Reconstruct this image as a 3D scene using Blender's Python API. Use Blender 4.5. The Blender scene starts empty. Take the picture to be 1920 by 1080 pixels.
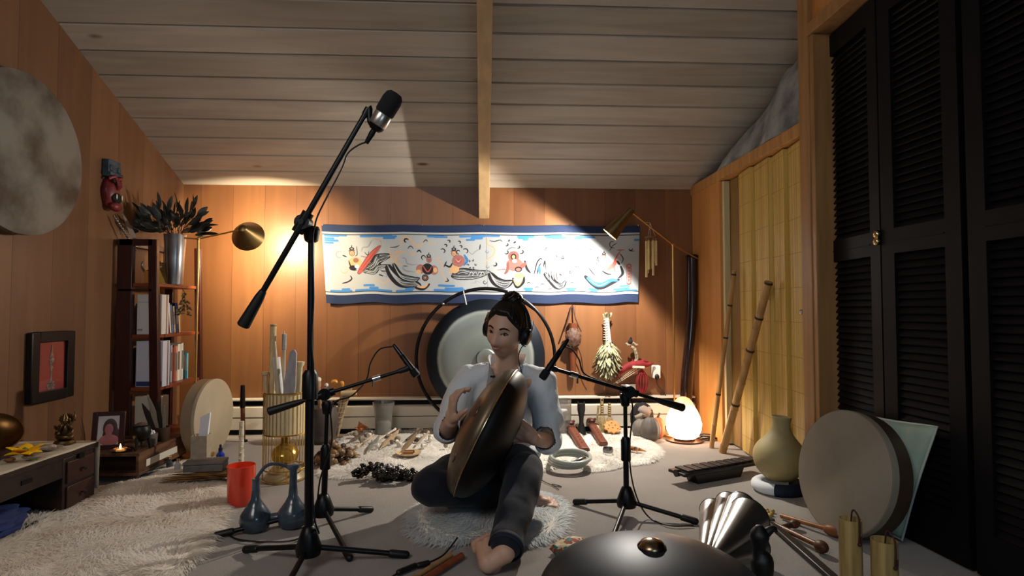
import bpy, bmesh, math, random
import numpy as np
from mathutils import Vector, Matrix, Quaternion, noise as mnoise
random.seed(7)
rng = np.random.default_rng(11)
SC = bpy.context.scene
COL = SC.collection
PI = math.pi

# ---------------------------------------------------------------- camera
FPX, YAW, PITCH = 1100.0, math.radians(2.81), math.radians(2.08)
CAM = Vector((0, 0, 0.8))
fw = Vector((math.sin(YAW) * math.cos(PITCH), math.cos(YAW) * math.cos(PITCH), math.sin(PITCH)))
rt = Vector((math.cos(YAW), -math.sin(YAW), 0))
up = rt.cross(fw)
cd = bpy.data.cameras.new('camera')
cd.sensor_width = 36
cd.lens = FPX / 1920 * 36
cd.clip_start = 0.02
cam = bpy.data.objects.new('camera', cd)
COL.objects.link(cam)
cam.matrix_world = Matrix((( rt.x, up.x, -fw.x, CAM.x), (rt.y, up.y, -fw.y, CAM.y), (rt.z, up.z, -fw.z, CAM.z), (0, 0, 0, 1)))
SC.camera = cam

# ---------------------------------------------------------------- exposure, world and the room's large soft lights
SC.view_settings.view_transform = 'Standard'
SC.view_settings.look = 'None'
SC.view_settings.gamma = 1
SC.view_settings.use_curve_mapping = False
SC.view_settings.exposure = 0.25
w = bpy.data.worlds.new('world')
SC.world = w
w.use_nodes = True
w.node_tree.nodes['Background'].inputs[0].default_value = (0.75, 0.85, 1.0, 1)
w.node_tree.nodes['Background'].inputs[1].default_value = 0.05

def area_light(name, loc, target, size, sy, power, color):
    l = bpy.data.lights.new(name, 'AREA')
    l.shape = 'RECTANGLE'; l.size = size; l.size_y = sy; l.energy = power; l.color = color
    o = bpy.data.objects.new(name, l); COL.objects.link(o)
    o.location = loc
    o.rotation_euler = (Vector(target) - Vector(loc)).to_track_quat('-Z', 'Y').to_euler()
    return o
# the dim room lamp behind the viewer, and the glow of a computer screen beside the camera
area_light('room_lamp', (-1.2, -0.5, 2.3), (-0.7, 2.6, 0.5), 1.2, 0.8, 20, (1.0, 0.95, 0.90))
area_light('screen_glow', (0.55, -0.25, 0.95), (0.35, 2.0, 0.35), 0.5, 0.32, 4.0, (0.55, 0.78, 1.0))

# ---------------------------------------------------------------- geometry of the view, used to measure places
def ray(px, py):
    return fw + rt * ((px - 960) / FPX) - up * ((py - 540) / FPX)
def P(px, py, Y):
    d = ray(px, py); return CAM + d * (Y / d.y)
def F(px, py, z=0.0):
    d = ray(px, py); return CAM + d * ((z - CAM.z) / d.z)
def PX(px, py, X):
    d = ray(px, py); return CAM + d * (X / d.x)
WY = 3.91                      # back wall
WL = P(340, 580, WY).x         # left wall
WR = P(1300, 580, WY).x        # right wall
SL = math.tan(math.radians(23.5))
def ceil_z(y): return 1.615 + SL * (WY - y)

# ---------------------------------------------------------------- materials
def hexc(h):
    h = h.lstrip('#'); v = [int(h[i:i + 2], 16) / 255 for i in (0, 2, 4)]
    return tuple((x / 12.92 if x <= .04045 else ((x + .055) / 1.055) ** 2.4) for x in v) + (1,)
MATS = {}
def new_mat(name):
    m = bpy.data.materials.new(name); m.use_nodes = True
    nt = m.node_tree
    return m, nt, nt.nodes['Principled BSDF']
def mat(name, col, rough=.6, metal=0, var=.0, scale=8, stretch=(1, 1, 1), bump=0, col2=None, sheen=0, trans=0, emit=0, ior=1.45, coat=0, detail=4, bscale=None, contrast=(.35, .65)):
    if name in MATS: return MATS[name]
    m, nt, b = new_mat(name)
    N = nt.nodes.new; L = nt.links.new
    c = hexc(col)
    b.inputs['Base Color'].default_value = c
    b.inputs['Roughness'].default_value = rough
    b.inputs['Metallic'].default_value = metal
    b.inputs['IOR'].default_value = ior
    if sheen: b.inputs['Sheen Weight'].default_value = sheen
    if trans: b.inputs['Transmission Weight'].default_value = trans
    if coat: b.inputs['Coat Weight'].default_value = coat
    if emit:
        b.inputs['Emission Color'].default_value = c; b.inputs['Emission Strength'].default_value = emit
    if var or col2 or bump:
        tc = N('ShaderNodeTexCoord'); mp = N('ShaderNodeMapping'); mp.inputs['Scale'].default_value = stretch
        L(tc.outputs['Object'], mp.inputs['Vector'])
        nz = N('ShaderNodeTexNoise'); nz.inputs['Scale'].default_value = scale; nz.inputs['Detail'].default_value = detail
        L(mp.outputs[0], nz.inputs['Vector'])
        if var or col2:
            cr = N('ShaderNodeValToRGB')
            c2 = hexc(col2) if col2 else tuple(x * (1 - var) for x in c[:3]) + (1,)
            cr.color_ramp.elements[0].color = c2; cr.color_ramp.elements[1].color = c
            cr.color_ramp.elements[0].position, cr.color_ramp.elements[1].position = contrast
            L(nz.outputs['Fac'], cr.inputs[0]); L(cr.outputs[0], b.inputs['Base Color'])
        if bump:
            bp = N('ShaderNodeBump'); bp.inputs['Strength'].default_value = bump; bp.inputs['Distance'].default_value = .01
            src = nz
            if bscale:
                src = N('ShaderNodeTexNoise'); src.inputs['Scale'].default_value = bscale; L(mp.outputs[0], src.inputs['Vector'])
            L(src.outputs['Fac'], bp.inputs['Height']); L(bp.outputs[0], b.inputs['Normal'])
    MATS[name] = m
    return m

def wood_boards(name, axis, width, cols, rough=.5, grain=1.0, gap=.012):
    """board panelling: each board its own tone, grain running along the boards"""
    m, nt, b = new_mat(name)
    N = nt.nodes.new; L = nt.links.new
    tc = N('ShaderNodeTexCoord'); sp = N('ShaderNodeSeparateXYZ'); L(tc.outputs['Object'], sp.inputs[0])
    dv = N('ShaderNodeMath'); dv.operation = 'DIVIDE'; L(sp.outputs[axis], dv.inputs[0]); dv.inputs[1].default_value = width
    fl = N('ShaderNodeMath'); fl.operation = 'FLOOR'; L(dv.outputs[0], fl.inputs[0])
    wn = N('ShaderNodeTexWhiteNoise'); wn.noise_dimensions = '1D'; L(fl.outputs[0], wn.inputs['W'])
    cr = N('ShaderNodeValToRGB'); els = cr.color_ramp.elements
    els[0].color = hexc(cols[0]); els[1].color = hexc(cols[-1])
    for i, cc in enumerate(cols[1:-1]):
        e = els.new((i + 1) / (len(cols) - 1)); e.color = hexc(cc)
    # grain
    mp = N('ShaderNodeMapping'); s = [9, 9, 9]; s[2] = .7
    mp.inputs['Scale'].default_value = s; L(tc.outputs['Object'], mp.inputs['Vector'])
    cb = N('ShaderNodeVectorMath'); cb.operation = 'ADD'; L(mp.outputs[0], cb.inputs[0])
    sc = N('ShaderNodeVectorMath'); sc.operation = 'SCALE'; L(wn.outputs['Color'], sc.inputs[0]); sc.inputs['Scale'].default_value = 20
    L(sc.outputs[0], cb.inputs[1])
    nz = N('ShaderNodeTexNoise'); nz.inputs['Scale'].default_value = 1.6; nz.inputs['Detail'].default_value = 8; nz.inputs['Distortion'].default_value = .6
    L(cb.outputs[0], nz.inputs['Vector'])
    mx = N('ShaderNodeMath'); mx.operation = 'MULTIPLY_ADD'; L(nz.outputs['Fac'], mx.inputs[0]); mx.inputs[1].default_value = .9 * grain
    ad = N('ShaderNodeMath'); ad.operation = 'MULTIPLY_ADD'; L(wn.outputs['Value'], ad.inputs[0]); ad.inputs[1].default_value = .5; ad.inputs[2].default_value = -.2 * grain
    L(ad.outputs[0], mx.inputs[2]); L(mx.outputs[0], cr.inputs[0])
    # thin joint
    fr = N('ShaderNodeMath'); fr.operation = 'FRACT'; L(dv.outputs[0], fr.inputs[0])
    lt = N('ShaderNodeMath'); lt.operation = 'LESS_THAN'; L(fr.outputs[0], lt.inputs[0]); lt.inputs[1].default_value = gap
    mc = N('ShaderNodeMixRGB'); mc.blend_type = 'MULTIPLY'; L(lt.outputs[0], mc.inputs[0]); L(cr.outputs[0], mc.inputs[1]); mc.inputs[2].default_value = (.45, .4, .35, 1)
    L(mc.outputs[0], b.inputs['Base Color'])
    b.inputs['Roughness'].default_value = rough
    MATS[name] = m
    return m

# ---------------------------------------------------------------- mesh builder
def rot_to(d):
    return Vector(d).normalized().to_track_quat('Z', 'Y').to_matrix()
class MB:
    def __init__(s): s.v = []; s.f = []; s.mi = []; s.m = 0
    def add(s, vs, fs):
        n = len(s.v); s.v += [tuple(x) for x in vs]; s.f += [tuple(i + n for i in f) for f in fs]; s.mi += [s.m] * len(fs)
        return s
    def box(s, c, size, R=None):
        c = Vector(c); hx, hy, hz = [k / 2 for k in size]
        vs = [Vector((x, y, z)) for x in (-hx, hx) for y in (-hy, hy) for z in (-hz, hz)]
        if R is not None: vs = [R @ v for v in vs]
        return s.add([v + c for v in vs], [(0, 1, 3, 2), (4, 6, 7, 5), (0, 4, 5, 1), (2, 3, 7, 6), (0, 2, 6, 4), (1, 5, 7, 3)])
    def box2(s, a, b):
        return s.box([(x + y) / 2 for x, y in zip(a, b)], [abs(y - x) for x, y in zip(a, b)])
    def lathe(s, prof, c=(0, 0, 0), axis=(0, 0, 1), seg=32, close=False, R=None):
        R = R if R is not None else rot_to(axis); c = Vector(c); vs = []; fs = []
        for r, z in prof:
            for k in range(seg):
                a = 2 * PI * k / seg
                vs.append(c + R @ Vector((r * math.cos(a), r * math.sin(a), z)))
        n = len(prof)
        for i in range(n - 1 if not close else n):
            j = (i + 1) % n
            for k in range(seg):
                k2 = (k + 1) % seg
                fs.append((i * seg + k, i * seg + k2, j * seg + k2, j * seg + k))
        if not close:
            if prof[0][0] > 1e-5: fs.append(tuple(reversed(range(seg))))
            if prof[-1][0] > 1e-5: fs.append(tuple(range((n - 1) * seg, n * seg)))
        return s.add(vs, fs)
    def cyl(s, a, b, r, r2=None, seg=16):
        a = Vector(a); b = Vector(b); L = (b - a).length
        return s.lathe([(r, 0), (r if r2 is None else r2, L)], a, b - a, seg)
    def tube(s, pts, r, seg=8, closed=False, smooth=0):
        pts = [Vector(p) for p in pts]
        rs = [r] * len(pts) if not hasattr(r, '__len__') else list(r)
        if smooth: pts, rs = spline(pts, rs, smooth, closed)
        n = len(pts); vs = []; fs = []
        ref = None
        for i in range(n):
            t = (pts[(i + 1) % n] - pts[i - 1]) if closed else (pts[min(i + 1, n - 1)] - pts[max(i - 1, 0)])
            t.normalize()
            if ref is None: ref = Vector((0, 0, 1)) if abs(t.z) < .9 else Vector((1, 0, 0))
            x = ref - t * ref.dot(t); x.normalize(); y = t.cross(x); ref = x
            for k in range(seg):
                a = 2 * PI * k / seg
                vs.append(pts[i] + (x * math.cos(a) + y * math.sin(a)) * rs[i])
        for i in range(n if closed else n - 1):
            j = (i + 1) % n
            for k in range(seg):
                k2 = (k + 1) % seg
                fs.append((i * seg + k, i * seg + k2, j * seg + k2, j * seg + k))
        if not closed:
            fs.append(tuple(reversed(range(seg)))); fs.append(tuple(range((n - 1) * seg, n * seg)))
        return s.add(vs, fs)
    def ell(s, c, rad, R=None, seg=20, rings=12, jit=0, jf=3.0, seed=0):
        c = Vector(c)
        if not hasattr(rad, '__len__'): rad = (rad,) * 3
        vs = []; fs = []
        for i in range(rings + 1):
            ph = PI * i / rings
            for k in range(seg):
                a = 2 * PI * k / seg
                v = Vector((math.sin(ph) * math.cos(a), math.sin(ph) * math.sin(a), -math.cos(ph)))
                q = 1 + (jit * mnoise.noise(v * jf + Vector((seed * 7.3, 0, seed))) if jit else 0)
                v = Vector((v.x * rad[0], v.y * rad[1], v.z * rad[2])) * q
                if R is not None: v = R @ v
                vs.append(c + v)
        for i in range(rings):
            for k in range(seg):
                k2 = (k + 1) % seg
                if i == 0: fs.append((k, seg + k2, seg + k)) if False else fs.append((i * seg + k, i * seg + k2, (i + 1) * seg + k2, (i + 1) * seg + k))
                else: fs.append((i * seg + k, i * seg + k2, (i + 1) * seg + k2, (i + 1) * seg + k))
        return s.add(vs, fs)
    def cap(s, a, b, r1, r2=None, seg=16):
        """round-ended tapered limb"""
        a = Vector(a); b = Vector(b); r2 = r1 if r2 is None else r2; L = (b - a).length
        pr = [(r1 * math.cos(t), r1 * math.sin(t)) for t in [-PI / 2 + PI / 2 * i / 5 for i in range(6)]]
        pr += [(r2 * math.cos(t), L + r2 * math.sin(t)) for t in [PI / 2 * i / 5 for i in range(6)]]
        pr[0] = (1e-4, pr[0][1]); pr[-1] = (1e-4, pr[-1][1])
        return s.lathe(pr, a, b - a, seg)
    def prism(s, poly, d, M):
        """2D outline in the plane of M (x,y), extruded along its z by d"""
        n = len(poly)
        vs = [M @ Vector((x, y, 0)) for x, y in poly] + [M @ Vector((x, y, d)) for x, y in poly]
        fs = [tuple(reversed(range(n))), tuple(range(n, 2 * n))] + [(i, (i + 1) % n, n + (i + 1) % n, n + i) for i in range(n)]
        return s.add(vs, fs)
    def leaf(s, a, d, nrm, L, W, bend=.0, seg=5, thick=.0012):
        """pointed leaf or feather blade starting at a"""
        a = Vector(a); d = Vector(d).normalized(); nrm = Vector(nrm); nrm = (nrm - d * nrm.dot(d)).normalized(); sd = d.cross(nrm)
        vs = []; fs = []
        for i in range(seg + 1):
            t = i / seg; w = W * .5 * math.sin(PI * min(1, t * .92 + .06)) ** .8
            c = a + d * L * t + nrm * (bend * L * t * t)
            vs += [c - sd * w, c + nrm * (thick + .15 * w), c + sd * w, c - nrm * thick]
        for i in range(seg):
            k = i * 4
            for q in range(4):
                fs.append((k + q, k + (q + 1) % 4, k + 4 + (q + 1) % 4, k + 4 + q))
        fs.append((3, 2, 1, 0)); fs.append(tuple(range(seg * 4, seg * 4 + 4)))
        return s.add(vs, fs)
def spline(pts, rs, k, closed=False):
    out = []; ro = []; n = len(pts)
    rng_ = range(n if closed else n - 1)
    for i in rng_:
        if closed: p = [pts[(i + j) % n] for j in (-1, 0, 1, 2)]; r = [rs[(i + j) % n] for j in (-1, 0, 1, 2)]
        else: p = [pts[max(0, min(n - 1, i + j))] for j in (-1, 0, 1, 2)]; r = [rs[max(0, min(n - 1, i + j))] for j in (-1, 0, 1, 2)]
        for q in range(k):
            t = q / k
            f = [-.5 * t + t * t - .5 * t ** 3, 1 - 2.5 * t * t + 1.5 * t ** 3, .5 * t + 2 * t * t - 1.5 * t ** 3, -.5 * t * t + .5 * t ** 3]
            out.append(sum((p[j] * f[j] for j in range(4)), Vector((0, 0, 0)))); ro.append(sum(r[j] * f[j] for j in range(4)))
    if not closed: out.append(pts[-1]); ro.append(rs[-1])
    return out, ro

# ---------------------------------------------------------------- linking
def thing(name, label, cat, loc=(0, 0, 0), group=None, rot=None):
    o = bpy.data.objects.new(name, None); COL.objects.link(o)
    o.empty_display_size = .05
    o.location = loc
    if rot is not None: o.rotation_euler = rot
    o['label'] = label; o['category'] = cat
    if group: o['group'] = group
    return o
def link_mesh(name, me, mats, parent=None, smooth=35, bevel=0, local=False):
    o = bpy.data.objects.new(name, me); COL.objects.link(o)
    for m in (mats if isinstance(mats, (list, tuple)) else [mats]): me.materials.append(m)
    if smooth:
        me.polygons.foreach_set('use_smooth', [True] * len(me.polygons))
        if smooth < 180: me.set_sharp_from_angle(angle=math.radians(smooth))
    if parent is not None:
        o.parent = parent
        if not local:
            # the mesh was written in world coordinates: bring it under its thing
            q = parent; off = Vector((0, 0, 0))
            while q is not None: off = off + q.location; q = q.parent
            me.transform(Matrix.Translation(-off))
    if bevel:
        bv = o.modifiers.new('bevel', 'BEVEL'); bv.width = bevel; bv.segments = 2; bv.limit_method = 'ANGLE'
    return o
def obj(name, mb, mats, parent=None, smooth=35, bevel=0, local=False, origin=None):
    me = bpy.data.meshes.new(name)
    me.from_pydata(mb.v, [], mb.f); 
    if any(mb.mi): me.polygons.foreach_set('material_index', mb.mi)
    me.update()
    bm = bmesh.new(); bm.from_mesh(me); bmesh.ops.remove_doubles(bm, verts=bm.verts, dist=1e-5); bmesh.ops.recalc_face_normals(bm, faces=bm.faces); bm.to_mesh(me); bm.free()
    o = link_mesh(name, me, mats, parent, smooth, bevel, local)
    if parent is None:
        if origin is None:
            vs = [v.co for v in me.vertices]
            if vs: origin = Vector((sum(v.x for v in vs) / len(vs), sum(v.y for v in vs) / len(vs), min(v.z for v in vs)))
            else: origin = Vector((0, 0, 0))
        me.transform(Matrix.Translation(-Vector(origin))); o.location = origin
    return o
def tag(o, label, cat, group=None, kind=None):
    if label: o['label'] = label
    if cat: o['category'] = cat
    if group: o['group'] = group
    if kind: o['kind'] = kind
    return o
def struct(name, mb, m, smooth=0, bevel=0, parent=None):
    o = obj(name, mb, m, parent, smooth, bevel, origin=(0, 0, 0) if parent is None else None)
    if parent is None: o['kind'] = 'structure'
    return o
def dup(root, loc, rot=None, label=None, group=None, scale=None):
    r = root.copy(); COL.objects.link(r); r.location = loc
    if rot is not None: r.rotation_euler = rot
    if scale: r.scale = scale
    if label: r['label'] = label
    if group: r['group'] = group
    for ch in list(root.children):
        c = ch.copy(); COL.objects.link(c); c.parent = r
        for g in list(ch.children):
            d = g.copy(); COL.objects.link(d); d.parent = c
    return r
# ================================================================ ROOM SHELL
M_wall = wood_boards('wood_panelling', 0, .205, ['#5f3a20', '#6c4528', '#774e2e', '#855a34'], rough=.42)
M_wallL = wood_boards('wood_panelling_side', 1, .23, ['#593b26', '#66452c', '#725035', '#7d5a3d'], rough=.42)
M_oak = mat('blond_wood', '#c08a4c', .45, var=.3, scale=5, stretch=(8, 8, .6), bump=.05)
M_oakpan = wood_boards('blond_wood_boards', 1, .09, ['#b5773a', '#c68a49', '#d19a58'], rough=.5)
def plank_mat():
    m, nt, b = new_mat('whitewashed_planks')
    N = nt.nodes.new; L = nt.links.new
    tc = N('ShaderNodeTexCoord'); mp = N('ShaderNodeMapping'); mp.inputs['Scale'].default_value = (.9, 9, 9)
    L(tc.outputs['Object'], mp.inputs[0])
    sp = N('ShaderNodeSeparateXYZ'); L(tc.outputs['Object'], sp.inputs[0])
    dv = N('ShaderNodeMath'); dv.operation = 'DIVIDE'; L(sp.outputs[1], dv.inputs[0]); dv.inputs[1].default_value = .145
    fl = N('ShaderNodeMath'); fl.operation = 'FLOOR'; L(dv.outputs[0], fl.inputs[0])
    wn = N('ShaderNodeTexWhiteNoise'); wn.noise_dimensions = '1D'; L(fl.outputs[0], wn.inputs['W'])
    nz = N('ShaderNodeTexNoise'); nz.inputs['Scale'].default_value = 1.5; nz.inputs['Detail'].default_value = 6; nz.inputs['Distortion'].default_value = .8
    L(mp.outputs[0], nz.inputs[0])
    sm = N('ShaderNodeMath'); sm.operation = 'MULTIPLY_ADD'; L(wn.outputs['Value'], sm.inputs[0]); sm.inputs[1].default_value = .35
    L(nz.outputs['Fac'], sm.inputs[2])
    cr = N('ShaderNodeValToRGB'); cr.color_ramp.elements[0].color = hexc('#90877b'); cr.color_ramp.elements[1].color = hexc('#aea599')
    cr.color_ramp.elements[0].position = .35; cr.color_ramp.elements[1].position = .9
    L(sm.outputs[0], cr.inputs[0])
    # knots
    vo = N('ShaderNodeTexVoronoi'); vo.inputs['Scale'].default_value = 1.25; mp2 = N('ShaderNodeMapping'); mp2.inputs['Scale'].default_value = (1.2, 3.2, 1)
    L(tc.outputs['Object'], mp2.inputs[0]); L(mp2.outputs[0], vo.inputs['Vector'])
    kr = N('ShaderNodeValToRGB'); kr.color_ramp.elements[0].color = (1, 1, 1, 1); kr.color_ramp.elements[1].color = (0, 0, 0, 1)
    kr.color_ramp.elements[0].position = .03; kr.color_ramp.elements[1].position = .075
    L(vo.outputs['Distance'], kr.inputs[0])
    mx = N('ShaderNodeMixRGB'); L(kr.outputs[0], mx.inputs[0]); L(cr.outputs[0], mx.inputs[1]); mx.inputs[2].default_value = hexc('#5b4732')
    L(mx.outputs[0], b.inputs['Base Color']); b.inputs['Roughness'].default_value = .6
    return m
M_plank = plank_mat()
M_carpet = mat('beige_carpet', '#968e87', .95, var=.12, scale=3, bump=.5, bscale=260, sheen=.2)

RX = 2.35      # far side of the loft above the closets
fb = MB(); fb.box2((WL - .05, -1.6, -.1), (2.6, WY + .1, 0)); struct('floor', fb, M_carpet)
wb = MB(); wb.box2((WL - .12, WY, -.1), (RX + .1, WY + .12, 1.75)); struct('wall_back', wb, M_wall)
wb = MB()
poly = [(-1.6, -.1), (WY + .1, -.1), (WY + .1, ceil_z(WY + .1) + .05), (-1.6, ceil_z(-1.6) + .05)]
wb.prism(poly, .12, Matrix(((0, 0, 1, WL - .12), (1, 0, 0, 0), (0, 1, 0, 0), (0, 0, 0, 1))))
struct('wall_left', wb, M_wallL)
# plank ceiling, one board after another with v-grooves, running down to the back wall
cb = MB(); prof = []
y = WY + .005
STEP = .145
while y > -1.7:
    prof += [(y, ceil_z(y) + .014), (y - .007, ceil_z(y - .007)), (y - STEP + .007, ceil_z(y - STEP + .007)), (y - STEP, ceil_z(y - STEP) + .014)]
    y -= STEP
prof += [(y, ceil_z(y) + .12), (WY + .005, ceil_z(WY) + .12)]
n = len(prof); x0, x1 = WL - .1, RX + .1
vs = [(x0, a, b) for a, b in prof] + [(x1, a, b) for a, b in prof]
cb.add(vs, [tuple(range(n)), tuple(range(2 * n - 1, n - 1, -1))] + [(i, i + n, (i + 1) % n + n, (i + 1) % n) for i in range(n)])
struct('ceiling', cb, M_plank)
# the beam under the ceiling
bw = .034; bx = P(907.5, 400, WY).x
beam_d = (P(907, 352, WY).z - P(907, 410, WY).z)
bb = MB()
pp = [(WY, ceil_z(WY)), (WY, ceil_z(WY) - beam_d), (-1.6, ceil_z(-1.6) - beam_d), (-1.6, ceil_z(-1.6))]
bb.prism(pp, bw * 2, Matrix(((0, 0, 1, bx - bw), (1, 0, 0, 0), (0, 1, 0, 0), (0, 0, 0, 1))))
struct('trim_1', bb, mat('beam_wood', '#b8976c', .5, var=.2, scale=4, stretch=(6, .6, 6)), bevel=.002)

# ---- right wall: panel, accordion closet, post, louvred closet
POSTY0 = PX(1528, 500, WR).y; POSTY1 = PX(1509, 500, WR).y
HZ = 1.575            # header of the accordion closet
y_j = PX(1352, 600, WR).y
rb = MB(); rb.box2((WR, y_j, 0), (WR + .07, WY, HZ + .03)); struct('wall_right', rb, M_oakpan)
rb = MB(); rb.box2((WR - .012, POSTY1, HZ), (WR + .08, WY, HZ + .06)); struct('trim_2', rb, M_oak, bevel=.003)
rb = MB(); rb.box2((WR - .015, POSTY0, 0), (WR + .10, POSTY1, ceil_z(POSTY0) + .03)); struct('trim_3', rb, mat('post_wood', '#a97c4c', .5, var=.25, scale=4, stretch=(8, 8, .6)), bevel=.003)
# loft deck over the closet, closet back and the far side wall
rb = MB(); rb.box2((WR + .075, POSTY0, HZ + .0), (RX, WY, HZ + .035)); struct('trim_4', rb, M_oak)
rb = MB(); rb.box2((RX, -1.6, 0), (RX + .1, WY, 3.9)); struct('wall_right_outer', rb, M_wallL)
# louvred closet: boards above the frame, frame head
DX = 1.49; DTOP = 1.985
rb = MB(); rb.box2((WR + .01, -1.6, DTOP + .05), (WR + .1, POSTY0, 3.85)); struct('wall_right_upper', rb, M_oakpan)
rb = MB(); rb.box2((WR - .02, -1.6, DTOP), (WR + .1, POSTY0, DTOP + .055)); rb.box2((WR - .01, POSTY0 - .03, 0), (WR + .11, POSTY0, DTOP)); struct('trim_5', rb, mat('post_wood', ''), bevel=.003)

M_door = mat('black_blue_paint', '#04060c', .55)
M_door.node_tree.nodes['Principled BSDF'].inputs['Specular IOR Level'].default_value = .25
M_brass = mat('polished_brass', '#c79a54', .22, 1)
M_knob = mat('pale_brass_knob', '#e8cf9a', .15, 1)
def louvre_leaf(name, a, b, parent=None):
    """one louvred leaf from point a to b (floor plan), returns the object"""
    a = Vector((a[0], a[1], 0)); b = Vector((b[0], b[1], 0)); W = (b - a).length
    ex = (b - a).normalized(); ny = Vector((-ex.y, ex.x, 0))
    R = Matrix((ex, ny, Vector((0, 0, 1)))).transposed()
    mb = MB(); z0, z1 = .015, DTOP - .01; st = .062; th = .03
    def bx(x0, x1, zz0, zz1, t=th): mb.box(a + ex * ((x0 + x1) / 2) + Vector((0, 0, (zz0 + zz1) / 2)), (x1 - x0, t, zz1 - zz0), R)
    bx(0, st, z0, z1); bx(W - st, W, z0, z1); bx(st, W - st, z0, z0 + .13); bx(st, W - st, z1 - .09, z1); bx(st, W - st, 1.0, 1.09)
    bx(st, W - st, 1.043, 1.047, th + .006)
    for lo, hi in ((z0 + .13, 1.0), (1.09, z1 - .09)):
        n = int((hi - lo) / .026)
        for i in range(n):
            z = lo + (i + .5) * (hi - lo) / n
            S = R @ Matrix.Rotation(math.radians(58), 3, 'X')
            mb.box(a + ex * (W / 2) + Vector((0, 0, z)), (W - 2 * st, .034, .006), S)
    return mb
ys = [PX(1541, 700, DX).y, PX(1672, 700, DX).y, PX(1818, 700, DX).y, PX(1838, 700, DX).y]
d1 = struct('door_1', louvre_leaf('l', (DX + .02, ys[0]), (DX - .015, ys[1] + .003)), M_door)
d2 = struct('door_2', louvre_leaf('l', (DX - .015, ys[1] - .003), (DX, ys[2])), M_door)
d3 = struct('door_3', louvre_leaf('l', (DX - .005, ys[2] - .03), (DX + .01, ys[2] - .45)), M_door)
d4 = struct('door_4', louvre_leaf('l', (DX + .01, ys[2] - .456), (DX, ys[2] - .9)), M_door)
k0 = PX(1645, 441, DX - .02); 
for py_, nm in ((439, 'knob'), (453, 'knob')):
    k = PX(1645, py_, DX - .035)
    kb = MB(); kb.lathe([(.0065, 0), (.0065, .018), (.014, .024), (.0155, .032), (.010, .040), (.0005, .042)], (DX - .008, k.y, k.z), (-1, 0, 0), 20)
    struct('door_knob', kb, M_knob, smooth=60, parent=d1)
cbk = MB(); cbk.box2((DX + .3, -1.6, 0), (DX + .32, POSTY0, DTOP)); struct('wall_closet_back', cbk, mat('closet_dark', '#101010', .9))

# accordion blind of bamboo slats across the small closet
M_bamboo = wood_boards('bamboo_slats', 1, .0093, ['#b08a3c', '#c9a552', '#d8b866', '#e2c679'], rough=.5, gap=.14)
acc = thing('bamboo_accordion_door', 'honey coloured folding door of thin bamboo slats in the side closet', 'folding door', (WR + .04, (POSTY1 + y_j) / 2, 0))
ya = PX(1384, 600, WR).y
ypts = [PX(p, 600, WR + .02).y for p in (1384, 1412, 1446, 1476, 1508)]
ab = MB()
xa, xb = WR + .034, WR + .014
zt = HZ - .006
cnt = 0
for i in range(len(ypts) - 1):
    y0, y1 = ypts[i], ypts[i + 1]
    # each fold: slightly angled panel overlapping the next
    nslat = max(3, int(abs(y1 - y0) / .0093))
    for k in range(nslat):
        t0, t1 = k / nslat, (k + .86) / nslat
        p0 = Vector((xa + (xb - xa) * t0, y0 + (y1 - y0) * t0, 0)); p1 = Vector((xa + (xb - xa) * t1, y0 + (y1 - y0) * t1, 0))
        ab.add([p0 + Vector((0, 0, .012)), p1 + Vector((0, 0, .012)), p1 + Vector((0, 0, zt)), p0 + Vector((0, 0, zt)),
                p0 + Vector((.006, 0, .012)), p1 + Vector((.006, 0, .012)), p1 + Vector((.006, 0, zt)), p0 + Vector((.006, 0, zt))],
               [(0, 1, 2, 3), (7, 6, 5, 4), (0, 4, 5, 1), (1, 5, 6, 2), (2, 6, 7, 3), (3, 7, 4, 0)])
    if i < len(ypts) - 2: ab.box((( xa + xb) / 2 + .003, y1, (zt + .012) / 2), (xa - xb, .003, zt - .012))
obj('slat_panel', ab, M_bamboo, acc, smooth=0)
ab = MB()
for i in range(len(ypts) - 1):
    for zz in np.arange(.1, zt, .16):
        ab.tube([(xa - .001, ypts[i], zz), (xb - .001, ypts[i + 1], zz)], .0009, 4)
obj('binding_thread', ab, mat('thread', '#9b7a3a', .8), acc)
ab = MB(); ab.box2((WR + .015, y_j - .03, .01), (WR + .05, y_j, zt)); obj('end_post', ab, mat('bamboo_post', '#c8b98c', .5), acc, bevel=.002)
ab = MB(); ab.box2((WR + .05, ypts[0], .01), (WR + .056, y_j - .03, zt)); obj('inner_panel', ab, mat('inner_slats', '#8c6a34', .6, var=.4, scale=30, stretch=(1, 20, .3)), acc)
ab = MB(); q = PX(1504, 585, WR + .012); ab.lathe([(.010, 0), (.012, .004), (.009, .010), (.0005, .012)], (WR + .018, q.y + .01, q.z), (-1, 0, 0), 16); obj('knob', ab, mat('steel_knob', '#c0c4c4', .3, 1), acc, smooth=60)

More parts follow.
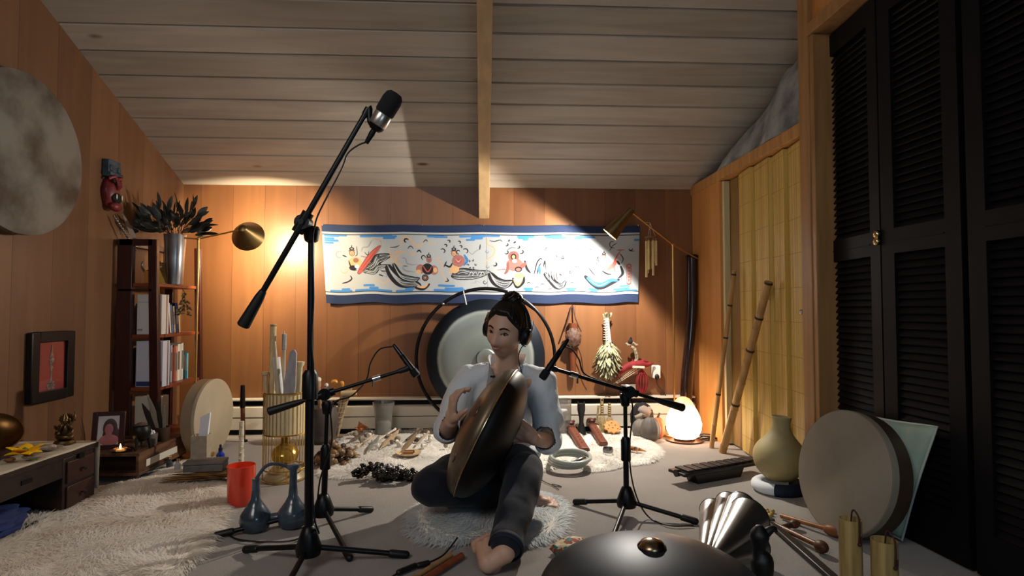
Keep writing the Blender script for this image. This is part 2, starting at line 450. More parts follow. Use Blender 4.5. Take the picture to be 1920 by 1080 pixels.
# the grey blanket bundled on the loft
fb = MB()
def blanket():
    mb = MB(); nx, ny = 26, 40; vs = []; fs = []
    y0, y1 = POSTY1 + .0, WY - .12
    for j in range(ny + 1):
        for i in range(nx + 1):
            u, v = i / nx, j / ny
            Y = y1 + (y0 - y1) * v
            top = HZ + .036 + (ceil_z(Y) - HZ - .05) * min(1, .93 * min(1, .5 + v * 2.2)) * (.95 if v < .8 else .9)
            prof_ = math.sin(min(1, u * 4.5) * PI / 2)
            X = WR - .0 + u * .62 + .02 * math.sin(v * 14) * (1 - u)
            Z = HZ + .066 + (top - HZ - .07) * prof_ * min(1, v * 4 + .12)
            f = mnoise.noise(Vector((X * 7, Y * 9, Z * 6))) * .02 + mnoise.noise(Vector((X * 3, Y * 25, Z * 5))) * .012
            X += f * .8 if u > 0.05 else 0
            Z = min(Z + f * .9, ceil_z(Y) - .012) if u > .03 else HZ + .062
            vs.append((X, Y, Z))
    for j in range(ny):
        for i in range(nx):
            a = j * (nx + 1) + i
            fs.append((a, a + 1, a + nx + 2, a + nx + 1))
    mb.add(vs, fs); return mb
bl = obj('blanket', blanket(), mat('grey_mottled_cloth', '#9c9d9c', .9, col2='#626466', scale=9, bump=.3, bscale=40, detail=8), smooth=180)
sm = bl.modifiers.new('solid', 'SOLIDIFY'); sm.thickness = .008; sm.offset = -1
tag(bl, 'mottled grey blanket bundled on the ledge under the sloping ceiling', 'blanket')

# baseboard heater along the back wall
hz1 = P(906, 745, WY - .06).z
ht = thing('baseboard_heater', 'long cream baseboard heater along the back wall', 'heater', ((WL + WR) / 2 + .1, WY - .03, 0))
hx0, hx1 = P(410, 760, WY).x, WR - .02
M_heat = mat('cream_enamel', '#cfc6b8', .4, var=.08, scale=3)
h1 = MB(); h1.box2((hx0, WY - .075, hz1 - .012), (hx1, WY - .002, hz1)); obj('top_lip', h1, M_heat, ht, bevel=.003)
h1 = MB(); h1.box2((hx0, WY - .03, hz1 - .05), (hx1, WY - .004, hz1 - .012)); obj('vent_slot', h1, mat('black_gap', '#060606', .8), ht)
h1 = MB(); h1.add([(x, WY - .045 - a, z) for x in (hx0, hx1) for a, z in ((0.01, hz1 - .045), (.026, hz1 - .055), (.03, hz1 - .11), (.03, .035), (.0, .03), (0, hz1 - .045))],
   [(0, 1, 2, 3, 4, 5), (11, 10, 9, 8, 7, 6)] + [(i, (i + 1) % 6, (i + 1) % 6 + 6, i + 6) for i in range(6)])
obj('front_cover', h1, M_heat, ht)
h1 = MB(); h1.box2((hx0 + .01, WY - .055, 0), (hx1 - .01, WY - .004, .03)); obj('base', h1, mat('black_gap', ''), ht)
h1 = MB(); h1.box2((hx0, WY - .0768, hz1 - .117), (hx1, WY - .0745, hz1 - .113)); obj('seam', h1, mat('seam_grey', '#4a443e', .7), ht)
# ================================================================ LAMPS (each with its own light)
M_lbrass = mat('aged_brass', '#7f6a44', .38, 1, var=.15, scale=20)
M_lpole = mat('satin_brass', '#c9a25e', .3, 1)
M_bulb = mat('glowing_bulb', '#fff1da', .4, emit=22)
def cone_lamp(label, apex, direction, pole_xy, pole_top, foot, length, mouth, power, color, arm_far, group, inset=.008):
    t = thing('floor_lamp', label, 'lamp', (pole_xy[0], pole_xy[1], 0), group)
    d = Vector(direction).normalized(); apex = Vector(apex)
    mb = MB(); mb.cyl((pole_xy[0], pole_xy[1], .018), (pole_xy[0], pole_xy[1], pole_top), .0065, seg=12); obj('pole', mb, M_lpole, t)
    mb = MB(); mb.lathe([(.0, 0), (foot, 0), (foot, .012), (foot - .006, .017), (.012, .02), (0.0, .02)], (pole_xy[0], pole_xy[1], 0), seg=40); obj('base', mb, M_lpole, t)
    # shade: open cone with thickness
    th = .0025; r0 = .020
    prof = [(.004, 0), (r0, .004), (mouth, length), (mouth - th, length), (r0 - th, .010), (.002, .006)]
    mb = MB(); mb.lathe(prof, apex, d, 40); sh = obj('lamp_shade', mb, M_lbrass, t, smooth=40)
    mb = MB(); mb.ell(apex + d * (length - inset - .022), .019, seg=16, rings=10); obj('bulb', mb, M_bulb, sh)
    mb = MB(); mb.cyl(apex + d * .004, apex + d * (length - inset - .035), .012, seg=14); obj('socket', mb, mat('socket_white', '#d9d3c4', .5), sh)
    mb = MB(); j = Vector((pole_xy[0], pole_xy[1], pole_top)); mb.tube([arm_far, j, apex + d * .02 - Vector((0, 0, 0)) + Vector((.0, -.0, .0))], .0045, 8)
    mb.ell(j, .010, seg=12, rings=8); obj('arm', mb, M_lpole, t)
    l = bpy.data.lights.new('bulb_light', 'SPOT'); l.energy = power; l.color = color; l.shadow_soft_size = .012
    l.spot_size = math.radians(170); l.spot_blend = .2
    lo = bpy.data.objects.new('bulb_light', l); COL.objects.link(lo); lo.parent = t
    lo.location = apex + d * (length - inset) - t.location
    lo.rotation_euler = d.to_track_quat('-Z', 'Y').to_euler()
    return t
LY = 3.60
# right lamp, over the tapestry
ap = P(1186, 391, LY - .22); mo = P(1147, 437, LY - .22)
cone_lamp('brass cone lamp on a thin pole over the right end of the tapestry', ap, (mo - ap) + Vector((-.0, .03, 0)), (P(1263, 600, LY + .1).x, LY + .1), P(1263, 459, LY + .1).z, .10, .20, .050, 108, (1.0, .92, .80),
          P(1310, 486, LY + .18), 'brass cone lamps')
# left lamp, turned to the wall
LY2 = 3.42
ap = P(454, 427, LY2 - .03)
cone_lamp('brass cone lamp turned away, throwing a glow on the wall beside the bookshelf', ap, (-.09, 1.0, -.30), (P(369, 600, 3.30).x, 3.30), P(370, 448, 3.30).z, .10, .12, .092, 60, (1.0, .80, .52),
          P(345, 446, 3.28), 'brass cone lamps', .05)

# ================================================================ TAPESTRY
TWc, THc = 1120, 280
K = TWc / 596.0
img = np.zeros((THc, TWc, 3))
NAVY = np.array(hexc('#16284a')[:3]); WHT = np.array(hexc('#a9aeb2')[:3]); BLUE = np.array(hexc('#3f7fbd')[:3]); INK = np.array(hexc('#14161c')[:3])
OCH = np.array(hexc('#d7a877')[:3]); RED = np.array(hexc('#b5524a')[:3]); ROSE = np.array(hexc('#a06a62')[:3]); GRY = np.array(hexc('#8b8f96')[:3]); SKY_ = np.array(hexc('#dfe6ea')[:3])
img[:] = WHT
def tov(px, py): return (px - 603) * K, (py - 421) * (THc / 148.0)
def stamp(x, y, r, c):
    x0, x1 = int(max(0, x - r - 1)), int(min(TWc - 1, x + r + 2)); y0, y1 = int(max(0, y - r - 1)), int(min(THc - 1, y + r + 2))
    if x1 <= x0 or y1 <= y0: return
    yy, xx = np.mgrid[y0:y1, x0:x1]
    a = np.clip(r + .5 - np.hypot(xx - x, yy - y), 0, 1)[..., None]
    img[y0:y1, x0:x1] = img[y0:y1, x0:x1] * (1 - a) + c * a
def stroke(pts, w, c, o=0, taper=True):
    """pts in zoomed drawing units; o = origin of the drawing (580 or 880)"""
    q = [Vector((*tov(o + x / 5.647, 400 + y / 5.647), 0)) for x, y in pts]
    if len(q) > 2: q, _ = spline(q, [1] * len(q), 14)
    else: q = [q[0].lerp(q[1], i / 20) for i in range(21)]
    n = len(q)
    for i in range(n - 1):
        m = max(1, int((q[i + 1] - q[i]).length / .8))
        for j in range(m):
            p = q[i].lerp(q[i + 1], j / m); t = (i + j / m) / n
            r = w * .167 * (math.sin(PI * min(1, .12 + .88 * t)) ** .6 if taper else 1)
            stamp(p.x, p.y, max(r, .4), c)
def blob(x, y, rx, ry, c, o=0):
    X, Y = tov(o + x / 5.647, 400 + y / 5.647); rx *= .333; ry *= .333
    x0, x1 = int(max(0, X - rx - 1)), int(min(TWc, X + rx + 2)); y0, y1 = int(max(0, Y - ry - 1)), int(min(THc, Y + ry + 2))
    if x1 <= x0 or y1 <= y0: return
    yy, xx = np.mgrid[y0:y1, x0:x1]
    m = ((xx - X) / rx) ** 2 + ((yy - Y) / ry) ** 2 < 1
    img[y0:y1, x0:x1][m] = c
def bar(x0, x1, y, w, c, o=0): stroke([(x0, y), (x1, y)], w, c, o, taper=False)
A, B_ = 580, 880
# cloud bands
for o, a, b, y in [(A, 160, 300, 235), (A, 160, 250, 262), (A, 160, 290, 285), (A, 160, 240, 310), (A, 250, 380, 228), (A, 530, 640, 236), (A, 600, 850, 234), (A, 770, 880, 256), (A, 820, 900, 240),
                   (A, 1230, 1400, 236), (A, 1300, 1430, 240), (A, 1570, 1830, 238), (A, 1690, 1800, 262), (A, 1640, 1720, 276),
                   (B_, 490, 660, 236), (B_, 500, 600, 252), (B_, 550, 590, 270), (B_, 780, 960, 236), (B_, 860, 1000, 256), (B_, 800, 860, 250), (B_, 1110, 1310, 240), (B_, 1100, 1170, 260), (B_, 0, 290, 232), (B_, 0, 110, 258), (B_, 1750, 1800, 275)]:
    bar(a, b, y, 22, BLUE, o)
for o, a, b, y in [(A, 190, 400, 820), (A, 310, 380, 800), (A, 450, 760, 818), (A, 540, 640, 768), (A, 600, 680, 795), (A, 620, 820, 820), (A, 880, 1040, 820), (A, 980, 1060, 800), (A, 1280, 1600, 815), (A, 1330, 1490, 765), (A, 1400, 1580, 795),
                   (B_, 555, 640, 800), (B_, 570, 625, 822), (B_, 1010, 1110, 805), (B_, 1030, 1090, 825), (B_, 1255, 1360, 800), (B_, 1280, 1340, 825), (B_, 1530, 1690, 805), (B_, 1560, 1780, 825), (B_, 1600, 1690, 775)]:
    bar(a, b, y, 24, BLUE, o)
vv = (np.arange(THc) + .5) / THc * 148 + 421
img[vv < 434.6] = NAVY
img[(vv > 434.6) & (vv < 438.2)] = WHT
img[(vv > 438.2) & (vv < 439.8)] = INK
img[(vv > 546.8) & (vv < 548.2)] = INK * 1.5
img[(vv > 548.2) & (vv < 552.4)] = WHT
img[vv > 552.4] = NAVY
def curl(x, y, s, a0, c, w=10, o=0, turn=1.5, d=1):
    stroke([(x + s * (1 - t * .55) * math.cos(a0 + d * t * turn * PI), y + s * (1 - t * .55) * math.sin(a0 + d * t * turn * PI)) for t in [i / 7 for i in range(8)]], w, c, o)
def skirt(pts, o, n=5, spread=26, col=INK):
    stroke(pts, spread * 2.3, col, o)
    for k in range(n):
        f = (k - (n - 1) / 2) * spread / n * 1.7
        stroke([(x + f * .35, y + f) for x, y in pts[:-1]] + [pts[-1]], 4.5, SKY_ if k % 2 else GRY, o)
def head(x, y, o, col=OCH, s=1.0):
    blob(x, y, 30 * s, 36 * s, ROSE * .75, o); blob(x, y + 4, 20 * s, 25 * s, col, o)
    for dx in (-8, 8): blob(x + dx * s, y, 5 * s, 3.5 * s, INK, o)
    stroke([(x - 7 * s, y + 16 * s), (x + 7 * s, y + 16 * s)], 4, INK, o)
    blob(x, y - 44 * s, 26 * s, 18 * s, INK, o); blob(x, y - 44 * s, 13 * s, 9 * s, GRY, o); stroke([(x - 34 * s, y - 22 * s), (x, y - 34 * s), (x + 34 * s, y - 22 * s)], 7, INK, o)
    stroke([(x, y - 60 * s), (x + 3, y - 84 * s)], 8, INK, o)
# player with the long lute
curl(300, 440, 48, -1.2, GRY, 12, A, 1.3, -1); stroke([(330, 440), (372, 455)], 12, INK, A)
skirt([(560, 610), (650, 560), (690, 490), (750, 460), (828, 440)], A, 6, 46)
skirt([(520, 600), (640, 625), (700, 570), (830, 545)], A, 4, 24)
blob(455, 520, 72, 62, OCH, A); blob(430, 575, 40, 28, INK, A); stroke([(390, 500), (420, 590), (470, 600)], 14, INK, A); stroke([(520, 450), (590, 465), (620, 440)], 12, ROSE, A)
blob(470, 560, 22, 20, SKY_, A); blob(465, 495, 30, 26, ROSE * .8, A)
stroke([(490, 630), (560, 540), (640, 430), (730, 340)], 62, INK, A); stroke([(492, 628), (560, 540), (640, 430), (728, 345)], 52, RED, A); stroke([(510, 600), (700, 370)], 4, INK, A); stroke([(535, 605), (720, 385)], 3, INK, A)
head(428, 415, A); 
for pts, c, w_ in [(([530, 400], [545, 360], [600, 350], [640, 290], [690, 265], [735, 290], [740, 340]), GRY, 13), (([640, 290], [690, 262], [742, 290], [750, 345]), OCH, 8), (([300, 600], [340, 630], [400, 580]), OCH, 10),
                   (([310, 735], [370, 720], [410, 690], [395, 655]), INK, 15), (([480, 345], [482, 430], [460, 450]), INK, 8), (([560, 410], [590, 440], [610, 390]), INK, 8), (([690, 470], [712, 440], [690, 430]), INK, 8),
                   (([660, 640], [700, 590], [770, 640], [780, 670], [740, 660]), GRY, 9), (([700, 650], [745, 665]), INK, 14), (([720, 610], [780, 610]), INK, 10)]:
    stroke(list(map(tuple, pts)), w_, c, A)
# ribbons between
for pts, c, w_ in [(((840, 350), (900, 350), (940, 330), (960, 270), (1020, 250), (1060, 300), (1110, 350), (1160, 330), (1190, 285), (1240, 290)), OCH, 12), (((830, 355), (890, 352), (930, 335)), INK, 10), (((1100, 345), (1150, 335)), OCH, 9),
                   (((1180, 300), (1210, 275), (1225, 295)), INK, 10), (((1240, 300), (1290, 325), (1310, 295)), OCH, 8), (((820, 370), (840, 480), (900, 580), (920, 640)), OCH, 13), (((850, 440), (910, 400), (1000, 410)), OCH, 16),
                   (((880, 440), (890, 520), (960, 540)), OCH, 12), (((1040, 400), (1060, 440), (1085, 425)), OCH, 12), (((950, 470), (985, 480), (1000, 530), (1060, 545), (1110, 540)), GRY, 12), (((950, 570), (980, 605), (1080, 625)), GRY, 14),
                   (((630, 725), (690, 710), (740, 740), (800, 710), (850, 715)), OCH, 8), (((1110, 405), (1135, 390), (1155, 415)), INK, 15), (((1015, 370), (1045, 345), (1075, 375)), INK, 10), (((955, 555), (1010, 560)), INK, 8)]:
    stroke(list(pts), w_, c, A)
curl(1000, 290, 26, -.5, INK, 15, A, 1.4, -1)
for s in (0, 22, 44): stroke([(870 + s, 500), (880 + s, 450 - s * .3), (930 + s * .6, 425)], 6, OCH, A)
# cymbal player
skirt([(800, 570), (850, 650), (930, 720), (1040, 740), (1130, 770)], A, 7, 52)
skirt([(860, 540), (930, 660), (1060, 700), (1120, 690)], A, 4, 28)
stroke([(1080, 790), (1160, 800), (1230, 750)], 40, INK, A); stroke([(1100, 780), (1170, 785), (1215, 745)], 22, OCH, A)
blob(1140, 590, 48, 50, ROSE, A); blob(1280, 600, 45, 52, ROSE, A); blob(1215, 590, 60, 62, INK, A); blob(1120, 620, 26, 24, OCH, A); blob(1295, 600, 22, 28, OCH, A); stroke([(1170, 560), (1215, 620), (1260, 560)], 12, RED, A)
blob(1185, 685, 36, 36, INK, A); blob(1185, 685, 26, 26, ROSE * .5, A); blob(1185, 685, 8, 8, WHT, A); head(1232, 490, A, ROSE, .95); curl(1180, 465, 28, 2, INK, 10, A)
for s in (0, 16, 32): stroke([(1080 + s, 700), (1090 + s, 680), (1110 + s, 720)], 5, INK, A)
# flute player
stroke([(1350, 460), (1320, 480), (1370, 530), (1360, 620), (1400, 700), (1420, 720), (1430, 690)], 9, OCH, A); stroke([(1400, 720), (1430, 710), (1415, 680)], 13, INK, A)
for x, y, s in ((1385, 395, 30), (1450, 290, 18), (1560, 300, 16), (1415, 335, 18), (1575, 350, 18), (1625, 400, 34)): curl(x, y, s, -2.4, INK, 11, A, 1.2)
stroke([(1660, 400), (1690, 430), (1730, 400), (1775, 370), (1780, 330)], 10, GRY, A); stroke([(1775, 380), (1780, 325)], 12, INK, A)
skirt([(1500, 640), (1580, 620), (1680, 640), (1760, 640), (1880, 620)], A, 6, 44); skirt([(1480, 660), (1560, 670), (1700, 670), (1830, 650)], A, 4, 30)
blob(1545, 500, 70, 66, ROSE, A); stroke([(1610, 440), (1635, 500), (1600, 550)], 30, BLUE * .8, A); blob(1500, 590, 50, 40, OCH, A); blob(1545, 500, 34, 30, RED, A); stroke([(1520, 480), (1545, 510), (1570, 480)], 9, WHT, A)
stroke([(1400, 540), (1450, 560), (1480, 520)], 20, INK, A); stroke([(1390, 560), (1420, 500)], 14, INK, A); stroke([(1430, 615), (1480, 620)], 14, OCH, A); head(1500, 415, A); curl(1550, 400, 26, 1.5, INK, 9, A)
for a in range(6): curl(1685 + 40 * math.cos(a), 540 + 45 * math.sin(a), 12, a, INK, 7, A)
for x in (1650, 1690, 1740, 1770): stroke([(x, 660), (x + 30, 620), (x + 50, 650)], 5, SKY_, A)
stroke([(1670, 740), (1720, 740), (1720, 720), (1780, 740)], 6, GRY, A); curl(1820, 730, 22, 0, INK, 7, A, 1.8)
stroke([(1845, 215), (1850, 790)], 5, GRY * .7, A, False)
for y in (400, 560, 600): curl(1850, y, 20, 0, GRY * .8, 8, A, 1.6)
# the seated drummer in the middle
stroke([(165, 270), (170, 330), (230, 360), (225, 430), (150, 500), (140, 560)], 14, OCH, B_); stroke([(190, 285), (240, 290), (300, 275), (320, 295)], 9, INK, B_)
skirt([(190, 650), (250, 720), (340, 750), (420, 720)], B_, 6, 46)
stroke([(430, 690), (470, 780), (540, 730), (550, 660)], 34, INK, B_); stroke([(440, 700), (480, 760), (530, 710)], 24, OCH, B_); blob(500, 660, 52, 34, OCH, B_)
blob(450, 540, 90, 70, ROSE, B_); stroke([(380, 520), (370, 600), (340, 640)], 30, ROSE * .6, B_); stroke([(560, 500), (580, 580), (620, 630)], 26, INK, B_)
blob(440, 450, 60, 58, ROSE * .7, B_); blob(440, 455, 30, 34, INK, B_); blob(440, 455, 16, 20, OCH, B_)
stroke([(510, 580), (570, 520)], 44, RED, B_); blob(490, 590, 40, 30, INK, B_); blob(490, 592, 26, 18, ROSE, B_); blob(450, 500, 26, 22, WHT, B_)
for x, y, s in ((365, 400, 26), (525, 395, 28), (370, 320, 18), (495, 345, 18), (450, 290, 14), (390, 275, 10), (240, 530, 26)): curl(x, y, s, 2.2, INK, 12, B_, 1.1, -1)
stroke([(375, 380), (420, 355), (470, 360)], 16, GRY * .6, B_); stroke([(540, 360), (610, 345)], 8, ROSE, B_); stroke([(575, 370), (575, 470)], 5, GRY, B_)
stroke([(260, 600), (330, 590), (400, 600)], 7, RED, B_)
# small piper
for pts in [((660, 640), (690, 520), (730, 470), (745, 490)), ((690, 640), (710, 560), (735, 520)), ((760, 560), (775, 500), (785, 600))]: stroke(list(pts), 14, INK, B_)
stroke([(715, 560), (720, 640)], 30, BLUE * .7, B_)
skirt([(780, 640), (840, 700), (900, 760), (960, 770), (1000, 720)], B_, 5, 34)
for i in range(9): stroke([(800 + i * 14, 600 + (i % 3) * 16), (812 + i * 14, 700 + (i % 2) * 20)], 9, INK if i % 2 else GRY, B_)
stroke([(775, 400), (790, 360), (815, 350)], 8, INK, B_); stroke([(780, 410), (830, 440), (865, 440), (870, 480)], 8, GRY, B_); stroke([(800, 285), (900, 275), (880, 300)], 6, GRY, B_)
head(970, 500, B_, SKY_, .7); blob(945, 570, 40, 34, SKY_, B_); curl(915, 440, 24, 0, INK, 7, B_); curl(1100, 500, 38, -1, GRY, 7, B_, 1.5); stroke([(1090, 560), (1130, 570), (1160, 545)], 9, INK, B_)
for s in range(4): stroke([(990 + s * 20, 580 + s * 10), (1050, 600 + s * 14), (1110, 590)], 8, INK if s % 2 else GRY, B_)
stroke([(900, 540), (920, 620), (960, 660)], 14, OCH * .8, B_); stroke([(930, 640), (960, 660)], 12, INK, B_)
for x, y in ((600, 740), (690, 785), (830, 800), (750, 750), (1070, 745), (1130, 375), (1270, 378)): stroke([(x - 22, y + 4), (x, y - 8), (x + 26, y + 2)], 8, INK, B_)
# player in the blue gown
stroke([(1215, 670), (1300, 740), (1380, 770), (1500, 730), (1590, 700)], 62, INK, B_); stroke([(1240, 685), (1320, 740), (1400, 745), (1500, 700), (1570, 715)], 48, BLUE * .6, B_); stroke([(1260, 700), (1360, 755), (1470, 715)], 5, WHT, B_)
stroke([(1600, 560), (1620, 640), (1570, 690)], 30, INK, B_); stroke([(1590, 570), (1605, 640)], 6, WHT, B_); stroke([(1250, 570), (1290, 620), (1330, 660)], 12, INK, B_)
blob(1450, 560, 60, 46, OCH * 1.05, B_); stroke([(1400, 600), (1450, 630), (1500, 640)], 18, INK, B_); stroke([(1330, 560), (1350, 450), (1370, 600)], 9, INK, B_)
stroke([(1460, 580), (1520, 540), (1545, 490)], 46, RED * 1.15, B_); stroke([(1530, 620), (1530, 500), (1600, 380)], 16, RED, B_); stroke([(1560, 380), (1640, 380)], 14, ROSE, B_); stroke([(1560, 500), (1590, 540)], 24, INK, B_); stroke([(1590, 420), (1625, 480), (1600, 530)], 10, INK, B_)
head(1415, 450, B_, OCH, .8); curl(1280, 470, 36, -2.5, GRY * .8, 7, B_, 1.4); curl(1510, 310, 46, 1.2, INK, 8, B_, 1.3); stroke([(1480, 380), (1510, 330), (1560, 300)], 9, INK, B_); curl(1700, 370, 26, 0, INK, 10, B_, 1.0); stroke([(1700, 395), (1750, 395)], 8, INK, B_)
bar(1680, 1700, 560, 40, RED, B_); stroke([(1690, 560), (1690, 745)], 52, RED, B_, False); stroke([(1690, 565), (1690, 735)], 36, WHT * .92, B_, False)
for y in range(575, 740, 34):
    stroke([(1680, y), (1702, y)], 6, RED, B_, False); stroke([(1690, y - 8), (1690, y + 16)], 6, RED, B_, False); stroke([(1680, y + 14), (1700, y + 12)], 5, RED, B_, False)
# cloth mesh
ty = WY - .012
c00, c10, c01, c11 = P(603, 421, ty), P(1199, 423, ty), P(613, 567, ty), P(1196, 567, ty)
uu = np.linspace(0, 1, TWc); v_ = np.linspace(0, 1, THc)
U, V = np.meshgrid(uu, v_)
a0, a1, a2, a3 = [np.array(c)[None, None, :] for c in (c00, c10, c01, c11)]
pos = (a0 * (1 - U[..., None]) + a1 * U[..., None]) * (1 - V[..., None]) + (a2 * (1 - U[..., None]) + a3 * U[..., None]) * V[..., None]
sag = np.abs(np.sin(U * PI * 4)) * .006
pos[..., 2] -= sag * (1 - V) + .006 * np.abs(np.sin(U * PI * 5 + .6)) * V + .004 * np.sin(U * 37) * V
pos[..., 1] -= .004 + .006 * (np.sin(U * 46 + 2 * V) * .4 + .6) * (.3 + .7 * V) + .008 * np.exp(-((U - .02) / .02) ** 2) * V
me = bpy.data.meshes.new('cloth')
ids = np.arange(THc * TWc).reshape(THc, TWc)
quads = np.stack([ids[:-1, :-1], ids[1:, :-1], ids[1:, 1:], ids[:-1, 1:]], -1).reshape(-1, 4)
tap = thing('wall_hanging', 'long white tapestry of musician figures with navy bands on the back wall', 'tapestry', (P(900, 500, WY).x, ty, P(900, 567, WY).z))
me.vertices.add(THc * TWc); me.vertices.foreach_set('co', (pos - np.array(tap.location)).reshape(-1))
me.loops.add(quads.size); me.loops.foreach_set('vertex_index', quads.reshape(-1))
me.polygons.add(len(quads)); me.polygons.foreach_set('loop_start', np.arange(len(quads)) * 4)
me.update(calc_edges=True)
ca = me.color_attributes.new('dye', 'FLOAT_COLOR', 'POINT')
ca.data.foreach_set('color', np.concatenate([img, np.ones((THc, TWc, 1))], -1).reshape(-1).astype(np.float32))
m_, nt_, b_ = new_mat('dyed_cotton'); at_ = nt_.nodes.new('ShaderNodeAttribute'); at_.attribute_name = 'dye'; nt_.links.new(at_.outputs['Color'], b_.inputs['Base Color']); b_.inputs['Roughness'].default_value = .85
link_mesh('cloth', me, m_, tap, smooth=180, local=True)
for px_ in (604, 792, 907, 1071, 1197):
    q = P(px_, 422, WY - .02); mb = MB(); mb.lathe([(.0015, 0), (.0015, .012), (.004, .013), (.0005, .017)], (q.x, WY - .008, q.z), (0, -1, 0), 10); obj('nail', mb, M_knob, tap)

# ================================================================ GONG ON ITS ROUND STAND
GY = 3.68; gc = P(911, 672, GY); gR = 111 / FPX * GY * 1.0
hoop_R = 131 / FPX * GY
gs = thing('gong_stand', 'round black tube stand holding the big gong behind the player', 'stand', (gc.x, GY, 0))
mb = MB(); hc = gc.copy(); hc.z = max(gc.z, hoop_R + .012)
mb.tube([hc + Vector((math.sin(a) * hoop_R, .05, math.cos(a) * hoop_R)) for a in [2 * PI * i / 72 for i in range(72)]], .011, 10, closed=True)
obj('hoop', mb, mat('black_tube', '#0a0a0c', .35, .3), gs)
for sx in (-1, 1):
    mb = MB(); mb.tube([(gc.x + sx * .2, GY - .19, .012), (gc.x + sx * .2, GY + .19, .012)], .011, 8)
    mb.tube([(gc.x + sx * .2, GY + .05, .012), (gc.x + sx * .2, GY + .05, .075)], .011, 8)
    obj('foot', mb, mat('black_tube', ''), gs)
mb = MB(); mb.ell(hc + Vector((-.27, .04, .34)) , .009, seg=10, rings=6); obj('ring_fitting', mb, mat('steel_knob', ''), gs)
gm, gnt, gb = new_mat('gong_bronze')
tc = gnt.nodes.new('ShaderNodeTexCoord'); ln = gnt.nodes.new('ShaderNodeVectorMath'); ln.operation = 'LENGTH'
mpg = gnt.nodes.new('ShaderNodeMapping'); mpg.inputs['Location'].default_value = (0, 0, -.0); mpg.inputs['Scale'].default_value = (1, 0, 1)
gnt.links.new(tc.outputs['Object'], mpg.inputs[0]); gnt.links.new(mpg.outputs[0], ln.inputs[0])
cr = gnt.nodes.new('ShaderNodeValToRGB'); E = cr.color_ramp.elements
E[0].position = 0; E[0].color = hexc('#6d5f4a'); E[1].position = 1; E[1].color = hexc('#18202b')
for p_, c_ in ((.15, '#8b928f'), (.17, '#7f8783'), (.45, '#98a09c'), (.74, '#88918f'), (.80, '#a9b0ac'), (.835, '#1e2732')):
    e = E.new(p_); e.color = hexc(c_)
dvn = gnt.nodes.new('ShaderNodeMath'); dvn.operation = 'DIVIDE'; dvn.inputs[1].default_value = gR
gnt.links.new(ln.outputs['Value'], dvn.inputs[0])
nz = gnt.nodes.new('ShaderNodeTexNoise'); nz.inputs['Scale'].default_value = 14; gnt.links.new(tc.outputs['Object'], nz.inputs[0])
ma = gnt.nodes.new('ShaderNodeMath'); ma.operation = 'MULTIPLY_ADD'; gnt.links.new(nz.outputs['Fac'], ma.inputs[0]); ma.inputs[1].default_value = .03; gnt.links.new(dvn.outputs[0], ma.inputs[2])
gnt.links.new(ma.outputs[0], cr.inputs[0]); gnt.links.new(cr.outputs[0], gb.inputs['Base Color']); gb.inputs['Metallic'].default_value = .55; gb.inputs['Roughness'].default_value = .42
go = thing('gong', 'large bronze gong with a wide dark rim hanging behind the player', 'gong', tuple(gc))
mb = MB(); mb.lathe([(.0001, .045), (gR * .15, .043), (gR * .17, .034), (gR * .6, .030), (gR * .82, .022), (gR * .84, .018), (gR * .97, .004), (gR, -.008), (gR, -.05), (gR - .006, -.05), (gR - .006, -.010), (gR * .8, .008), (.0001, .02)], (0, 0, 0), (0, -1, 0), 72)
obj('disc', mb, gm, go, smooth=40, local=True)
for sx in (-1, 1):
    a = math.radians(20) * sx; p0 = Vector((math.sin(a) * gR * .96, -.02, math.cos(a) * gR * .96)); p1 = (hc - gc) + Vector((math.sin(a * .95) * hoop_R, .04, math.cos(a * .95) * hoop_R))
    mb = MB(); mb.tube([p0, (p0 + p1) / 2 + Vector((.002, -.006, 0)), p1 + Vector((0, -.006, .008))], .0032, 6); obj('cord', mb, mat('white_cord', '#d8d4c4', .8), go, local=True)

# ================================================================ THINGS HUNG ON THE BACK WALL
# wind chime
wc = thing('wind_chime', 'small wind chime of pale bamboo tubes hanging beside the tapestry', 'wind chime', tuple(P(1221, 500, 3.8)))
YC = 3.80; tp = P(1221, 447, YC)
mb = MB(); mb.lathe([(.0, 0), (.040, 0), (.040, .010), (0, .010)], tp, (0, 0, 1), 24); obj('top_disc', mb, mat('chime_wood', '#7a5a30', .5), wc)
mb = MB(); 
for a in range(3): mb.tube([tp + Vector((.03 * math.cos(a * 2.1), .03 * math.sin(a * 2.1), .01)), P(1219, 418, YC)], .0012, 5)
mb.tube([P(1219, 418, YC), P(1219, 412, YC) + Vector((0, WY - YC - .002, 0))], .0012, 5); obj('string', mb, mat('white_cord', ''), wc)
for k in range(7):
    a = 2 * PI * k / 7 + .3; L = [.15, .19, .22, .25, .2, .24, .17][k] * .95
    q = tp + Vector((.032 * math.cos(a), .032 * math.sin(a), -.018))
    mb = MB(); mb.cyl(q, q - Vector((0, 0, L)), .0078, .0078, 10); mb.tube([q, q + Vector((0, 0, .02))], .001, 4); obj('tube', mb, mat('pale_bamboo', '#d9c089', .4, var=.15, scale=20), wc)
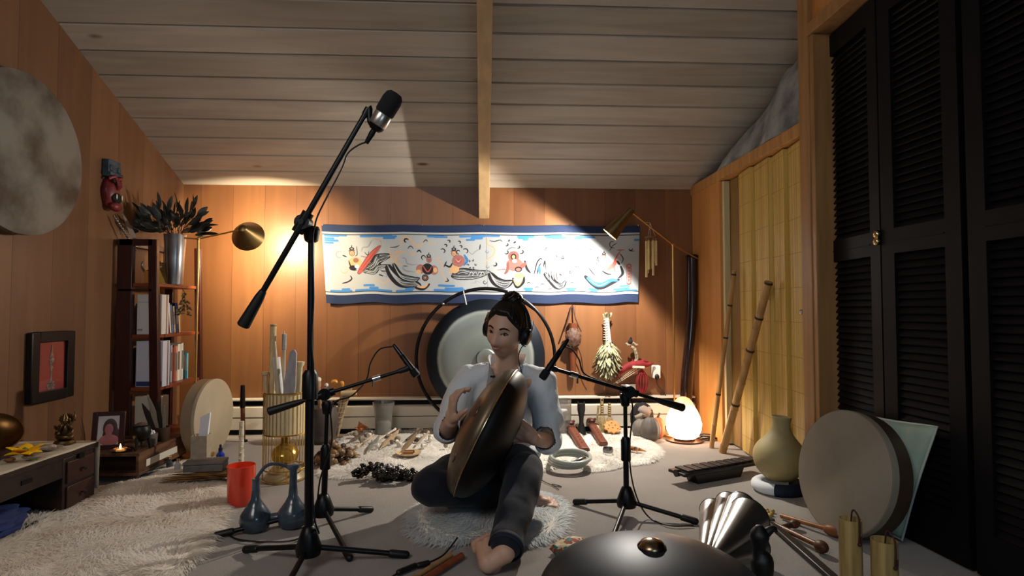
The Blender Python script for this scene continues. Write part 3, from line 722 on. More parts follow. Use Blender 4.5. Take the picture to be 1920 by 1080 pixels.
# wooden flute in a leather sling
fl = thing('wooden_flute', 'reddish carved wooden flute with a woven pouch hanging under the tapestry', 'flute', tuple(P(1073, 712, WY - .02)))
YF = WY - .03
mb = MB(); mb.tube([P(1075, 606, YF), P(1074, 660, YF), P(1073, 708, YF)], [.034, .028, .018], 14); obj('body', mb, mat('red_wood', '#6e3b24', .4, var=.35, scale=12, stretch=(4, 4, 1)), fl)
mb = MB(); q = P(1075, 634, YF - .03); mb.ell(q, (.052, .030, .066), seg=20, rings=14, jit=.25, jf=9); obj('pouch', mb, mat('woven_leather', '#5e4236', .6, col2='#3b241b', scale=60, bump=.6), fl)
mb = MB(); mb.tube([P(1058, 622, YF - .03), P(1066, 596, YF - .01), P(1073, 572, WY - .012), P(1079, 596, YF - .01), P(1090, 622, YF - .03)], .0045, 7, smooth=4); obj('strap', mb, mat('dark_leather', '#3a1d14', .6), fl)
mb = MB(); mb.tube([P(1082, 648, YF - .03), P(1090, 670, YF - .02), P(1094, 700, YF), P(1102, 715, YF)], .003, 6, smooth=4); obj('tassel', mb, mat('dark_leather', ''), fl)
# herb bundle
he = thing('dried_herb_bundle', 'hanging bundle of dried eucalyptus leaves with white bound stems', 'herb bundle', tuple(P(1140, 720, WY - .05)))
YH = WY - .06
mb = MB(); mb.tube([P(1137, 597, YH), P(1139, 618, YH), P(1141, 642, YH)], [.018, .017, .020], 14)
for i in range(9): mb.tube([P(1137, 600 + i * 4.6, YH) + Vector((.0195 * math.cos(a), .0195 * math.sin(a), 0)) for a in [k * PI / 5 for k in range(11)]], .002, 5)
obj('stem_wrap', mb, mat('white_cord', ''), he)
mb = MB(); R_ = random.Random(3)
for i in range(330):
    t = R_.random(); a = R_.uniform(0, 2 * PI); rad = .014 + .058 * math.sin(PI * min(1, t * .85 + .1)) * R_.uniform(.5, 1)
    c = P(1140, 640 + 62 * t, YH); p0 = c + Vector((rad * math.cos(a), max(-.06, min(.04, rad * math.sin(a))), 0))
    mb.leaf(p0, (math.cos(a) * .5, math.sin(a) * .4, -1 + R_.uniform(-.3, .4)), (math.cos(a), math.sin(a), .2), R_.uniform(.035, .06), R_.uniform(.012, .018), .15)
mb.tube([P(1139, 640, YH), P(1141, 705, YH)], [.02, .012], 8)
for i in range(14):
    a = R_.uniform(0, 2 * PI); mb.leaf(P(1138, 600, YH), (math.cos(a) * .7, math.sin(a) * .5, .9), (0, -1, .3), R_.uniform(.03, .06), .018, .2)
obj('leaves', mb, mat('sage_leaf', '#b8b597', .7, col2='#6d6e4c', scale=25), he)
# red hanging marionette bird
ma_ = thing('hanging_marionette', 'red hanging bird marionette with white beaded neck and cords near the outlet', 'marionette', tuple(P(1190, 735, WY - .08)))
YM = WY - .07
mb = MB(); mb.tube([P(1183, 650, YM), P(1190, 655, YM), P(1194, 672, YM), P(1190, 680, YM), P(1200, 684, YM)], [.010, .012, .012, .009, .011], 10, smooth=4); 
for k in range(9): mb.ell(P(1175 + k * 2.4, 645 + 2 * math.sin(k), YM), .009, seg=8, rings=6)
obj('beaded_neck', mb, mat('bone_beads', '#b8ab93', .6, col2='#5b4a38', scale=60), ma_)
mb = MB(); mb.ell(P(1182, 641, YM), (.016, .014, .018), seg=12, rings=8); mb.leaf(P(1182, 640, YM), (.2, 0, 1), (0, -1, 0), .03, .02); obj('head', mb, mat('black_felt', '#0d0d0f', .8), ma_)
mb = MB(); mb.tube([P(1157, 708, YM), P(1163, 697, YM), P(1180, 686, YM), P(1200, 682, YM), P(1214, 684, YM), P(1226, 680, YM)], [.008, .018, .024, .024, .014, .004], 12, smooth=4)
mb.tube([P(1186, 684, YM), P(1187, 674, YM)], [.01, .004], 8); mb.tube([P(1200, 682, YM), P(1206, 676, YM), P(1216, 678, YM)], [.012, .012, .004], 8)
obj('body', mb, mat('red_felt', '#8a2029', .8, var=.4, scale=30), ma_)
mb = MB(); mb.box(P(1197, 688, YM - .02), (.08, .012, .014), Matrix.Rotation(.05, 3, 'Y')); obj('control_bar', mb, mat('bone_white', '#d9d2c2', .5), ma_)
mb = MB()
for a, b in (((1155, 718), (1196, 690)), ((1157, 719), (1200, 692)), ((1150, 720), (1190, 690))): mb.tube([P(*a, YM - .01), P(*b, YM - .01)], .0012, 5)
obj('string', mb, mat('white_cord', ''), ma_)
mb = MB()
for k in range(9):
    s = (k - 4) / 4; mb.tube([P(1204, 692, YM), P(1204 + s * 11, 712, YM - .02 * (k % 2)), P(1204 + s * 6, 736, YM)], .0035, 6, smooth=4)
obj('fringe', mb, mat('red_felt', ''), ma_)
# plug and outlet
pl = thing('plug_adapter', 'white plug adapter with a black plug on the wall by the brass lamp', 'adapter', tuple(P(1230, 715, WY)))
mb = MB(); q = P(1230, 697, WY - .03); mb.box(q, (.052, .045, .085)); obj('body', mb, mat('white_plastic', '#e8e6e0', .35), pl, bevel=.006)
mb = MB(); q = P(1232, 707, WY - .065); mb.ell(q, (.016, .014, .02), seg=12, rings=8); mb.tube([q, P(1233, 722, WY - .06), P(1250, 745, WY - .05), P(1262, 800, WY - .1)], .003, 6, smooth=4); obj('cord', mb, mat('black_rubber', '#0c0c0c', .5), pl)
ou = thing('outlet_plate', 'white outlet plate low on the wall left of the red marionette', 'outlet', tuple(P(1178, 738, WY)))
mb = MB(); mb.box(P(1178, 730, WY - .006), (.10, .008, .07)); obj('plate', mb, mat('white_plastic', ''), ou, bevel=.003)
# didgeridoo in the corner
dj = thing('didgeridoo', 'dark glossy didgeridoo leaning in the right back corner', 'didgeridoo', tuple(F(1290, 800)))
dj.location = (P(1287, 795, 3.8).x, 3.80, 0)
mb = MB(); b0 = Vector(dj.location); t0 = P(1298, 482, 3.83); 
prof = [b0 + Vector((0, 0, .045)), b0.lerp(t0, .3) + Vector((-.012, 0, 0)), b0.lerp(t0, .65) + Vector((.008, 0, 0)), t0]
mb.tube(prof, [.044, .036, .034, .037], 18, smooth=6); obj('tube', mb, mat('dark_gloss_wood', '#241310', .2, var=.5, scale=10, coat=.6), dj)
mb = MB(); mb.lathe([(.03, -.012), (.041, -.004), (.041, .008), (.028, .016), (.022, .006)], t0, t0 - prof[2], 18); obj('mouth_ring', mb, mat('black_felt', ''), dj)

# ================================================================ LEFT WALL
# large frame drum hung on the left wall
q = PX(14, 288, WL); 
fd = thing('frame_drum', 'large mottled hide frame drum hanging on the left wall', 'frame drum', (WL, q.y, q.z), rot=(0, 0, 0))
dR = (PX(14, 136, WL).z - PX(14, 440, WL).z) / 2
mb = MB(); mb.lathe([(dR - .01, .004), (dR, .0), (dR, .075), (dR - .01, .078), (dR - .014, .06)], (0, 0, 0), (1, 0, 0), 72); obj('frame', mb, mat('drum_frame_dark', '#3b2c20', .5), fd, local=True)
mb = MB(); mb.lathe([(.0001, .080), (dR - .01, .080), (dR + .0015, .075), (dR + .002, .052), (dR - .002, .05)], (0, 0, 0), (1, 0, 0), 72)
obj('drumhead', mb, mat('mottled_hide', '#7a756c', .7, col2='#4a3d30', scale=5, detail=9, contrast=(.36, .6), bump=.15), fd, smooth=40, local=True)
# carved mask
q0 = PX(202, 345, WL)
mk = thing('carved_mask', 'small carved wooden mask with a blue crown and red face on the left wall', 'mask', tuple(q0))
W2 = .07; H2 = (PX(202, 300, WL).z - PX(202, 390, WL).z) / 2
mb = MB(); mb.box((.025, 0, H2 * .62), (.05, W2 * 1.7, H2 * .7)); mb.box((.045, 0, H2 * .38), (.05, W2 * 1.8, H2 * .16)); mb.box((.05, -W2 * .55, H2 * .62), (.02, .03, .03)); mb.box((.05, W2 * .55, H2 * .62), (.02, .03, .03))
obj('crown', mb, mat('dull_blue_paint', '#3c5566', .5, col2='#23303c', scale=20), mk, bevel=.006, local=True)
mb = MB(); mb.ell((.02, 0, -.05), (.055, W2 * .95, H2 * .62), seg=24, rings=18, jit=.12, jf=3)
mb.tube([(.065, 0, .03), (.09, 0, -.015), (.075, 0, -.03)], [.010, .018, .008], 10); 
for s in (-1, 1): mb.tube([(.05, s * .055, .02), (.075, s * .03, .035), (.07, s * .008, .022)], .009, 8)
mb.ell((.06, 0, -.12), (.035, .045, .025), seg=14, rings=10)
obj('face', mb, mat('ox_red_paint', '#7a2a2c', .4, var=.4, scale=15), mk, smooth=60, local=True)
mb = MB(); mb.ell((.07, 0, -.075), (.018, .042, .028), seg=16, rings=10); obj('mouth', mb, mat('black_felt', ''), mk, local=True)
for s in (-1, 1):
    mb = MB(); mb.ell((.068, s * .028, .008), (.01, .016, .009), seg=10, rings=8); obj('eye', mb, mat('black_felt', ''), mk, local=True)
    mb = MB(); mb.ell((.088, s * .026, -.07), (.004, .005, .014), seg=8, rings=6); obj('tooth', mb, mat('bone_white', '#d9d2c2', .5), mk, local=True)
mk.scale = (.7, .85, 1)
# framed red picture
ya_, yb_ = PX(56, 690, WL + .02).y, PX(137, 690, WL + .02).y
z1_, z0_ = PX(56, 625, WL + .02).z, PX(56, 757, WL + .02).z
z1b, z0b = PX(137, 620, WL + .02).z, PX(137, 743, WL + .02).z
z1_, z0_ = (z1_ + z1b) / 2, (z0_ + z0b) / 2
pf = thing('framed_picture', 'black framed picture of a pale statue on red, on the left wall', 'picture', (WL, (ya_ + yb_) / 2, z0_))
hw, hh = (yb_ - ya_) / 2, (z1_ - z0_)
mb = MB(); fwid = hw * .50; fw2 = .045
for a, b in (((0, -hw, 0), (.028, -hw + fw2, hh)), ((0, hw - fw2, 0), (.028, hw, hh)), ((0, -hw + fw2, 0), (.028, hw - fw2, fw2)), ((0, -hw + fw2, hh - fw2), (.028, hw - fw2, hh))): mb.box2(a, b)
obj('frame', mb, mat('black_wood', '#0e0b0b', .35), pf, bevel=.003, local=True)
mb = MB(); mb.box2((.004, -hw + fw2, fw2), (.012, hw - fw2, hh - fw2)); obj('picture', mb, mat('picture_red', '#9c3734', .5), pf, local=True)
mb = MB(); cz = hh / 2
X_ = .0135
def fig(y, z, ry, rz): mb.ell((X_, y, z), (.0022, ry, rz), seg=14, rings=10)
for y, z, ry, rz in ((0, hh * .72, .004, .03), (0, hh * .64, .012, .014), (.002, hh * .58, .017, .012), (-.003, hh * .53, .010, .014), (.004, hh * .47, .008, .010), (.002, hh * .40, .005, .035), (0, hh * .29, .006, .02), (0, hh * .25, .022, .007), (-.002, hh * .21, .028, .010), (.002, hh * .17, .024, .006)): fig(y, z, ry, rz)
obj('statue_print', mb, mat('print_grey', '#a59a92', .5, col2='#5a4f4c', scale=60), pf, local=True)
mb = MB(); mb.box2((.0155, -hw + fw2, fw2), (.017, hw - fw2, hh - fw2)); g = obj('glass', mb, mat('clear_glass', '#ffffff', .04, trans=1), pf, local=True)
# ================================================================ BOOKSHELF AND WHAT STANDS ON IT
M_redwood = mat('dark_red_wood', '#3a1510', .32, var=.4, scale=6, stretch=(6, 6, 1), coat=.2)
M_redwood2 = mat('red_brown_wood', '#7c3a1e', .4, var=.3, scale=6, stretch=(1, 6, 6))
sy0 = PX(212, 600, WL).y; sy1 = sy0 + .50          # near and far end of the shelf unit
xb_ = WL + .012; xf = P(290, 600, sy0).x           # back and front
ZT = P(245, 448, sy0).z
tiers = [.10, .385, .665, .94]
bs = thing('bookshelf', 'dark red open bookshelf with four boards against the left wall', 'bookshelf', ((xb_ + xf) / 2, (sy0 + sy1) / 2, 0))
def post(x0, y0, w, d, lean=0.0, h=ZT):
    mb = MB(); mb.add([(x0 + a + (lean if z == 0 else 0), y0 + b, z) for z in (0, h) for a, b in ((0, 0), (w, 0), (w, d), (0, d))], [(0, 1, 2, 3), (7, 6, 5, 4)] + [(i, i + 4, (i + 1) % 4 + 4, (i + 1) % 4) for i in range(4)])
    return mb
for mb in (post(xb_, sy0, .08, .03), post(xf - .045, sy0, .045, .03, .035), post(xb_, sy1 - .03, .05, .03), post(xf - .03, sy1 - .03, .035, .03, .03)): obj('post', mb, M_redwood, bs, bevel=.003)
for z in tiers:
    mb = MB(); mb.box2((xb_, sy0 + .01, z - .018), (xf - .004 + .03 * (1 - z / ZT), sy1 - .01, z)); obj('shelf', mb, M_redwood2, bs, bevel=.002)
for a_, b_ in ((ZT - .035, ZT), (ZT - .28, ZT - .265)):
    mb = MB(); mb.box2((xb_ + .01, sy0, a_), (xf - .02, sy0 + .022, b_)); obj('end_rail', mb, M_redwood, bs, bevel=.002)
mb = MB(); mb.box2((xb_, sy0 + .03, ZT - .03), (xb_ + .02, sy1 - .03, ZT)); obj('back_rail', mb, M_redwood, bs, bevel=.002)
M_paper = mat('page_paper', '#e9e2d2', .85)
M_card = mat('white_card', '#c9c6cc', .6)
# large white file boxes in the open end
for i, (z, w_, h, lab, colr) in enumerate([(.665, .13, .215, 'white cardboard file at the near end of the middle shelf', '#c6c1bd'), (.385, .14, .245, 'pale grey file with a blue band at the near end of the lower shelf', '#bdbcc8'), (.10, .14, .235, 'cream file at the near end of the bottom shelf', '#b9afa0')]):
    t = thing('file_box', lab, 'file box', (xb_ + .09 + w_ / 2, sy0 + .07, z), 'files at the near end of the bookshelf')
    mb = MB(); mb.box2((-w_ / 2, -.035, 0), (w_ / 2, .035, h)); obj('cover', mb, mat('file_%d' % i, colr, .6), t, bevel=.002, local=True)
    mb = MB(); mb.box2((-w_ / 2 + .004, -.0365, h * (.80 if i == 0 else .02)), (w_ / 2 - .004, -.035, h * (.81 if i == 0 else .12 if i == 1 else .03))); obj('band', mb, mat('file_band_%d' % i, ['#8e8984', '#22345f', '#8d8474'][i], .5), t, local=True)
    if i == 0:
        mb = MB(); mb.box2((-w_ / 2 + .004, -.0365, .02), (-w_ / 2 + .03, -.035, .03)); obj('sticker', mb, mat('sticker_grey', '#8f8b86', .6), t, local=True)
# books
R_ = random.Random(5)
def book(y, z, th, h, d, lean, col, label, grp):
    t = thing('book', label, 'book', (xf - .035, y, z), grp, rot=(lean, 0, 0))
    mb = MB(); mb.box2((-d, -th / 2, 0), (.0, -th / 2 + .0022, h)); mb.box2((-d, th / 2 - .0022, 0), (.0, th / 2, h)); mb.box2((-.003, -th / 2, 0), (.0, th / 2, h)); obj('cover', mb, mat('book_' + col.strip('#'), col, .5), t, bevel=.0008, local=True)
    mb = MB(); mb.box2((-d + .004, -th / 2 + .0022, .004), (-.003, th / 2 - .0022, h - .004)); obj('pages', mb, M_paper, t, local=True)
    if th > .014:
        mb = MB(); mb.box2((.0, -th / 2 + .004, h * .3), (.0008, th / 2 - .004, h * .8)); obj('spine_print', mb, mat('spine_ink', '#6b5f5a', .6), t, local=True)
    return t
rows = [(.665, [(.020, .185, '#c9b9a0', 'cream'), (.016, .19, '#cbb7a8', 'pale pink'), (.018, .17, '#8a8a90', 'grey'), (.022, .185, '#6d2f3c', 'maroon'), (.014, .19, '#d8d4cc', 'thin white'), (.020, .18, '#5c6f8c', 'slate blue'), (.016, .17, '#b7a48c', 'tan'), (.026, .19, '#1c2c58', 'thick navy'), (.012, .185, '#d6c08e', 'slim straw')], [.06, .08, .10, .12, .15, .17, .14, .12, .12], 'leaning books on the middle shelf', 'leaning on the middle shelf'),
        (.385, [(.024, .24, '#e3dccb', 'wide ivory'), (.014, .245, '#b0813c', 'mustard'), (.018, .235, '#a9a08e', 'stone grey'), (.030, .24, '#efe9da', 'thickest white'), (.016, .23, '#6a6470', 'dark grey'), (.018, .235, '#9aa2ac', 'light grey'), (.014, .22, '#7c2f26', 'brick red'), (.020, .23, '#a35a3c', 'rust'), (.016, .225, '#c9968a', 'rose'), (.026, .235, '#e9e3d2', 'white and tall'), (.014, .235, '#d9cfb6', 'narrow beige'), (.020, .24, '#cfd0cc', 'pale silver'), (.016, .20, '#28423f', 'dark green')], [0] * 13, 'upright books on the lower shelf', 'standing upright on the lower shelf')]
for z, bs_, leans, grp, where in rows:
    y = sy0 + .125
    for i, ((th, h, c_, nm), ln) in enumerate(zip(bs_, leans)):
        book(y + th / 2, z + (.0 if ln == 0 else .001), th, h * .9, .13, ln, c_, nm + ' book ' + where + (' between white ones' if False else ''), grp)
        y += th + .002 + (.004 if ln else 0)
y_ = sy0 + .41
for th, h, c_, nm in ((.018, .16, '#1d5a66', 'deep teal'), (.012, .15, '#5fb0c0', 'light turquoise')):
    book(y_, .385, th, h, .12, 0, c_, nm + ' book at the far end of the lower shelf', 'upright books on the lower shelf'); y_ += th + .003
# galvanized vase with dark leaves
vy = sy0 + .22; vp = P(331, 500, vy + .02); vx = vp.x
vs_ = thing('metal_vase', 'tall galvanized metal vase full of dark leaves on the bookshelf top tier', 'vase', (vx - .0, vy, .94))
vz = P(327, 440, vy).z - .94
mb = MB(); mb.lathe([(.0, 0), (.044, 0), (.046, .005), (.050, vz * .5), (.058, vz - .004), (.060, vz), (.055, vz), (.048, vz * .5), (.042, .01), (0, .01)], (0, 0, 0), seg=36); obj('body', mb, mat('galvanized_steel', '#b9bcc0', .28, .9, var=.3, scale=14), vs_, local=True)
mb = MB(); R_ = random.Random(9)
for i in range(120):
    a = R_.uniform(0, 2 * PI); el = R_.uniform(.05, 1.25); d = Vector((math.cos(a) * math.cos(el) * 1.15, math.sin(a) * math.cos(el) * .8, math.sin(el)))
    L = R_.uniform(.05, .16); c = Vector((0, 0, vz)) + Vector((math.cos(a) * .03, math.sin(a) * .03, 0)); s_ = c + d * L
    if s_.x > .12: s_.x = .12
    mb.leaf(s_, d + Vector((R_.uniform(-.3, .3), R_.uniform(-.3, .3), R_.uniform(-.1, .3))), Vector((R_.uniform(-1, 1), -1, R_.uniform(-.5, 1))), R_.uniform(.06, .10), R_.uniform(.022, .038), R_.uniform(-.3, .3))
obj('leaves', mb, mat('dark_dried_leaf', '#4a4d48', .55, col2='#1d201e', scale=14), vs_, local=True)
mb = MB()
for i in range(26):
    a = R_.uniform(0, 2 * PI); el = R_.uniform(.1, 1.2); d = Vector((math.cos(a) * math.cos(el), math.sin(a) * math.cos(el) * .8, math.sin(el))); c = Vector((0, 0, .02))
    mb.tube([c, Vector((math.cos(a) * .03, math.sin(a) * .03, vz)), Vector((0, 0, vz)) + d * R_.uniform(.1, .17)], .0018, 5, smooth=3)
obj('stems', mb, mat('dry_stem', '#5e4a32', .8), vs_, local=True)
# golden card, candle glass, dried flowers, wooden figure
q = P(338, 527, sy0 + .2)
cdo = thing('golden_card', 'golden card in a white edged frame beside the metal vase', 'card', (xf - .05, sy0 + .17, .94), rot=(0, 0, .5))
mb = MB(); S = Matrix.Rotation(-.18, 3, 'X'); mb.box(S @ Vector((0, .0, .064)), (.078, .005, .125), S); obj('frame', mb, M_card, cdo, bevel=.001, local=True)
mb = MB(); mb.box(S @ Vector((.003, -.0032, .064)), (.070, .001, .118), S); obj('face', mb, mat('gold_paper', '#b8923f', .45, var=.15, scale=90), cdo, local=True)
mb = MB(); mb.lathe([(.012, 0), (.014, .0), (.014, .0008), (.012, .0008)], S @ Vector((.003, -.0040, .083)), S @ Vector((0, -1, 0)), 20, close=True); obj('emblem_ring', mb, mat('gold_ink', '#8b6a22', .5), cdo, local=True)
cj = thing('candle_glass', 'small grey candle glass with a white label behind the shelf front post', 'candle', (xf - .05, sy0 + .055, .94))
mb = MB(); mb.lathe([(0, 0), (.019, 0), (.019, .065), (.017, .065), (.017, .004), (0, .004)], (0, 0, 0), seg=24); obj('glass', mb, mat('smoky_glass', '#7c8088', .15), cj, local=True)
mb = MB(); mb.lathe([(.0193, .006), (.0198, .006), (.0198, .026), (.0193, .026)], (0, 0, 0), seg=24, close=True); obj('label_band', mb, M_card, cj, local=True)
wf = thing('wooden_figurine', 'small carved wooden figurine perched high on the shelf by the vase', 'figurine', (xf - .045, sy0 + .045, ZT + .001 - .16))
wf.location.z = .94 + .067
mb = MB(); mb.ell((0, 0, .075 + .05), (.013, .013, .016), seg=14, rings=10); mb.tube([(0, 0, .0), (.003, 0, .03), (-.003, 0, .06), (0, 0, .11)], [.018, .013, .016, .009], 12, smooth=4)
mb.tube([(-.003, -.008, .09), (.014, -.014, .065), (.010, -.016, .045)], .006, 8, smooth=3); mb.tube([(.0, .008, .09), (-.016, .008, .065), (-.004, .0, .045)], .006, 8, smooth=3)
obj('body', mb, mat('honey_wood', '#b57a3c', .4, var=.3, scale=30), wf, local=True)
mb = MB(); mb.box2((-.03, -.02, -.067), (.02, .02, 0)); obj('block', mb, mat('honey_wood', ''), wf, bevel=.002, local=True)
df = thing('dried_flowers', 'small bunch of dried flowers hanging at the front of the middle shelf', 'dried flowers', (xf - .0, sy0 + .31, .665 + .10))
mb = MB()
for i in range(60):
    a = R_.uniform(0, 6.28); t = R_.random(); c = Vector((math.cos(a) * .028 * t + .0, math.sin(a) * .03 * t, .13 - t * .13))
    mb.leaf(c, (math.cos(a), math.sin(a), -.8), (0, -1, .3), R_.uniform(.015, .03), .012, .3)
mb.tube([(-.02, 0, .17), (0, 0, .13), (0, 0, .02)], .003, 6); obj('blossoms', mb, mat('dry_olive', '#857650', .8, col2='#3e3524', scale=50), df, local=True)
fg = thing('dark_figurine', 'dark metal animal figurine inside the open top end of the shelf', 'figurine', (xb_ + .15, sy0 + .06, .94))
mb = MB(); mb.ell((0, 0, .05), (.04, .02, .03), seg=16, rings=12); mb.ell((.035, -.005, .09), (.018, .015, .018), seg=12, rings=9); mb.tube([(.02, 0, .06), (.033, 0, .085)], [.016, .01], 8)
for x, y in ((-.025, -.01), (-.025, .01), (.022, -.01), (.022, .01)): mb.tube([(x, y, .04), (x, y, .0)], [.009, .007], 8)
mb.tube([(-.035, 0, .06), (-.055, 0, .09), (-.05, 0, .12)], [.007, .005, .003], 7, smooth=3); mb.leaf((.03, -.01, .1), (-.2, 0, 1), (0, -1, 0), .022, .012); mb.leaf((.042, -.01, .1), (.2, 0, 1), (0, -1, 0), .022, .012)
obj('body', mb, mat('dark_bronze', '#4a4238', .35, .7), fg, local=True)
# long feathers and beaded sticks leaning at the back of the shelf top
for a, b, nm, lab, m_ in (((213, 404), (244, 446), 'beaded_stick', 'beaded silver stick leaning on the wall above the bookshelf', mat('silver_beads', '#9a958c', .3, .7, col2='#2a2623', scale=90)),
                         ((228, 402), (250, 440), 'grey_feather', 'grey feather standing beside the beaded stick above the bookshelf', mat('grey_feather', '#7a6c62', .8))):
    p1 = PX(a[0], a[1], WL + .03); p0 = PX(b[0] + 12, b[1] + 24, WL + .07)
    t = thing(nm, lab, 'feather' if 'feather' in nm else 'stick', tuple(p0))
    mb = MB()
    if nm == 'beaded_stick':
        mb.cyl(p0, p1, .004, seg=8)
        for k in range(12): mb.ell(p0.lerp(p1, .15 + k * .07), .0075, seg=8, rings=6)
        obj('beads', mb, m_, t)
    else:
        mb.leaf(p0, p1 - p0, (1, -.3, 0), (p1 - p0).length, .03, .05, seg=8); obj('vane', mb, m_, t)
        mb = MB(); mb.cyl(p0, p1, .0018, .0008, 6); obj('quill', mb, mat('bone_white', ''), t)

# ================================================================ LOW CHEST WITH CLOTH
M_dkwood = mat('dark_walnut', '#2a1710', .45, var=.5, scale=7, stretch=(1, 4, 4), bump=.1)
CH = .245; cyf = F(185, 828, CH).y; cxf = F(185, 828, CH).x
ch = thing('low_chest', 'low dark wooden chest at the left wall with an open front shelf', 'chest', ((WL + cxf) / 2, (cyf + .9) / 2, 0))
mb = MB(); mb.box2((WL + .005, .7, CH - .022), (cxf, cyf, CH)); obj('top', mb, M_dkwood, ch, bevel=.003)
mb = MB(); mb.box2((cxf - .03, .7, CH - .095), (cxf - .006, cyf - .2, CH - .022)); obj('apron', mb, M_dkwood, ch, bevel=.002)
mb = MB(); mb.box2((WL + .01, cyf - .20, .0), (cxf - .004, cyf - .012, CH - .022)); obj('end_cabinet', mb, M_dkwood, ch, bevel=.003)
for zc in (.07, .165):
    mb = MB(); mb.box2((cxf - .004, cyf - .185, zc - .042), (cxf + .004, cyf - .03, zc + .042)); d_ = obj('drawer', mb, mat('dark_plum_wood', '#3a201a', .4, var=.4, scale=9), ch, bevel=.002)
    mb = MB(); mb.lathe([(.003, 0), (.003, .01), (.009, .014), (.001, .02)], (cxf + .004, cyf - .105, zc), (1, 0, 0), 12); obj('knob', mb, mat('black_gap', ''), d_)
mb = MB(); mb.box2((WL + .01, .7, .0), (cxf - .02, cyf - .2, .02)); obj('bottom_board', mb, M_dkwood, ch)
mb = MB(); mb.box2((WL + .005, .7, .02), (WL + .02, cyf - .2, CH - .022)); obj('back_board', mb, M_dkwood, ch)
mb = MB()
for y in (cyf - .11,): mb.box((cxf + .0045, y, CH - .03), (.003, .03, .02)); 
for k in range(3): mb.box((cxf - .0045, cyf - .38 - k * .34, CH - .055), (.003, .05, .016))
obj('iron_plate', mb, mat('black_iron', '#0b0a0a', .5, .6), ch)
def cloth_strip(x0, x1, y0, y1, z, over_y=0, over_x=0, amp=.004, n=60, thick=.0025):
    mb = MB(); vs = []; fs = []; nx, ny = 16, n
    for j in range(ny + 1):
        for i in range(nx + 1):
            x = x0 + (x1 - x0) * i / nx; y = y0 + (y1 + over_y - y0) * j / ny; zz = z + amp * mnoise.noise(Vector((x * 9, y * 9, 1))) * .6 + amp * .6
            if y > y1: 
                dn = y - y1; y = y1 + .004 + .006 * math.sin(x * 60) * min(1, dn * 8); zz = z + .004 - dn
            vs.append((x, y, zz))
    for j in range(ny):
        for i in range(nx):
            a = j * (nx + 1) + i; fs.append((a, a + 1, a + nx + 2, a + nx + 1))
    mb.add(vs, fs); return mb
cl = obj('table_cloth', cloth_strip(WL + .01, cxf + .004, .75, cyf + .002, CH + .002, over_y=.20), mat('oatmeal_linen', '#cbbfa8', .85, var=.25, scale=6, bump=.15, bscale=60), smooth=180)
cl.modifiers.new('solid', 'SOLIDIFY').thickness = .003
tag(cl, 'oatmeal cloth over the low dark chest, hanging down its far end', 'cloth')
CT = CH + .008
# brass singing bowl leaning behind, its glint modelled as a gold star
q = P(40, 805, 2.0); by = 1.98
bw_ = thing('bronze_gong_plate', 'large bronze dish leaning on the left wall with a star glint', 'dish', (WL + .155, 2.26, CT))
mb = MB(); dirn = Vector((.5, -.45, .75)); R0 = .088
mb.lathe([(.0001, .0), (.03, .0), (.05, .006), (R0 * .9, .022), (R0, .035), (R0 + .004, .033), (R0 * .92, .015), (.05, -.004), (.0001, -.006)], (0, .0, .075), dirn, 40); obj('dish', mb, mat('old_bronze', '#6a4a26', .3, .9, var=.4, scale=18), bw_, local=True)
st_ = [((.018 if k % 2 == 0 else .007) * math.cos(k * PI / 4 + .3), (.018 if k % 2 == 0 else .007) * math.sin(k * PI / 4 + .3)) for k in range(8)]
Mx = Matrix.Translation(Vector((0, 0, .075)) + dirn.normalized() * .012) @ rot_to(dirn).to_4x4(); mb = MB(); mb.prism(st_, .004, Mx); obj('star', mb, mat('glint_gold', '#f0d27a', .2, 1), bw_, local=True)
mb = MB(); mb.box2((-.09, -.12, 0), (.05, .12, .012)); mb.box2((-.06, .0, .0), (-.045, .04, .09)); obj('stand', mb, mat('dark_walnut', ''), bw_, bevel=.002, local=True)
# seated brass statue with offerings
sp_ = F(121, 832, CT)
sg = thing('seated_statue', 'small bronze seated statue on the cloth covered chest', 'statue', (sp_.x, sp_.y, CT))
Mb = mat('green_bronze', '#6b5436', .35, .85, var=.5, scale=25)
mb = MB(); mb.lathe([(0, 0), (.036, 0), (.038, .006), (.033, .014), (.0, .016)], seg=24); obj('base', mb, Mb, sg, local=True)
mb = MB(); mb.ell((0, 0, .028), (.036, .024, .015), seg=20, rings=12); mb.ell((0, 0, .055), (.019, .015, .028), seg=18, rings=12); mb.ell((0, -.002, .092), (.013, .013, .015), seg=16, rings=12)
mb.lathe([(.013, 0), (.010, .008), (.006, .018), (.001, .028)], (0, 0, .102), seg=14)
mb.tube([(0, -.012, .088), (.002, -.022, .075), (-.004, -.024, .06), (-.010, -.022, .055)], [.006, .0055, .004, .003], 8, smooth=4)
for s in (-1, 1):
    mb.tube([(s * .016, 0, .074), (s * .030, -.006, .062), (s * .028, -.016, .075)], [.007, .006, .004], 8, smooth=3); mb.tube([(s * .016, .002, .07), (s * .030, -.002, .05), (s * .022, -.02, .040)], [.007, .006, .004], 8, smooth=3)
    mb.ell((s * .015, .002, .094), (.008, .003, .011), seg=10, rings=8)
mb.tube([(.028, -.016, .07), (.040, .0, .11), (.030, .006, .13)], [.003, .003, .001], 6, smooth=3)
for a in range(11):
    an = a * PI / 10; mb.leaf((math.cos(an) * .012, .012, .09 + math.sin(an) * .01), (math.cos(an), 0, math.sin(an) + .2), (0, -1, 0), .024, .010)
obj('figure', mb, Mb, sg, smooth=60, local=True)
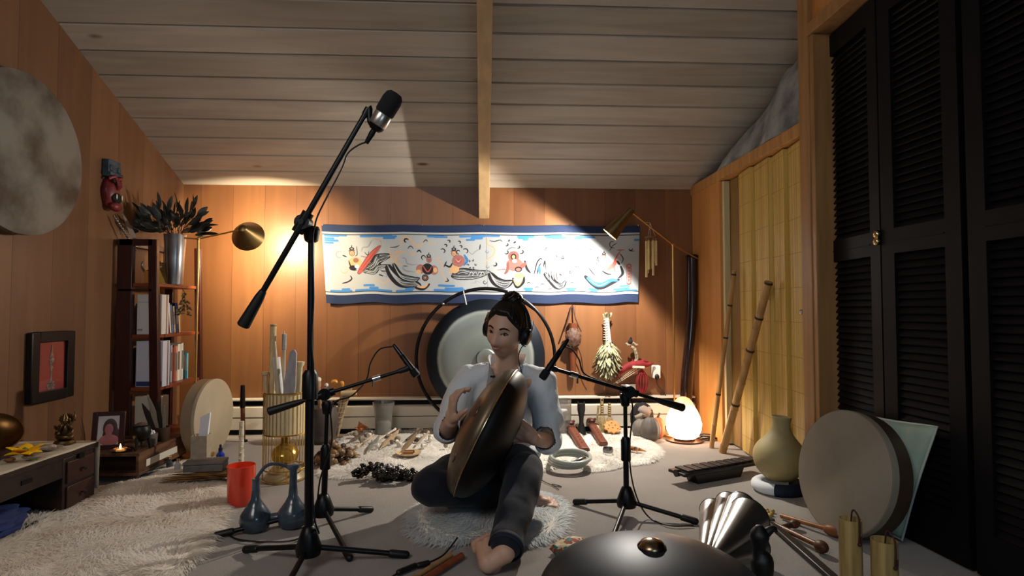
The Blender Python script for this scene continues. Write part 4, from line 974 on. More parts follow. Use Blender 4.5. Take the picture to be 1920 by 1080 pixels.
for px_, py_, nm, lab, cc, sz in ((60, 862, 'stone', 'pinkish stone lying in front of the yellow flower', '#9d8878', (.030, .020, .010)), (18, 866, 'stone', 'brown stone at the left picture edge by the yellow flower', '#8a5c3c', (.018, .014, .008))):
    q = F(px_, py_, CT); mb = MB(); mb.ell((q.x, q.y, CT + sz[2]), sz, jit=.3, jf=2, seed=px_); o = obj(nm, mb, mat('stone' + cc, cc, .6, var=.3, scale=40)); tag(o, lab, 'stone', 'stones by the yellow flower')
q = F(46, 862, CT)
yf = thing('yellow_flower', 'bright yellow flower lying on the cloth covered chest', 'flower', (q.x, q.y, CT))
mb = MB()
for k in range(9):
    a = k * 2 * PI / 9; mb.leaf((0, 0, .010), (math.cos(a), math.sin(a), .9 if k % 2 else .5), (-math.cos(a), -math.sin(a), 1), .038, .030, -.35)
obj('petals', mb, mat('petal_yellow', '#f2b705', .5), yf, local=True)
mb = MB(); mb.ell((0, 0, .016), (.007, .007, .008), seg=10, rings=8); mb.tube([(0, 0, .012), (.02, -.01, .004), (.04, -.012, .003)], .002, 6); obj('stem', mb, mat('stem_green', '#5a7030', .6), yf, local=True); yf.scale = (1.5, 1.5, 1.9)
q = F(95, 843, CT); dp = thing('shell_dish', 'flat shell dish on the cloth between flower and statue', 'dish', (q.x, q.y, CT))
mb = MB(); mb.lathe([(0, .0), (.02, .0), (.038, .008), (.040, .010), (.036, .010), (.02, .004), (0, .003)], seg=28); obj('dish', mb, mat('shell_grey', '#9b8f80', .4), dp, local=True)
mb = MB(); mb.ell((.005, 0, .012), (.015, .012, .008), jit=.3); obj('shell', mb, mat('shell_pink', '#b89c8c', .4), dp, local=True)
q = F(150, 805, CT); pb = thing('wooden_bowl', 'shallow wooden bowl behind the seated statue at the wall', 'bowl', (WL + .07, 2.425, CT))
mb = MB(); mb.lathe([(0, 0), (.02, 0), (.042, .016), (.045, .021), (.041, .021), (.02, .007), (0, .005)], seg=32); obj('bowl', mb, mat('warm_bowl_wood', '#7c5738', .4, var=.3, scale=20), pb, local=True)
# blue bag under the chest, and a white cup handle
q = F(35, 985, .06); bb_ = thing('blue_cloth_bag', 'dark blue cloth bag stuffed under the open chest shelf', 'bag', (cxf - .10, q.y - .02, .021))
mb = MB(); mb.ell((0, 0, .045), (.11, .16, .045), jit=.35, jf=3.5, seg=32, rings=20); obj('bag', mb, mat('blue_cloth', '#1c2f66', .8, var=.4, scale=12, bump=.3), bb_, smooth=180, local=True)
q = F(55, 945, .08); wc_ = thing('white_cup', 'pale cup with a white handle in the dark under the chest', 'cup', (cxf - .14, 1.92, .021))
mb = MB(); mb.lathe([(0, 0), (.028, 0), (.036, .05), (.036, .075), (.033, .075), (.032, .01), (0, .01)], seg=28); obj('body', mb, mat('glazed_grey', '#8d9090', .3), wc_, local=True)
mb = MB(); mb.tube([(.03, .015, .065), (.05, .03, .062), (.055, .035, .04), (.034, .02, .025)], .004, 8, smooth=4); obj('handle', mb, mat('white_glaze', '#e8e8e8', .2), wc_, local=True)

# ================================================================ LOW BOX TABLE
BT = .135; p0 = F(257, 905); p1 = F(348, 862)
bx0 = WL + .02; bxf = (p0.x + p1.x) / 2 + .0; by0 = p0.y; by1 = p1.y + .02
M_box = mat('worn_brown_wood', '#6e4a32', .5, col2='#3d271a', scale=6, stretch=(5, 1, 5), bump=.1)
lb = thing('low_box_table', 'low worn wooden box table with an open compartment below the bookshelf', 'box table', ((bx0 + bxf) / 2, (by0 + by1) / 2, 0))
mb = MB(); mb.box2((bx0, by0, BT - .016), (bxf, by1, BT)); obj('top', mb, M_box, lb, bevel=.002)
mb = MB(); mb.box2((bx0, by0, .03), (bxf, by1, .044)); obj('bottom_board', mb, M_box, lb, bevel=.002)
mb = MB(); mb.box2((bxf - .016, by0, .044), (bxf - .002, by1, BT - .016)); obj('front_board', mb, M_box, lb, bevel=.002)
mb = MB(); mb.box2((bx0 + .004, by0 + .05, .044), (bxf - .016, by0 + .06, BT - .016)); obj('inner_panel', mb, M_dkwood, lb)
for x, y in ((bx0 + .02, by0 + .02), (bxf - .03, by0 + .02), (bx0 + .02, by1 - .03), (bxf - .03, by1 - .03)):
    mb = MB(); mb.box((x, y, .015), (.035, .03, .03)); obj('foot', mb, M_dkwood, lb, bevel=.003)
mb = MB(); mb.box((bxf + .0005, (by0 + by1) / 2 - .02, .075), (.002, .28, .032)); obj('ivory_inlay', mb, mat('ivory_inlay', '#c9c4b6', .5), lb)
def on_box(px, py): q = F(px, py, BT); return (min(q.x, bxf - .04), min(max(q.y, by0 + .04), by1 - .04), BT)
# framed portrait
pt = thing('portrait_photo', 'small portrait photo of a long-haired person in a dark red frame', 'photo', (P(200, 820, by0 + .08).x, by0 + .085, BT), rot=(0, 0, .25))
W_, H_ = .135, .175; S = Matrix.Rotation(-.15, 3, 'X')
mb = MB()
for a, b in (((-W_ / 2, -.008, 0), (-W_ / 2 + .022, .008, H_)), ((W_ / 2 - .022, -.008, 0), (W_ / 2, .008, H_)), ((-W_ / 2 + .022, -.008, 0), (W_ / 2 - .022, .008, .02)), ((-W_ / 2 + .022, -.008, H_ - .018), (W_ / 2 - .022, .008, H_))):
    c = Vector([(x + y) / 2 for x, y in zip(a, b)]); mb.box(S @ c, [abs(y - x) for x, y in zip(a, b)], S)
obj('frame', mb, mat('oxblood_frame', '#2c0f12', .3), pt, bevel=.002, local=True)
mb = MB(); mb.box(S @ Vector((0, .003, H_ / 2)), (W_ - .03, .004, H_ - .02), S); pr = obj('print', mb, mat('photo_backdrop', '#b9b4b8', .35), pt, local=True)
def flat(mb, x, z, rx, rz, y=.0): mb.ell(S @ Vector((x, y, z)), (rx, .0012, rz), S, 22, 12)
mb = MB(); flat(mb, .006, .098, .030, .045, .001); flat(mb, .012, .062, .036, .05, .001); obj('hair_print', mb, mat('photo_hair', '#3c2224', .4), pr, local=True)
mb = MB(); flat(mb, .004, .042, .040, .026, .0); flat(mb, .002, .062, .014, .02, -.0002); flat(mb, .002, .092, .018, .026, -.0004); obj('face_print', mb, mat('photo_skin', '#9c5f63', .4), pr, local=True)
mb = MB(); mb.box(Vector((0, .068, .06)), (.02, .004, .12), Matrix.Rotation(.45, 3, 'X')); obj('easel_leg', mb, mat('oxblood_frame', ''), pt, local=True)
# lit tea light
q = (P(226, 830, by0 + .028).x, by0 + .028, BT); tl = thing('tea_light', 'lit tea light in a glass dish by the portrait photo', 'candle', q)
mb = MB(); mb.lathe([(0, 0), (.022, 0), (.028, .018), (.026, .018), (.020, .003), (0, .003)], seg=24); obj('glass_dish', mb, mat('amber_glass', '#e0b070', .1, trans=.7), tl, local=True)
mb = MB(); mb.lathe([(0, .003), (.018, .003), (.018, .012), (0, .012)], seg=20); obj('wax', mb, mat('candle_wax', '#f6e8cf', .4, emit=.6), tl, local=True)
mb = MB(); mb.lathe([(.0002, 0), (.004, .006), (.0035, .012), (.0002, .024)], (0, 0, .014), seg=12); obj('flame', mb, mat('flame', '#ffc070', .5, emit=25), tl, local=True)
# iron cauldron on three legs
q = on_box(272, 842); ca_ = thing('iron_cauldron', 'small black iron cauldron on three legs on the low box table', 'cauldron', (q[0], q[1], BT))
mb = MB(); mb.lathe([(.0, .038), (.02, .040), (.036, .055), (.043, .078), (.040, .100), (.034, .110), (.038, .116), (.034, .116), (.030, .108), (.036, .098), (.036, .078), (.02, .048), (0, .045)], seg=32); obj('pot', mb, mat('cast_iron', '#15120f', .45, .4), ca_, local=True)
for k in range(3):
    a = k * 2.094 + .5; mb = MB(); mb.tube([(.028 * math.cos(a), .028 * math.sin(a), .062), (.036 * math.cos(a), .036 * math.sin(a), .03), (.040 * math.cos(a), .040 * math.sin(a), .0)], [.010, .008, .006], 10, smooth=3); obj('leg', mb, mat('cast_iron', ''), ca_, local=True)
mb = MB(); mb.lathe([(0, .100), (.033, .100), (.026, .118), (.01, .126), (0, .128)], seg=24); obj('ash', mb, mat('ash_brown', '#4f3b2c', .9), ca_, local=True)
q = on_box(238, 845); bp_ = thing('black_plate', 'small black plate lying on the low box table', 'plate', (bxf - .10, by0 + .045, BT))
mb = MB(); mb.lathe([(0, 0), (.03, 0), (.05, .006), (.053, .009), (.048, .009), (.03, .004), (0, .004)], seg=32); obj('plate', mb, mat('black_lacquer', '#0b0b0d', .2), bp_, local=True)
mb = MB(); mb.tube([(-.03, .0, .012), (.0, .005, .013), (.035, .0, .012)], [.002, .004, .002], 8); obj('incense_stub', mb, mat('ash_brown', ''), bp_, local=True)
# pot with white stones, dark pot with brushes
q = P(307, 822, 2.97); po = thing('grey_pot', 'grey and white glazed pot holding white crystals', 'pot', (min(q.x, bxf - .04), 2.97, BT))
mb = MB(); mb.lathe([(0, 0), (.030, 0), (.036, .01), (.037, .014)], seg=32); mb.lathe([(0.036, .014), (.038, .055), (.037, .060), (.033, .060), (.033, .014)], seg=32, close=True); obj('body', mb, mat('grey_brown_glaze', '#5a5052', .4), po, local=True)
mb = MB()
for i in range(9): mb.ell((R_.uniform(-.02, .02), R_.uniform(-.02, .02), .055 + R_.uniform(0, .012)), (.009, .008, .012), jit=.5, seg=8, rings=6, seed=i)
obj('crystals', mb, mat('white_crystal', '#e8e6ea', .3), po, local=True)
q = P(334, 820, 3.1); pw = thing('brush_pot', 'dark brown pot with dark feathered wands on the low box table', 'pot', (min(q.x, bxf - .035), 3.08, BT))
mb = MB(); mb.lathe([(0, 0), (.028, 0), (.032, .01), (.034, .07), (.030, .07), (.028, .01), (0, .01)], seg=28); obj('body', mb, mat('dark_brown_pot', '#3a2618', .5), pw, local=True)
for i, (dx, L, wd, m_) in enumerate(((-.055, .20, .035, 'wing_dark'), (-.028, .24, .030, 'wing_pale'), (-.005, .21, .026, 'wing_dark'), (.02, .18, .02, 'wing_pale'))):
    mb = MB(); mb.leaf((dx * .3, 0, .01), (dx, -.02, .16), (0, -1, .2), L, wd, .1, seg=8); obj('feather_wand', mb, mat(m_, '#241c18' if m_ == 'wing_dark' else '#8d8576', .8), pw, local=True)
# cream frame drum standing behind
c_ = P(378, 772, 3.36); 
cd_ = thing('small_frame_drum', 'cream frame drum standing on edge beside the bookshelf', 'frame drum', (c_.x, c_.y, .235), rot=(0, 0, math.radians(86)))
r_ = .205; cd_.location.z = r_ + .002
mb = MB(); mb.lathe([(r_ - .008, 0), (r_, 0), (r_, .075), (r_ - .008, .075)], (0, 0, 0), (0, -1, 0), 64, close=True); obj('hoop', mb, mat('tan_hoop', '#8f7a60', .5), cd_, local=True)
mb = MB(); mb.lathe([(.0001, .078), (r_ - .004, .077), (r_ + .0015, .074), (r_ + .0015, .058), (r_ - .002, .056)], (0, 0, 0), (0, -1, 0), 64); obj('drumhead', mb, mat('cream_hide', '#b5a68c', .7, var=.15, scale=5), cd_, smooth=40, local=True)
# quill box
q = F(376, 885); qb = thing('quill_box', 'square parchment box holding a folded white paper beside the small drum', 'box', (q.x, q.y, 0))
hb = P(376, 815, q.y).z
mb = MB()
for a, b in (((-.036, -.036, 0), (.036, -.032, hb)), ((-.036, .032, 0), (.036, .036, hb)), ((-.036, -.032, 0), (-.032, .032, hb)), ((.032, -.032, 0), (.036, .032, hb)), ((-.032, -.032, 0), (.032, .032, .004))): mb.box2(a, b)
obj('box', mb, mat('parchment', '#a99b86', .7, var=.25, scale=30), qb, local=True); qb.rotation_euler = (0, 0, .15)
mb = MB(); mb.add([(-.025, 0, .02), (.015, 0, .02), (.040, -.005, hb + .11), (-.005, .0, hb + .085), (-.02, .01, .02), (.018, .012, .02), (.042, .006, hb + .105), (0, .012, hb + .08)], [(0, 1, 2, 3), (7, 6, 5, 4), (0, 4, 5, 1), (1, 5, 6, 2), (2, 6, 7, 3), (3, 7, 4, 0)]); obj('paper', mb, mat('bright_paper', '#e4e4e8', .6), qb, local=True)
# little vials by the box table
for i, (px_, py_) in enumerate(((318, 880), (333, 884))):
    q = F(px_, py_); t = thing('glass_vial', ['dark glass vial at the corner of the low box table', 'clear glass vial right of the dark one'][i], 'vial', (q.x, q.y, 0))
    mb = MB(); mb.lathe([(0, 0), (.014, 0), (.015, .004), (.015, .035), (.007, .043), (.007, .052), (0, .052)], seg=18); obj('bottle', mb, mat('vial_glass', '#33373a', .08, coat=.5) if i == 0 else mat('vial_glass2', '#a9acac', .08, coat=.5), t, local=True)
    mb = MB(); mb.lathe([(0, .052), (.009, .052), (.009, .064), (0, .064)], seg=14); obj('cap', mb, M_knob, t, local=True)
# brown wing fan and grey slab box
q = F(372, 905); wgf = thing('wing_fan', 'fan of long brown feathers lying on the floor under the grey box', 'feather fan', (q.x, q.y, .028))
mb = MB()
for i in range(16):
    a = math.radians(170 + i * 1.0 - 8); t_ = i / 15
    st = Vector((.17 - .02 * t_, -.035 + .08 * t_, .008 + .006 * (i % 3))); mb.leaf(st, (-1, -.25 + .5 * t_, .0), (0, 0, 1), .30 - .05 * t_, .035, -.01, seg=8)
obj('feathers', mb, mat('brown_feather', '#96703c', .7, col2='#4e3519', scale=9, stretch=(1, 8, 1)), wgf, local=True)
q = F(378, 896, .02); gb_ = thing('grey_slab_box', 'flat grey stone box on the brown feather fan', 'box', (q.x + .01, q.y + .02, .052), rot=(0, 0, .12))
mb = MB(); mb.box2((-.085, -.045, 0), (.085, .045, .032)); obj('body', mb, mat('grey_slate', '#6f6b68', .6, var=.3, scale=20), gb_, bevel=.003, local=True)
mb = MB(); mb.box2((-.087, -.047, .033), (.087, .047, .046)); obj('lid', mb, mat('grey_slate', ''), gb_, bevel=.003, local=True)
# blue dropper bottle, carved white stick, dark flute
q = F(413, 864); t = thing('blue_bottle', 'small cobalt blue dropper bottle on the carpet', 'bottle', (q.x, q.y, 0))
mb = MB(); mb.lathe([(0, 0), (.019, 0), (.021, .004), (.021, .036), (.009, .048), (.009, .054), (0, .054)], seg=22); obj('bottle', mb, mat('cobalt_glass', '#0c2f9a', .06, coat=.6), t, local=True)
mb = MB(); mb.lathe([(0, .054), (.010, .054), (.010, .066), (.006, .070), (.006, .084), (0, .088)], seg=16); obj('dropper', mb, mat('navy_rubber', '#0a1840', .4), t, local=True)
q = F(452, 872); t = thing('carved_white_stick', 'white carved stick standing upright on a small foot beside the wire basket', 'stick', (q.x, q.y, 0)); hh_ = P(452, 790, q.y).z
mb = MB(); mb.tube([(0, 0, .0), (0, 0, hh_)], [.013, .012], 14)
for k in range(14): mb.ell((.010 * math.cos(k * 2.2), .010 * math.sin(k * 2.2), .015 + k * hh_ * .045), (.006, .006, .005), seg=8, rings=6)
obj('stick', mb, mat('carved_bone', '#d2c7ae', .5, col2='#7e715a', scale=50, contrast=(.3, .5)), t, local=True)
mb = MB(); mb.lathe([(0, 0), (.024, 0), (.022, .008), (0, .01)], seg=20); obj('foot', mb, mat('carved_bone', ''), t, local=True)
q = F(456, 828); t = thing('standing_flute', 'dark red wooden flute standing upright near the heater', 'flute', (q.x, q.y, 0)); hh_ = P(453, 722, q.y).z
mb = MB(); mb.tube([(0, 0, 0), (-.006, 0, hh_ * .62)], [.012, .013], 14); obj('body', mb, mat('red_wood', ''), t, local=True)
mb = MB(); mb.tube([(-.006, 0, hh_ * .60), (-.007, 0, hh_ * .66), (-.008, 0, hh_)], [.015, .016, .012], 14); obj('mouthpiece', mb, mat('black_lacquer', ''), t, local=True)
mb = MB(); mb.lathe([(0, 0), (.026, 0), (.024, .01), (.012, .014), (0, .014)], seg=20); obj('foot', mb, mat('black_lacquer', ''), t, local=True)
# orange candle glass
q = F(448, 948); t = thing('orange_glass', 'translucent orange red tumbler candle standing on the rug edge', 'candle glass', (q.x, q.y + .02, 0)); rr = 24 / FPX * q.y; hh_ = P(448, 874, q.y).z
mb = MB(); mb.lathe([(0, 0), (rr * .9, 0), (rr * .97, .006), (rr, hh_ * .5), (rr * 1.02, hh_), (rr * .95, hh_), (rr * .93, hh_ * .5), (rr * .88, .012), (0, .012)], seg=36); obj('glass', mb, mat('orange_glass', '#e8452a', .12, coat=.6, trans=.25), t, smooth=50, local=True)
mb = MB(); mb.lathe([(0, .013), (rr * .86, .013), (rr * .9, hh_ * .72), (0, hh_ * .74)], seg=30); obj('wax', mb, mat('orange_wax', '#e8762f', .5, emit=.12), t, local=True)
# twin bottle of blue grey clay
q = F(508, 995); t = thing('twin_bottle', 'blue grey twin-bellied bottle joined by a thin bridge handle', 'bottle', (q.x, q.y, 0)); sc_ = q.y / FPX
M_bg = mat('blue_grey_glaze', '#4b5a68', .22, col2='#27313a', scale=10, coat=.4)
for i, (px_, top) in enumerate(((480, 902), (542, 882))):
    cx_ = (px_ - 508) * sc_; H__ = (995 - top) * sc_ * 1.02; mb = MB()
    r__ = .056; mb.lathe([(0, 0), (.03, .0), (r__ * .85, .012), (r__, .04), (r__ * .92, .062), (.03, .092), (.017, .115), (.0135, .16), (.014, H__ - .02), ((.022 if i else .013), H__ - .012), ((.022 if i else .016), H__), (0, H__ + .008 if i else H__)], (cx_, i * .03, 0), seg=32); obj('belly', mb, M_bg, t, smooth=60, local=True)
a = (480 - 508) * sc_; b = (542 - 508) * sc_; mb = MB(); mb.tube([(a, .0, .045), (0, .015, .040), (b, .03, .045)], [.02, .018, .02], 12, smooth=3)
mb.tube([(a, 0, .185), (a * .5, .007, .225), (0, .015, .235), (b * .6, .024, .225), (b, .03, .20)], .006, 10, smooth=5); obj('bridge', mb, M_bg, t, local=True)

# ================================================================ GOLD WIRE BASKET WITH STICKS
q = F(531, 900); bY = q.y; sc_ = bY / FPX; rb_ = 38 * sc_; hb = P(531, 735, bY).z
t = thing('gold_wire_basket', 'tall gold wire lantern holder filled with sticks and flutes', 'basket', (q.x, bY + .02, 0))
M_gold = mat('pale_gold_wire', '#d9b765', .25, 1)
mb = MB()
for zz in (.004, .055, hb * .53, hb): mb.tube([(rb_ * math.cos(a), rb_ * math.sin(a), zz) for a in [k * 2 * PI / 40 for k in range(40)]], .0035, 6, closed=True)
for k in range(34):
    a = k * 2 * PI / 34; bow = 1.0
    mb.tube([(rb_ * math.cos(a), rb_ * math.sin(a), .055), (rb_ * math.cos(a), rb_ * math.sin(a), hb)], .0015, 5)
for k in range(4):
    a = k * PI / 2 + .4; mb.tube([(rb_ * math.cos(a), rb_ * math.sin(a), .004), (rb_ * math.cos(a), rb_ * math.sin(a), .055)], .0035, 6)
obj('wire_cage', mb, M_gold, t, local=True)
mb = MB(); mb.lathe([(0, .0), (rb_ * .96, 0), (rb_ * .96, .012), (rb_ * .7, .045), (rb_ * .55, .06), (0, .066)], seg=40); obj('base', mb, mat('beige_ceramic', '#a28d66', .35), t, local=True)
mb = MB(); mb.lathe([(rb_ * .94, hb * .53), (rb_ * .94, hb - .004), (rb_ * .92, hb - .004), (rb_ * .92, hb * .53)], seg=40, close=True); obj('cream_liner', mb, mat('cream_liner', '#dccda6', .55, var=.1, scale=10), t, local=True)
mb = MB(); mb.lathe([(0, .068), (.02, .068), (.055, .09), (.064, .12), (.05, .150), (.02, .17), (.016, hb * .55), (0, hb * .55)], seg=32); obj('gold_bulb', mb, mat('gold_glass', '#c7a14a', .15, .7), t, local=True)
sticks = [((500, 735), (497, 697), .012, '#cdb48c', 'cream_stick', 'short cream stick with a knob end at the left of the basket', 1, 'knob'),
          ((508, 735), (513, 608), .0145, '#dcc08c', 'bamboo_stick', 'longest pale bamboo stick in the gold basket', 2, 'bamboo'),
          ((524, 735), (515, 640), .012, '#c9b9a0', 'white_stick', 'slim off-white tapering stick beside the longest bamboo stick', 3, 'taper'),
          ((527, 735), (518, 670), .018, '#d8dcda', 'white_tube', 'pale blue white tube in the gold basket', 4, 'tube'),
          ((531, 735), (533, 628), .008, '#b7a894', 'metal_tipped_wand', 'thin wand with a silver cap in the middle of the basket', 5, 'cap'),
          ((539, 735), (550, 655), .026, '#a9a4a8', 'grey_scraper', 'broad grey blade shaped scraper in the gold basket', 6, 'blade'),
          ((558, 735), (563, 678), .0125, '#d9c9a0', 'cream_flute', 'cream flute with a flared end at the right of the basket', 7, 'flare')]
for (a, b, r, cc, nm, lab, i, kind) in sticks:
    yy = bY + .02 + (i % 3 - 1) * .03
    pa, pb = P(a[0], a[1] + 30, yy), P(b[0], b[1], yy)
    d = (pb - pa).normalized(); pa = pa - d * .10
    s_ = thing(nm, lab, 'stick', tuple(pa), 'sticks in the gold wire basket')
    m_ = mat('st_' + nm, cc, .5, var=.2, scale=20, stretch=(3, 3, 1)); mb = MB()
    L = (pb - pa).length
    if kind == 'blade': 
        Rr = rot_to(d); w = r
        mb.prism([(-w * .8, 0), (w * .8, 0), (w * 1.15, L * .55), (w * .75, L * .96), (w * .3, L), (-w * .4, L * .98), (-w * .95, L * .6)], .012, Matrix.Translation(pa) @ Matrix((Vector((d.z, 0, -d.x)), d, Vector((0, -1, 0)))).transposed().to_4x4())
    elif kind == 'bamboo':
        for k in range(5): mb.cyl(pa + d * L * k / 5, pa + d * (L * (k + .97) / 5), r, seg=14)
        for k in range(1, 5): mb.cyl(pa + d * (L * k / 5 - .003), pa + d * (L * k / 5 + .003), r * 1.1, seg=14)
        mb.cyl(pb - d * .01, pb, r * 1.0, seg=14)
    elif kind == 'flare': mb.tube([pa, pa + d * L * .92, pa + d * L * .95, pb], [r, r, r * 1.5, r * 1.7], 14)
    elif kind == 'knob': mb.tube([pa, pa + d * L * .93, pa + d * L * .95, pb], [r * .9, r * .9, r * 1.35, r * 1.3], 14)
    elif kind == 'taper': mb.tube([pa, pb], [r * 1.1, r * .5], 12)
    else: mb.cyl(pa, pb, r, seg=14)
    obj('shaft', mb, m_, s_, bevel=.001 if kind == 'blade' else 0)
    if kind == 'cap':
        mb = MB(); mb.cyl(pb - d * .07, pb + d * .005, r * 1.5, seg=12); mb.cyl(pb, pb + d * .02, r * .3, seg=8); obj('cap', mb, mat('silver_cap', '#d8d6d2', .25, .8), s_)
# ================================================================ SHEEPSKINS
def smooth_noise(x, y, s): return mnoise.noise(Vector((x * s, y * s, 3.3)))
def wool_mat(col, col2):
    nm = 'wool_' + col.strip('#')
    if nm in MATS: return MATS[nm]
    m, nt, b = new_mat(nm); N = nt.nodes.new; L = nt.links.new
    tc = N('ShaderNodeTexCoord'); nz = N('ShaderNodeTexNoise'); nz.inputs['Scale'].default_value = 5; L(tc.outputs['Object'], nz.inputs[0])
    cr = N('ShaderNodeValToRGB'); cr.color_ramp.elements[0].color = hexc(col2); cr.color_ramp.elements[1].color = hexc(col); cr.color_ramp.elements[0].position = .35; cr.color_ramp.elements[1].position = .6; L(nz.outputs['Fac'], cr.inputs[0])
    df = N('ShaderNodeBsdfDiffuse'); tl = N('ShaderNodeBsdfTranslucent'); mx = N('ShaderNodeMixShader'); mx.inputs[0].default_value = .42
    L(cr.outputs[0], df.inputs[0]); L(cr.outputs[0], tl.inputs[0]); L(df.outputs[0], mx.inputs[1]); L(tl.outputs[0], mx.inputs[2]); L(mx.outputs[0], nt.nodes['Material Output'].inputs[0])
    MATS[nm] = m; return m
def sheepskin(label, outline_px, dens, L=.04, name='sheepskin', col='#e9e4da', col2='#c9bda8', hgt=.02, seed=1, z0=0.0):
    pts = [F(px, py) for px, py in outline_px]
    pts, _ = spline([Vector((p.x, p.y, 0)) for p in pts], [1] * len(pts), 5, closed=True)
    poly = np.array([(p.x, p.y) for p in pts])
    r_ = np.random.default_rng(seed)
    lo, hi = poly.min(0), poly.max(0)
    def inside(q):
        x, y = q[:, 0], q[:, 1]; c = np.zeros(len(q), bool); n = len(poly)
        for i in range(n):
            x1, y1 = poly[i]; x2, y2 = poly[(i + 1) % n]
            m = ((y1 > y) != (y2 > y)) & (x < (x2 - x1) * (y - y1) / (y2 - y1 + 1e-12) + x1); c ^= m
        return c
    def dist(q):
        d = np.full(len(q), 9.0); n = len(poly)
        for i in range(n):
            a = poly[i]; b = poly[(i + 1) % n]; ab = b - a; t = np.clip(((q - a) @ ab) / (ab @ ab + 1e-12), 0, 1)
            d = np.minimum(d, np.linalg.norm(q - a - t[:, None] * ab, axis=1))
        return d
    area = (hi - lo).prod(); q = lo + r_.random((int(area * dens), 2)) * (hi - lo); q = q[inside(q)]
    dd = dist(q)
    def hmap(q, dd):
        return z0 + .004 + hgt * np.clip(dd / .06, 0, 1) ** .5 * (.75 + .35 * np.sin(q[:, 0] * 13 + 1.3 * np.sin(q[:, 1] * 9 + seed)) * np.sin(q[:, 1] * 11 + seed))
    o0 = thing(name, label, 'sheepskin', ((lo[0] + hi[0]) / 2, (lo[1] + hi[1]) / 2, z0), 'white sheepskins on the carpet')
    # the hide underneath
    cx = poly.mean(0); mb = MB(); nr = 7; vs = []; fs = []; n = len(poly)
    for k in range(nr + 1):
        f = 1 - k / nr * .98; ring = cx + (poly - cx) * f; h = hmap(ring, dist(ring) if k else np.zeros(n)); 
        vs += [(a[0], a[1], (z0 + .001 if k == 0 else b)) for a, b in zip(ring, h)]
    for k in range(nr):
        for i in range(n): fs.append((k * n + i, k * n + (i + 1) % n, (k + 1) * n + (i + 1) % n, (k + 1) * n + i))
    mb.add(vs, fs); obj('hide', mb, mat('sheep_hide', '#ebe4d8', .9), o0, smooth=180)
    N = len(q); h = hmap(q, dd)
    base = np.column_stack([q, h - .004])
    # wool direction: flows in locks, outward at the rim
    ang = 2.2 * np.sin(q[:, 0] * 7 + seed) + 2.0 * np.cos(q[:, 1] * 6 + q[:, 0] * 4) + r_.normal(0, .45, N)
    out = q - cx; out /= np.linalg.norm(out, axis=1)[:, None] + 1e-9
    wt = np.clip(1 - dd / .07, 0, 1)[:, None]
    dr = np.column_stack([np.cos(ang), np.sin(ang)]) * (1 - wt) + out * wt
    dr /= np.linalg.norm(dr, axis=1)[:, None] + 1e-9
    ln = L * r_.uniform(.65, 1.25, N)
    lift = r_.uniform(.15, .45, N) * (1 - .5 * wt[:, 0])
    d3 = np.column_stack([dr * np.sqrt(1 - lift ** 2)[:, None], lift])
    side = np.column_stack([-dr[:, 1], dr[:, 0], np.zeros(N)]); wd = r_.uniform(.0011, .0022, N)[:, None]
    mid = base + d3 * (ln * .5)[:, None] + np.array([0, 0, .003]); tip = base + d3 * ln[:, None] - np.array([0, 0, 1]) * (ln * .22)[:, None] + side * r_.normal(0, .006, N)[:, None]
    tip[:, 2] = np.maximum(tip[:, 2], z0 + .003)
    V = np.stack([base - side * wd, base + side * wd, mid + side * wd * .9, mid - side * wd * .9, tip], 1).reshape(-1, 3)
    me = bpy.data.meshes.new('wool'); off = np.array(o0.location)
    me.vertices.add(N * 5); me.vertices.foreach_set('co', (V - off).reshape(-1).astype(np.float32))
    b0 = np.arange(N)[:, None] * 5
    loops = np.concatenate([b0 + np.array([0, 1, 2, 3]), b0 + np.array([3, 2, 4])], 1).reshape(-1)
    me.loops.add(len(loops)); me.loops.foreach_set('vertex_index', loops)
    me.polygons.add(2 * N); st = (np.arange(N)[:, None] * 7 + np.array([0, 4])).reshape(-1); me.polygons.foreach_set('loop_start', st)
    me.update(calc_edges=True)
    link_mesh('wool', me, wool_mat(col, col2), o0, smooth=180, local=True)
    return o0
sheepskin('large cream sheepskin rug spread in the left foreground', [(-60, 1010), (60, 958), (170, 925), (250, 905), (330, 900), (400, 895), (425, 915), (422, 950), (408, 985), (392, 1020), (350, 1065), (300, 1110), (100, 1200), (-120, 1200), (-200, 1100)], 34000, .055, seed=2, col='#fbf7f0', col2='#f0e8dc')
sheepskin('small cream sheepskin spread before the low box table', [(255, 912), (300, 880), (350, 866), (410, 880), (440, 898), (430, 912), (380, 916), (300, 922)], 42000, .03, seed=8, col='#fbf7f0', col2='#f0e8dc', hgt=.008)
sheepskin('white sheepskin under the shells and the black seed rattle', [(600, 890), (628, 856), (640, 828), (672, 808), (740, 800), (800, 797), (862, 800), (880, 830), (860, 862), (830, 888), (780, 893), (700, 893), (650, 898)], 42000, .038, seed=3, col='#f8f6f2', col2='#e8e5e0')
sheepskin('white sheepskin between the player and the masks', [(880, 800), (960, 797), (1040, 800), (1080, 812), (1100, 838), (1098, 864), (1040, 878), (960, 900), (880, 905), (840, 870), (840, 830)], 42000, .038, seed=4, col='#f8f6f2', col2='#e8e5e0')
sheepskin('white sheepskin with the small toys beside the right microphone stand', [(1085, 842), (1108, 815), (1150, 802), (1198, 808), (1215, 826), (1238, 848), (1226, 866), (1180, 874), (1130, 884), (1098, 880)], 42000, .035, seed=5, col='#f8f6f2', col2='#e8e5e0')
sheepskin('bluish white sheepskin under the seated player', [(770, 985), (782, 955), (850, 930), (960, 925), (1040, 935), (1062, 965), (1050, 1000), (1000, 1022), (960, 1022), (900, 1018), (840, 1024), (788, 1014)], 42000, .045, seed=6, col='#f2f4f4', col2='#dfe4e6')
WZ = .028  # resting height on the wool

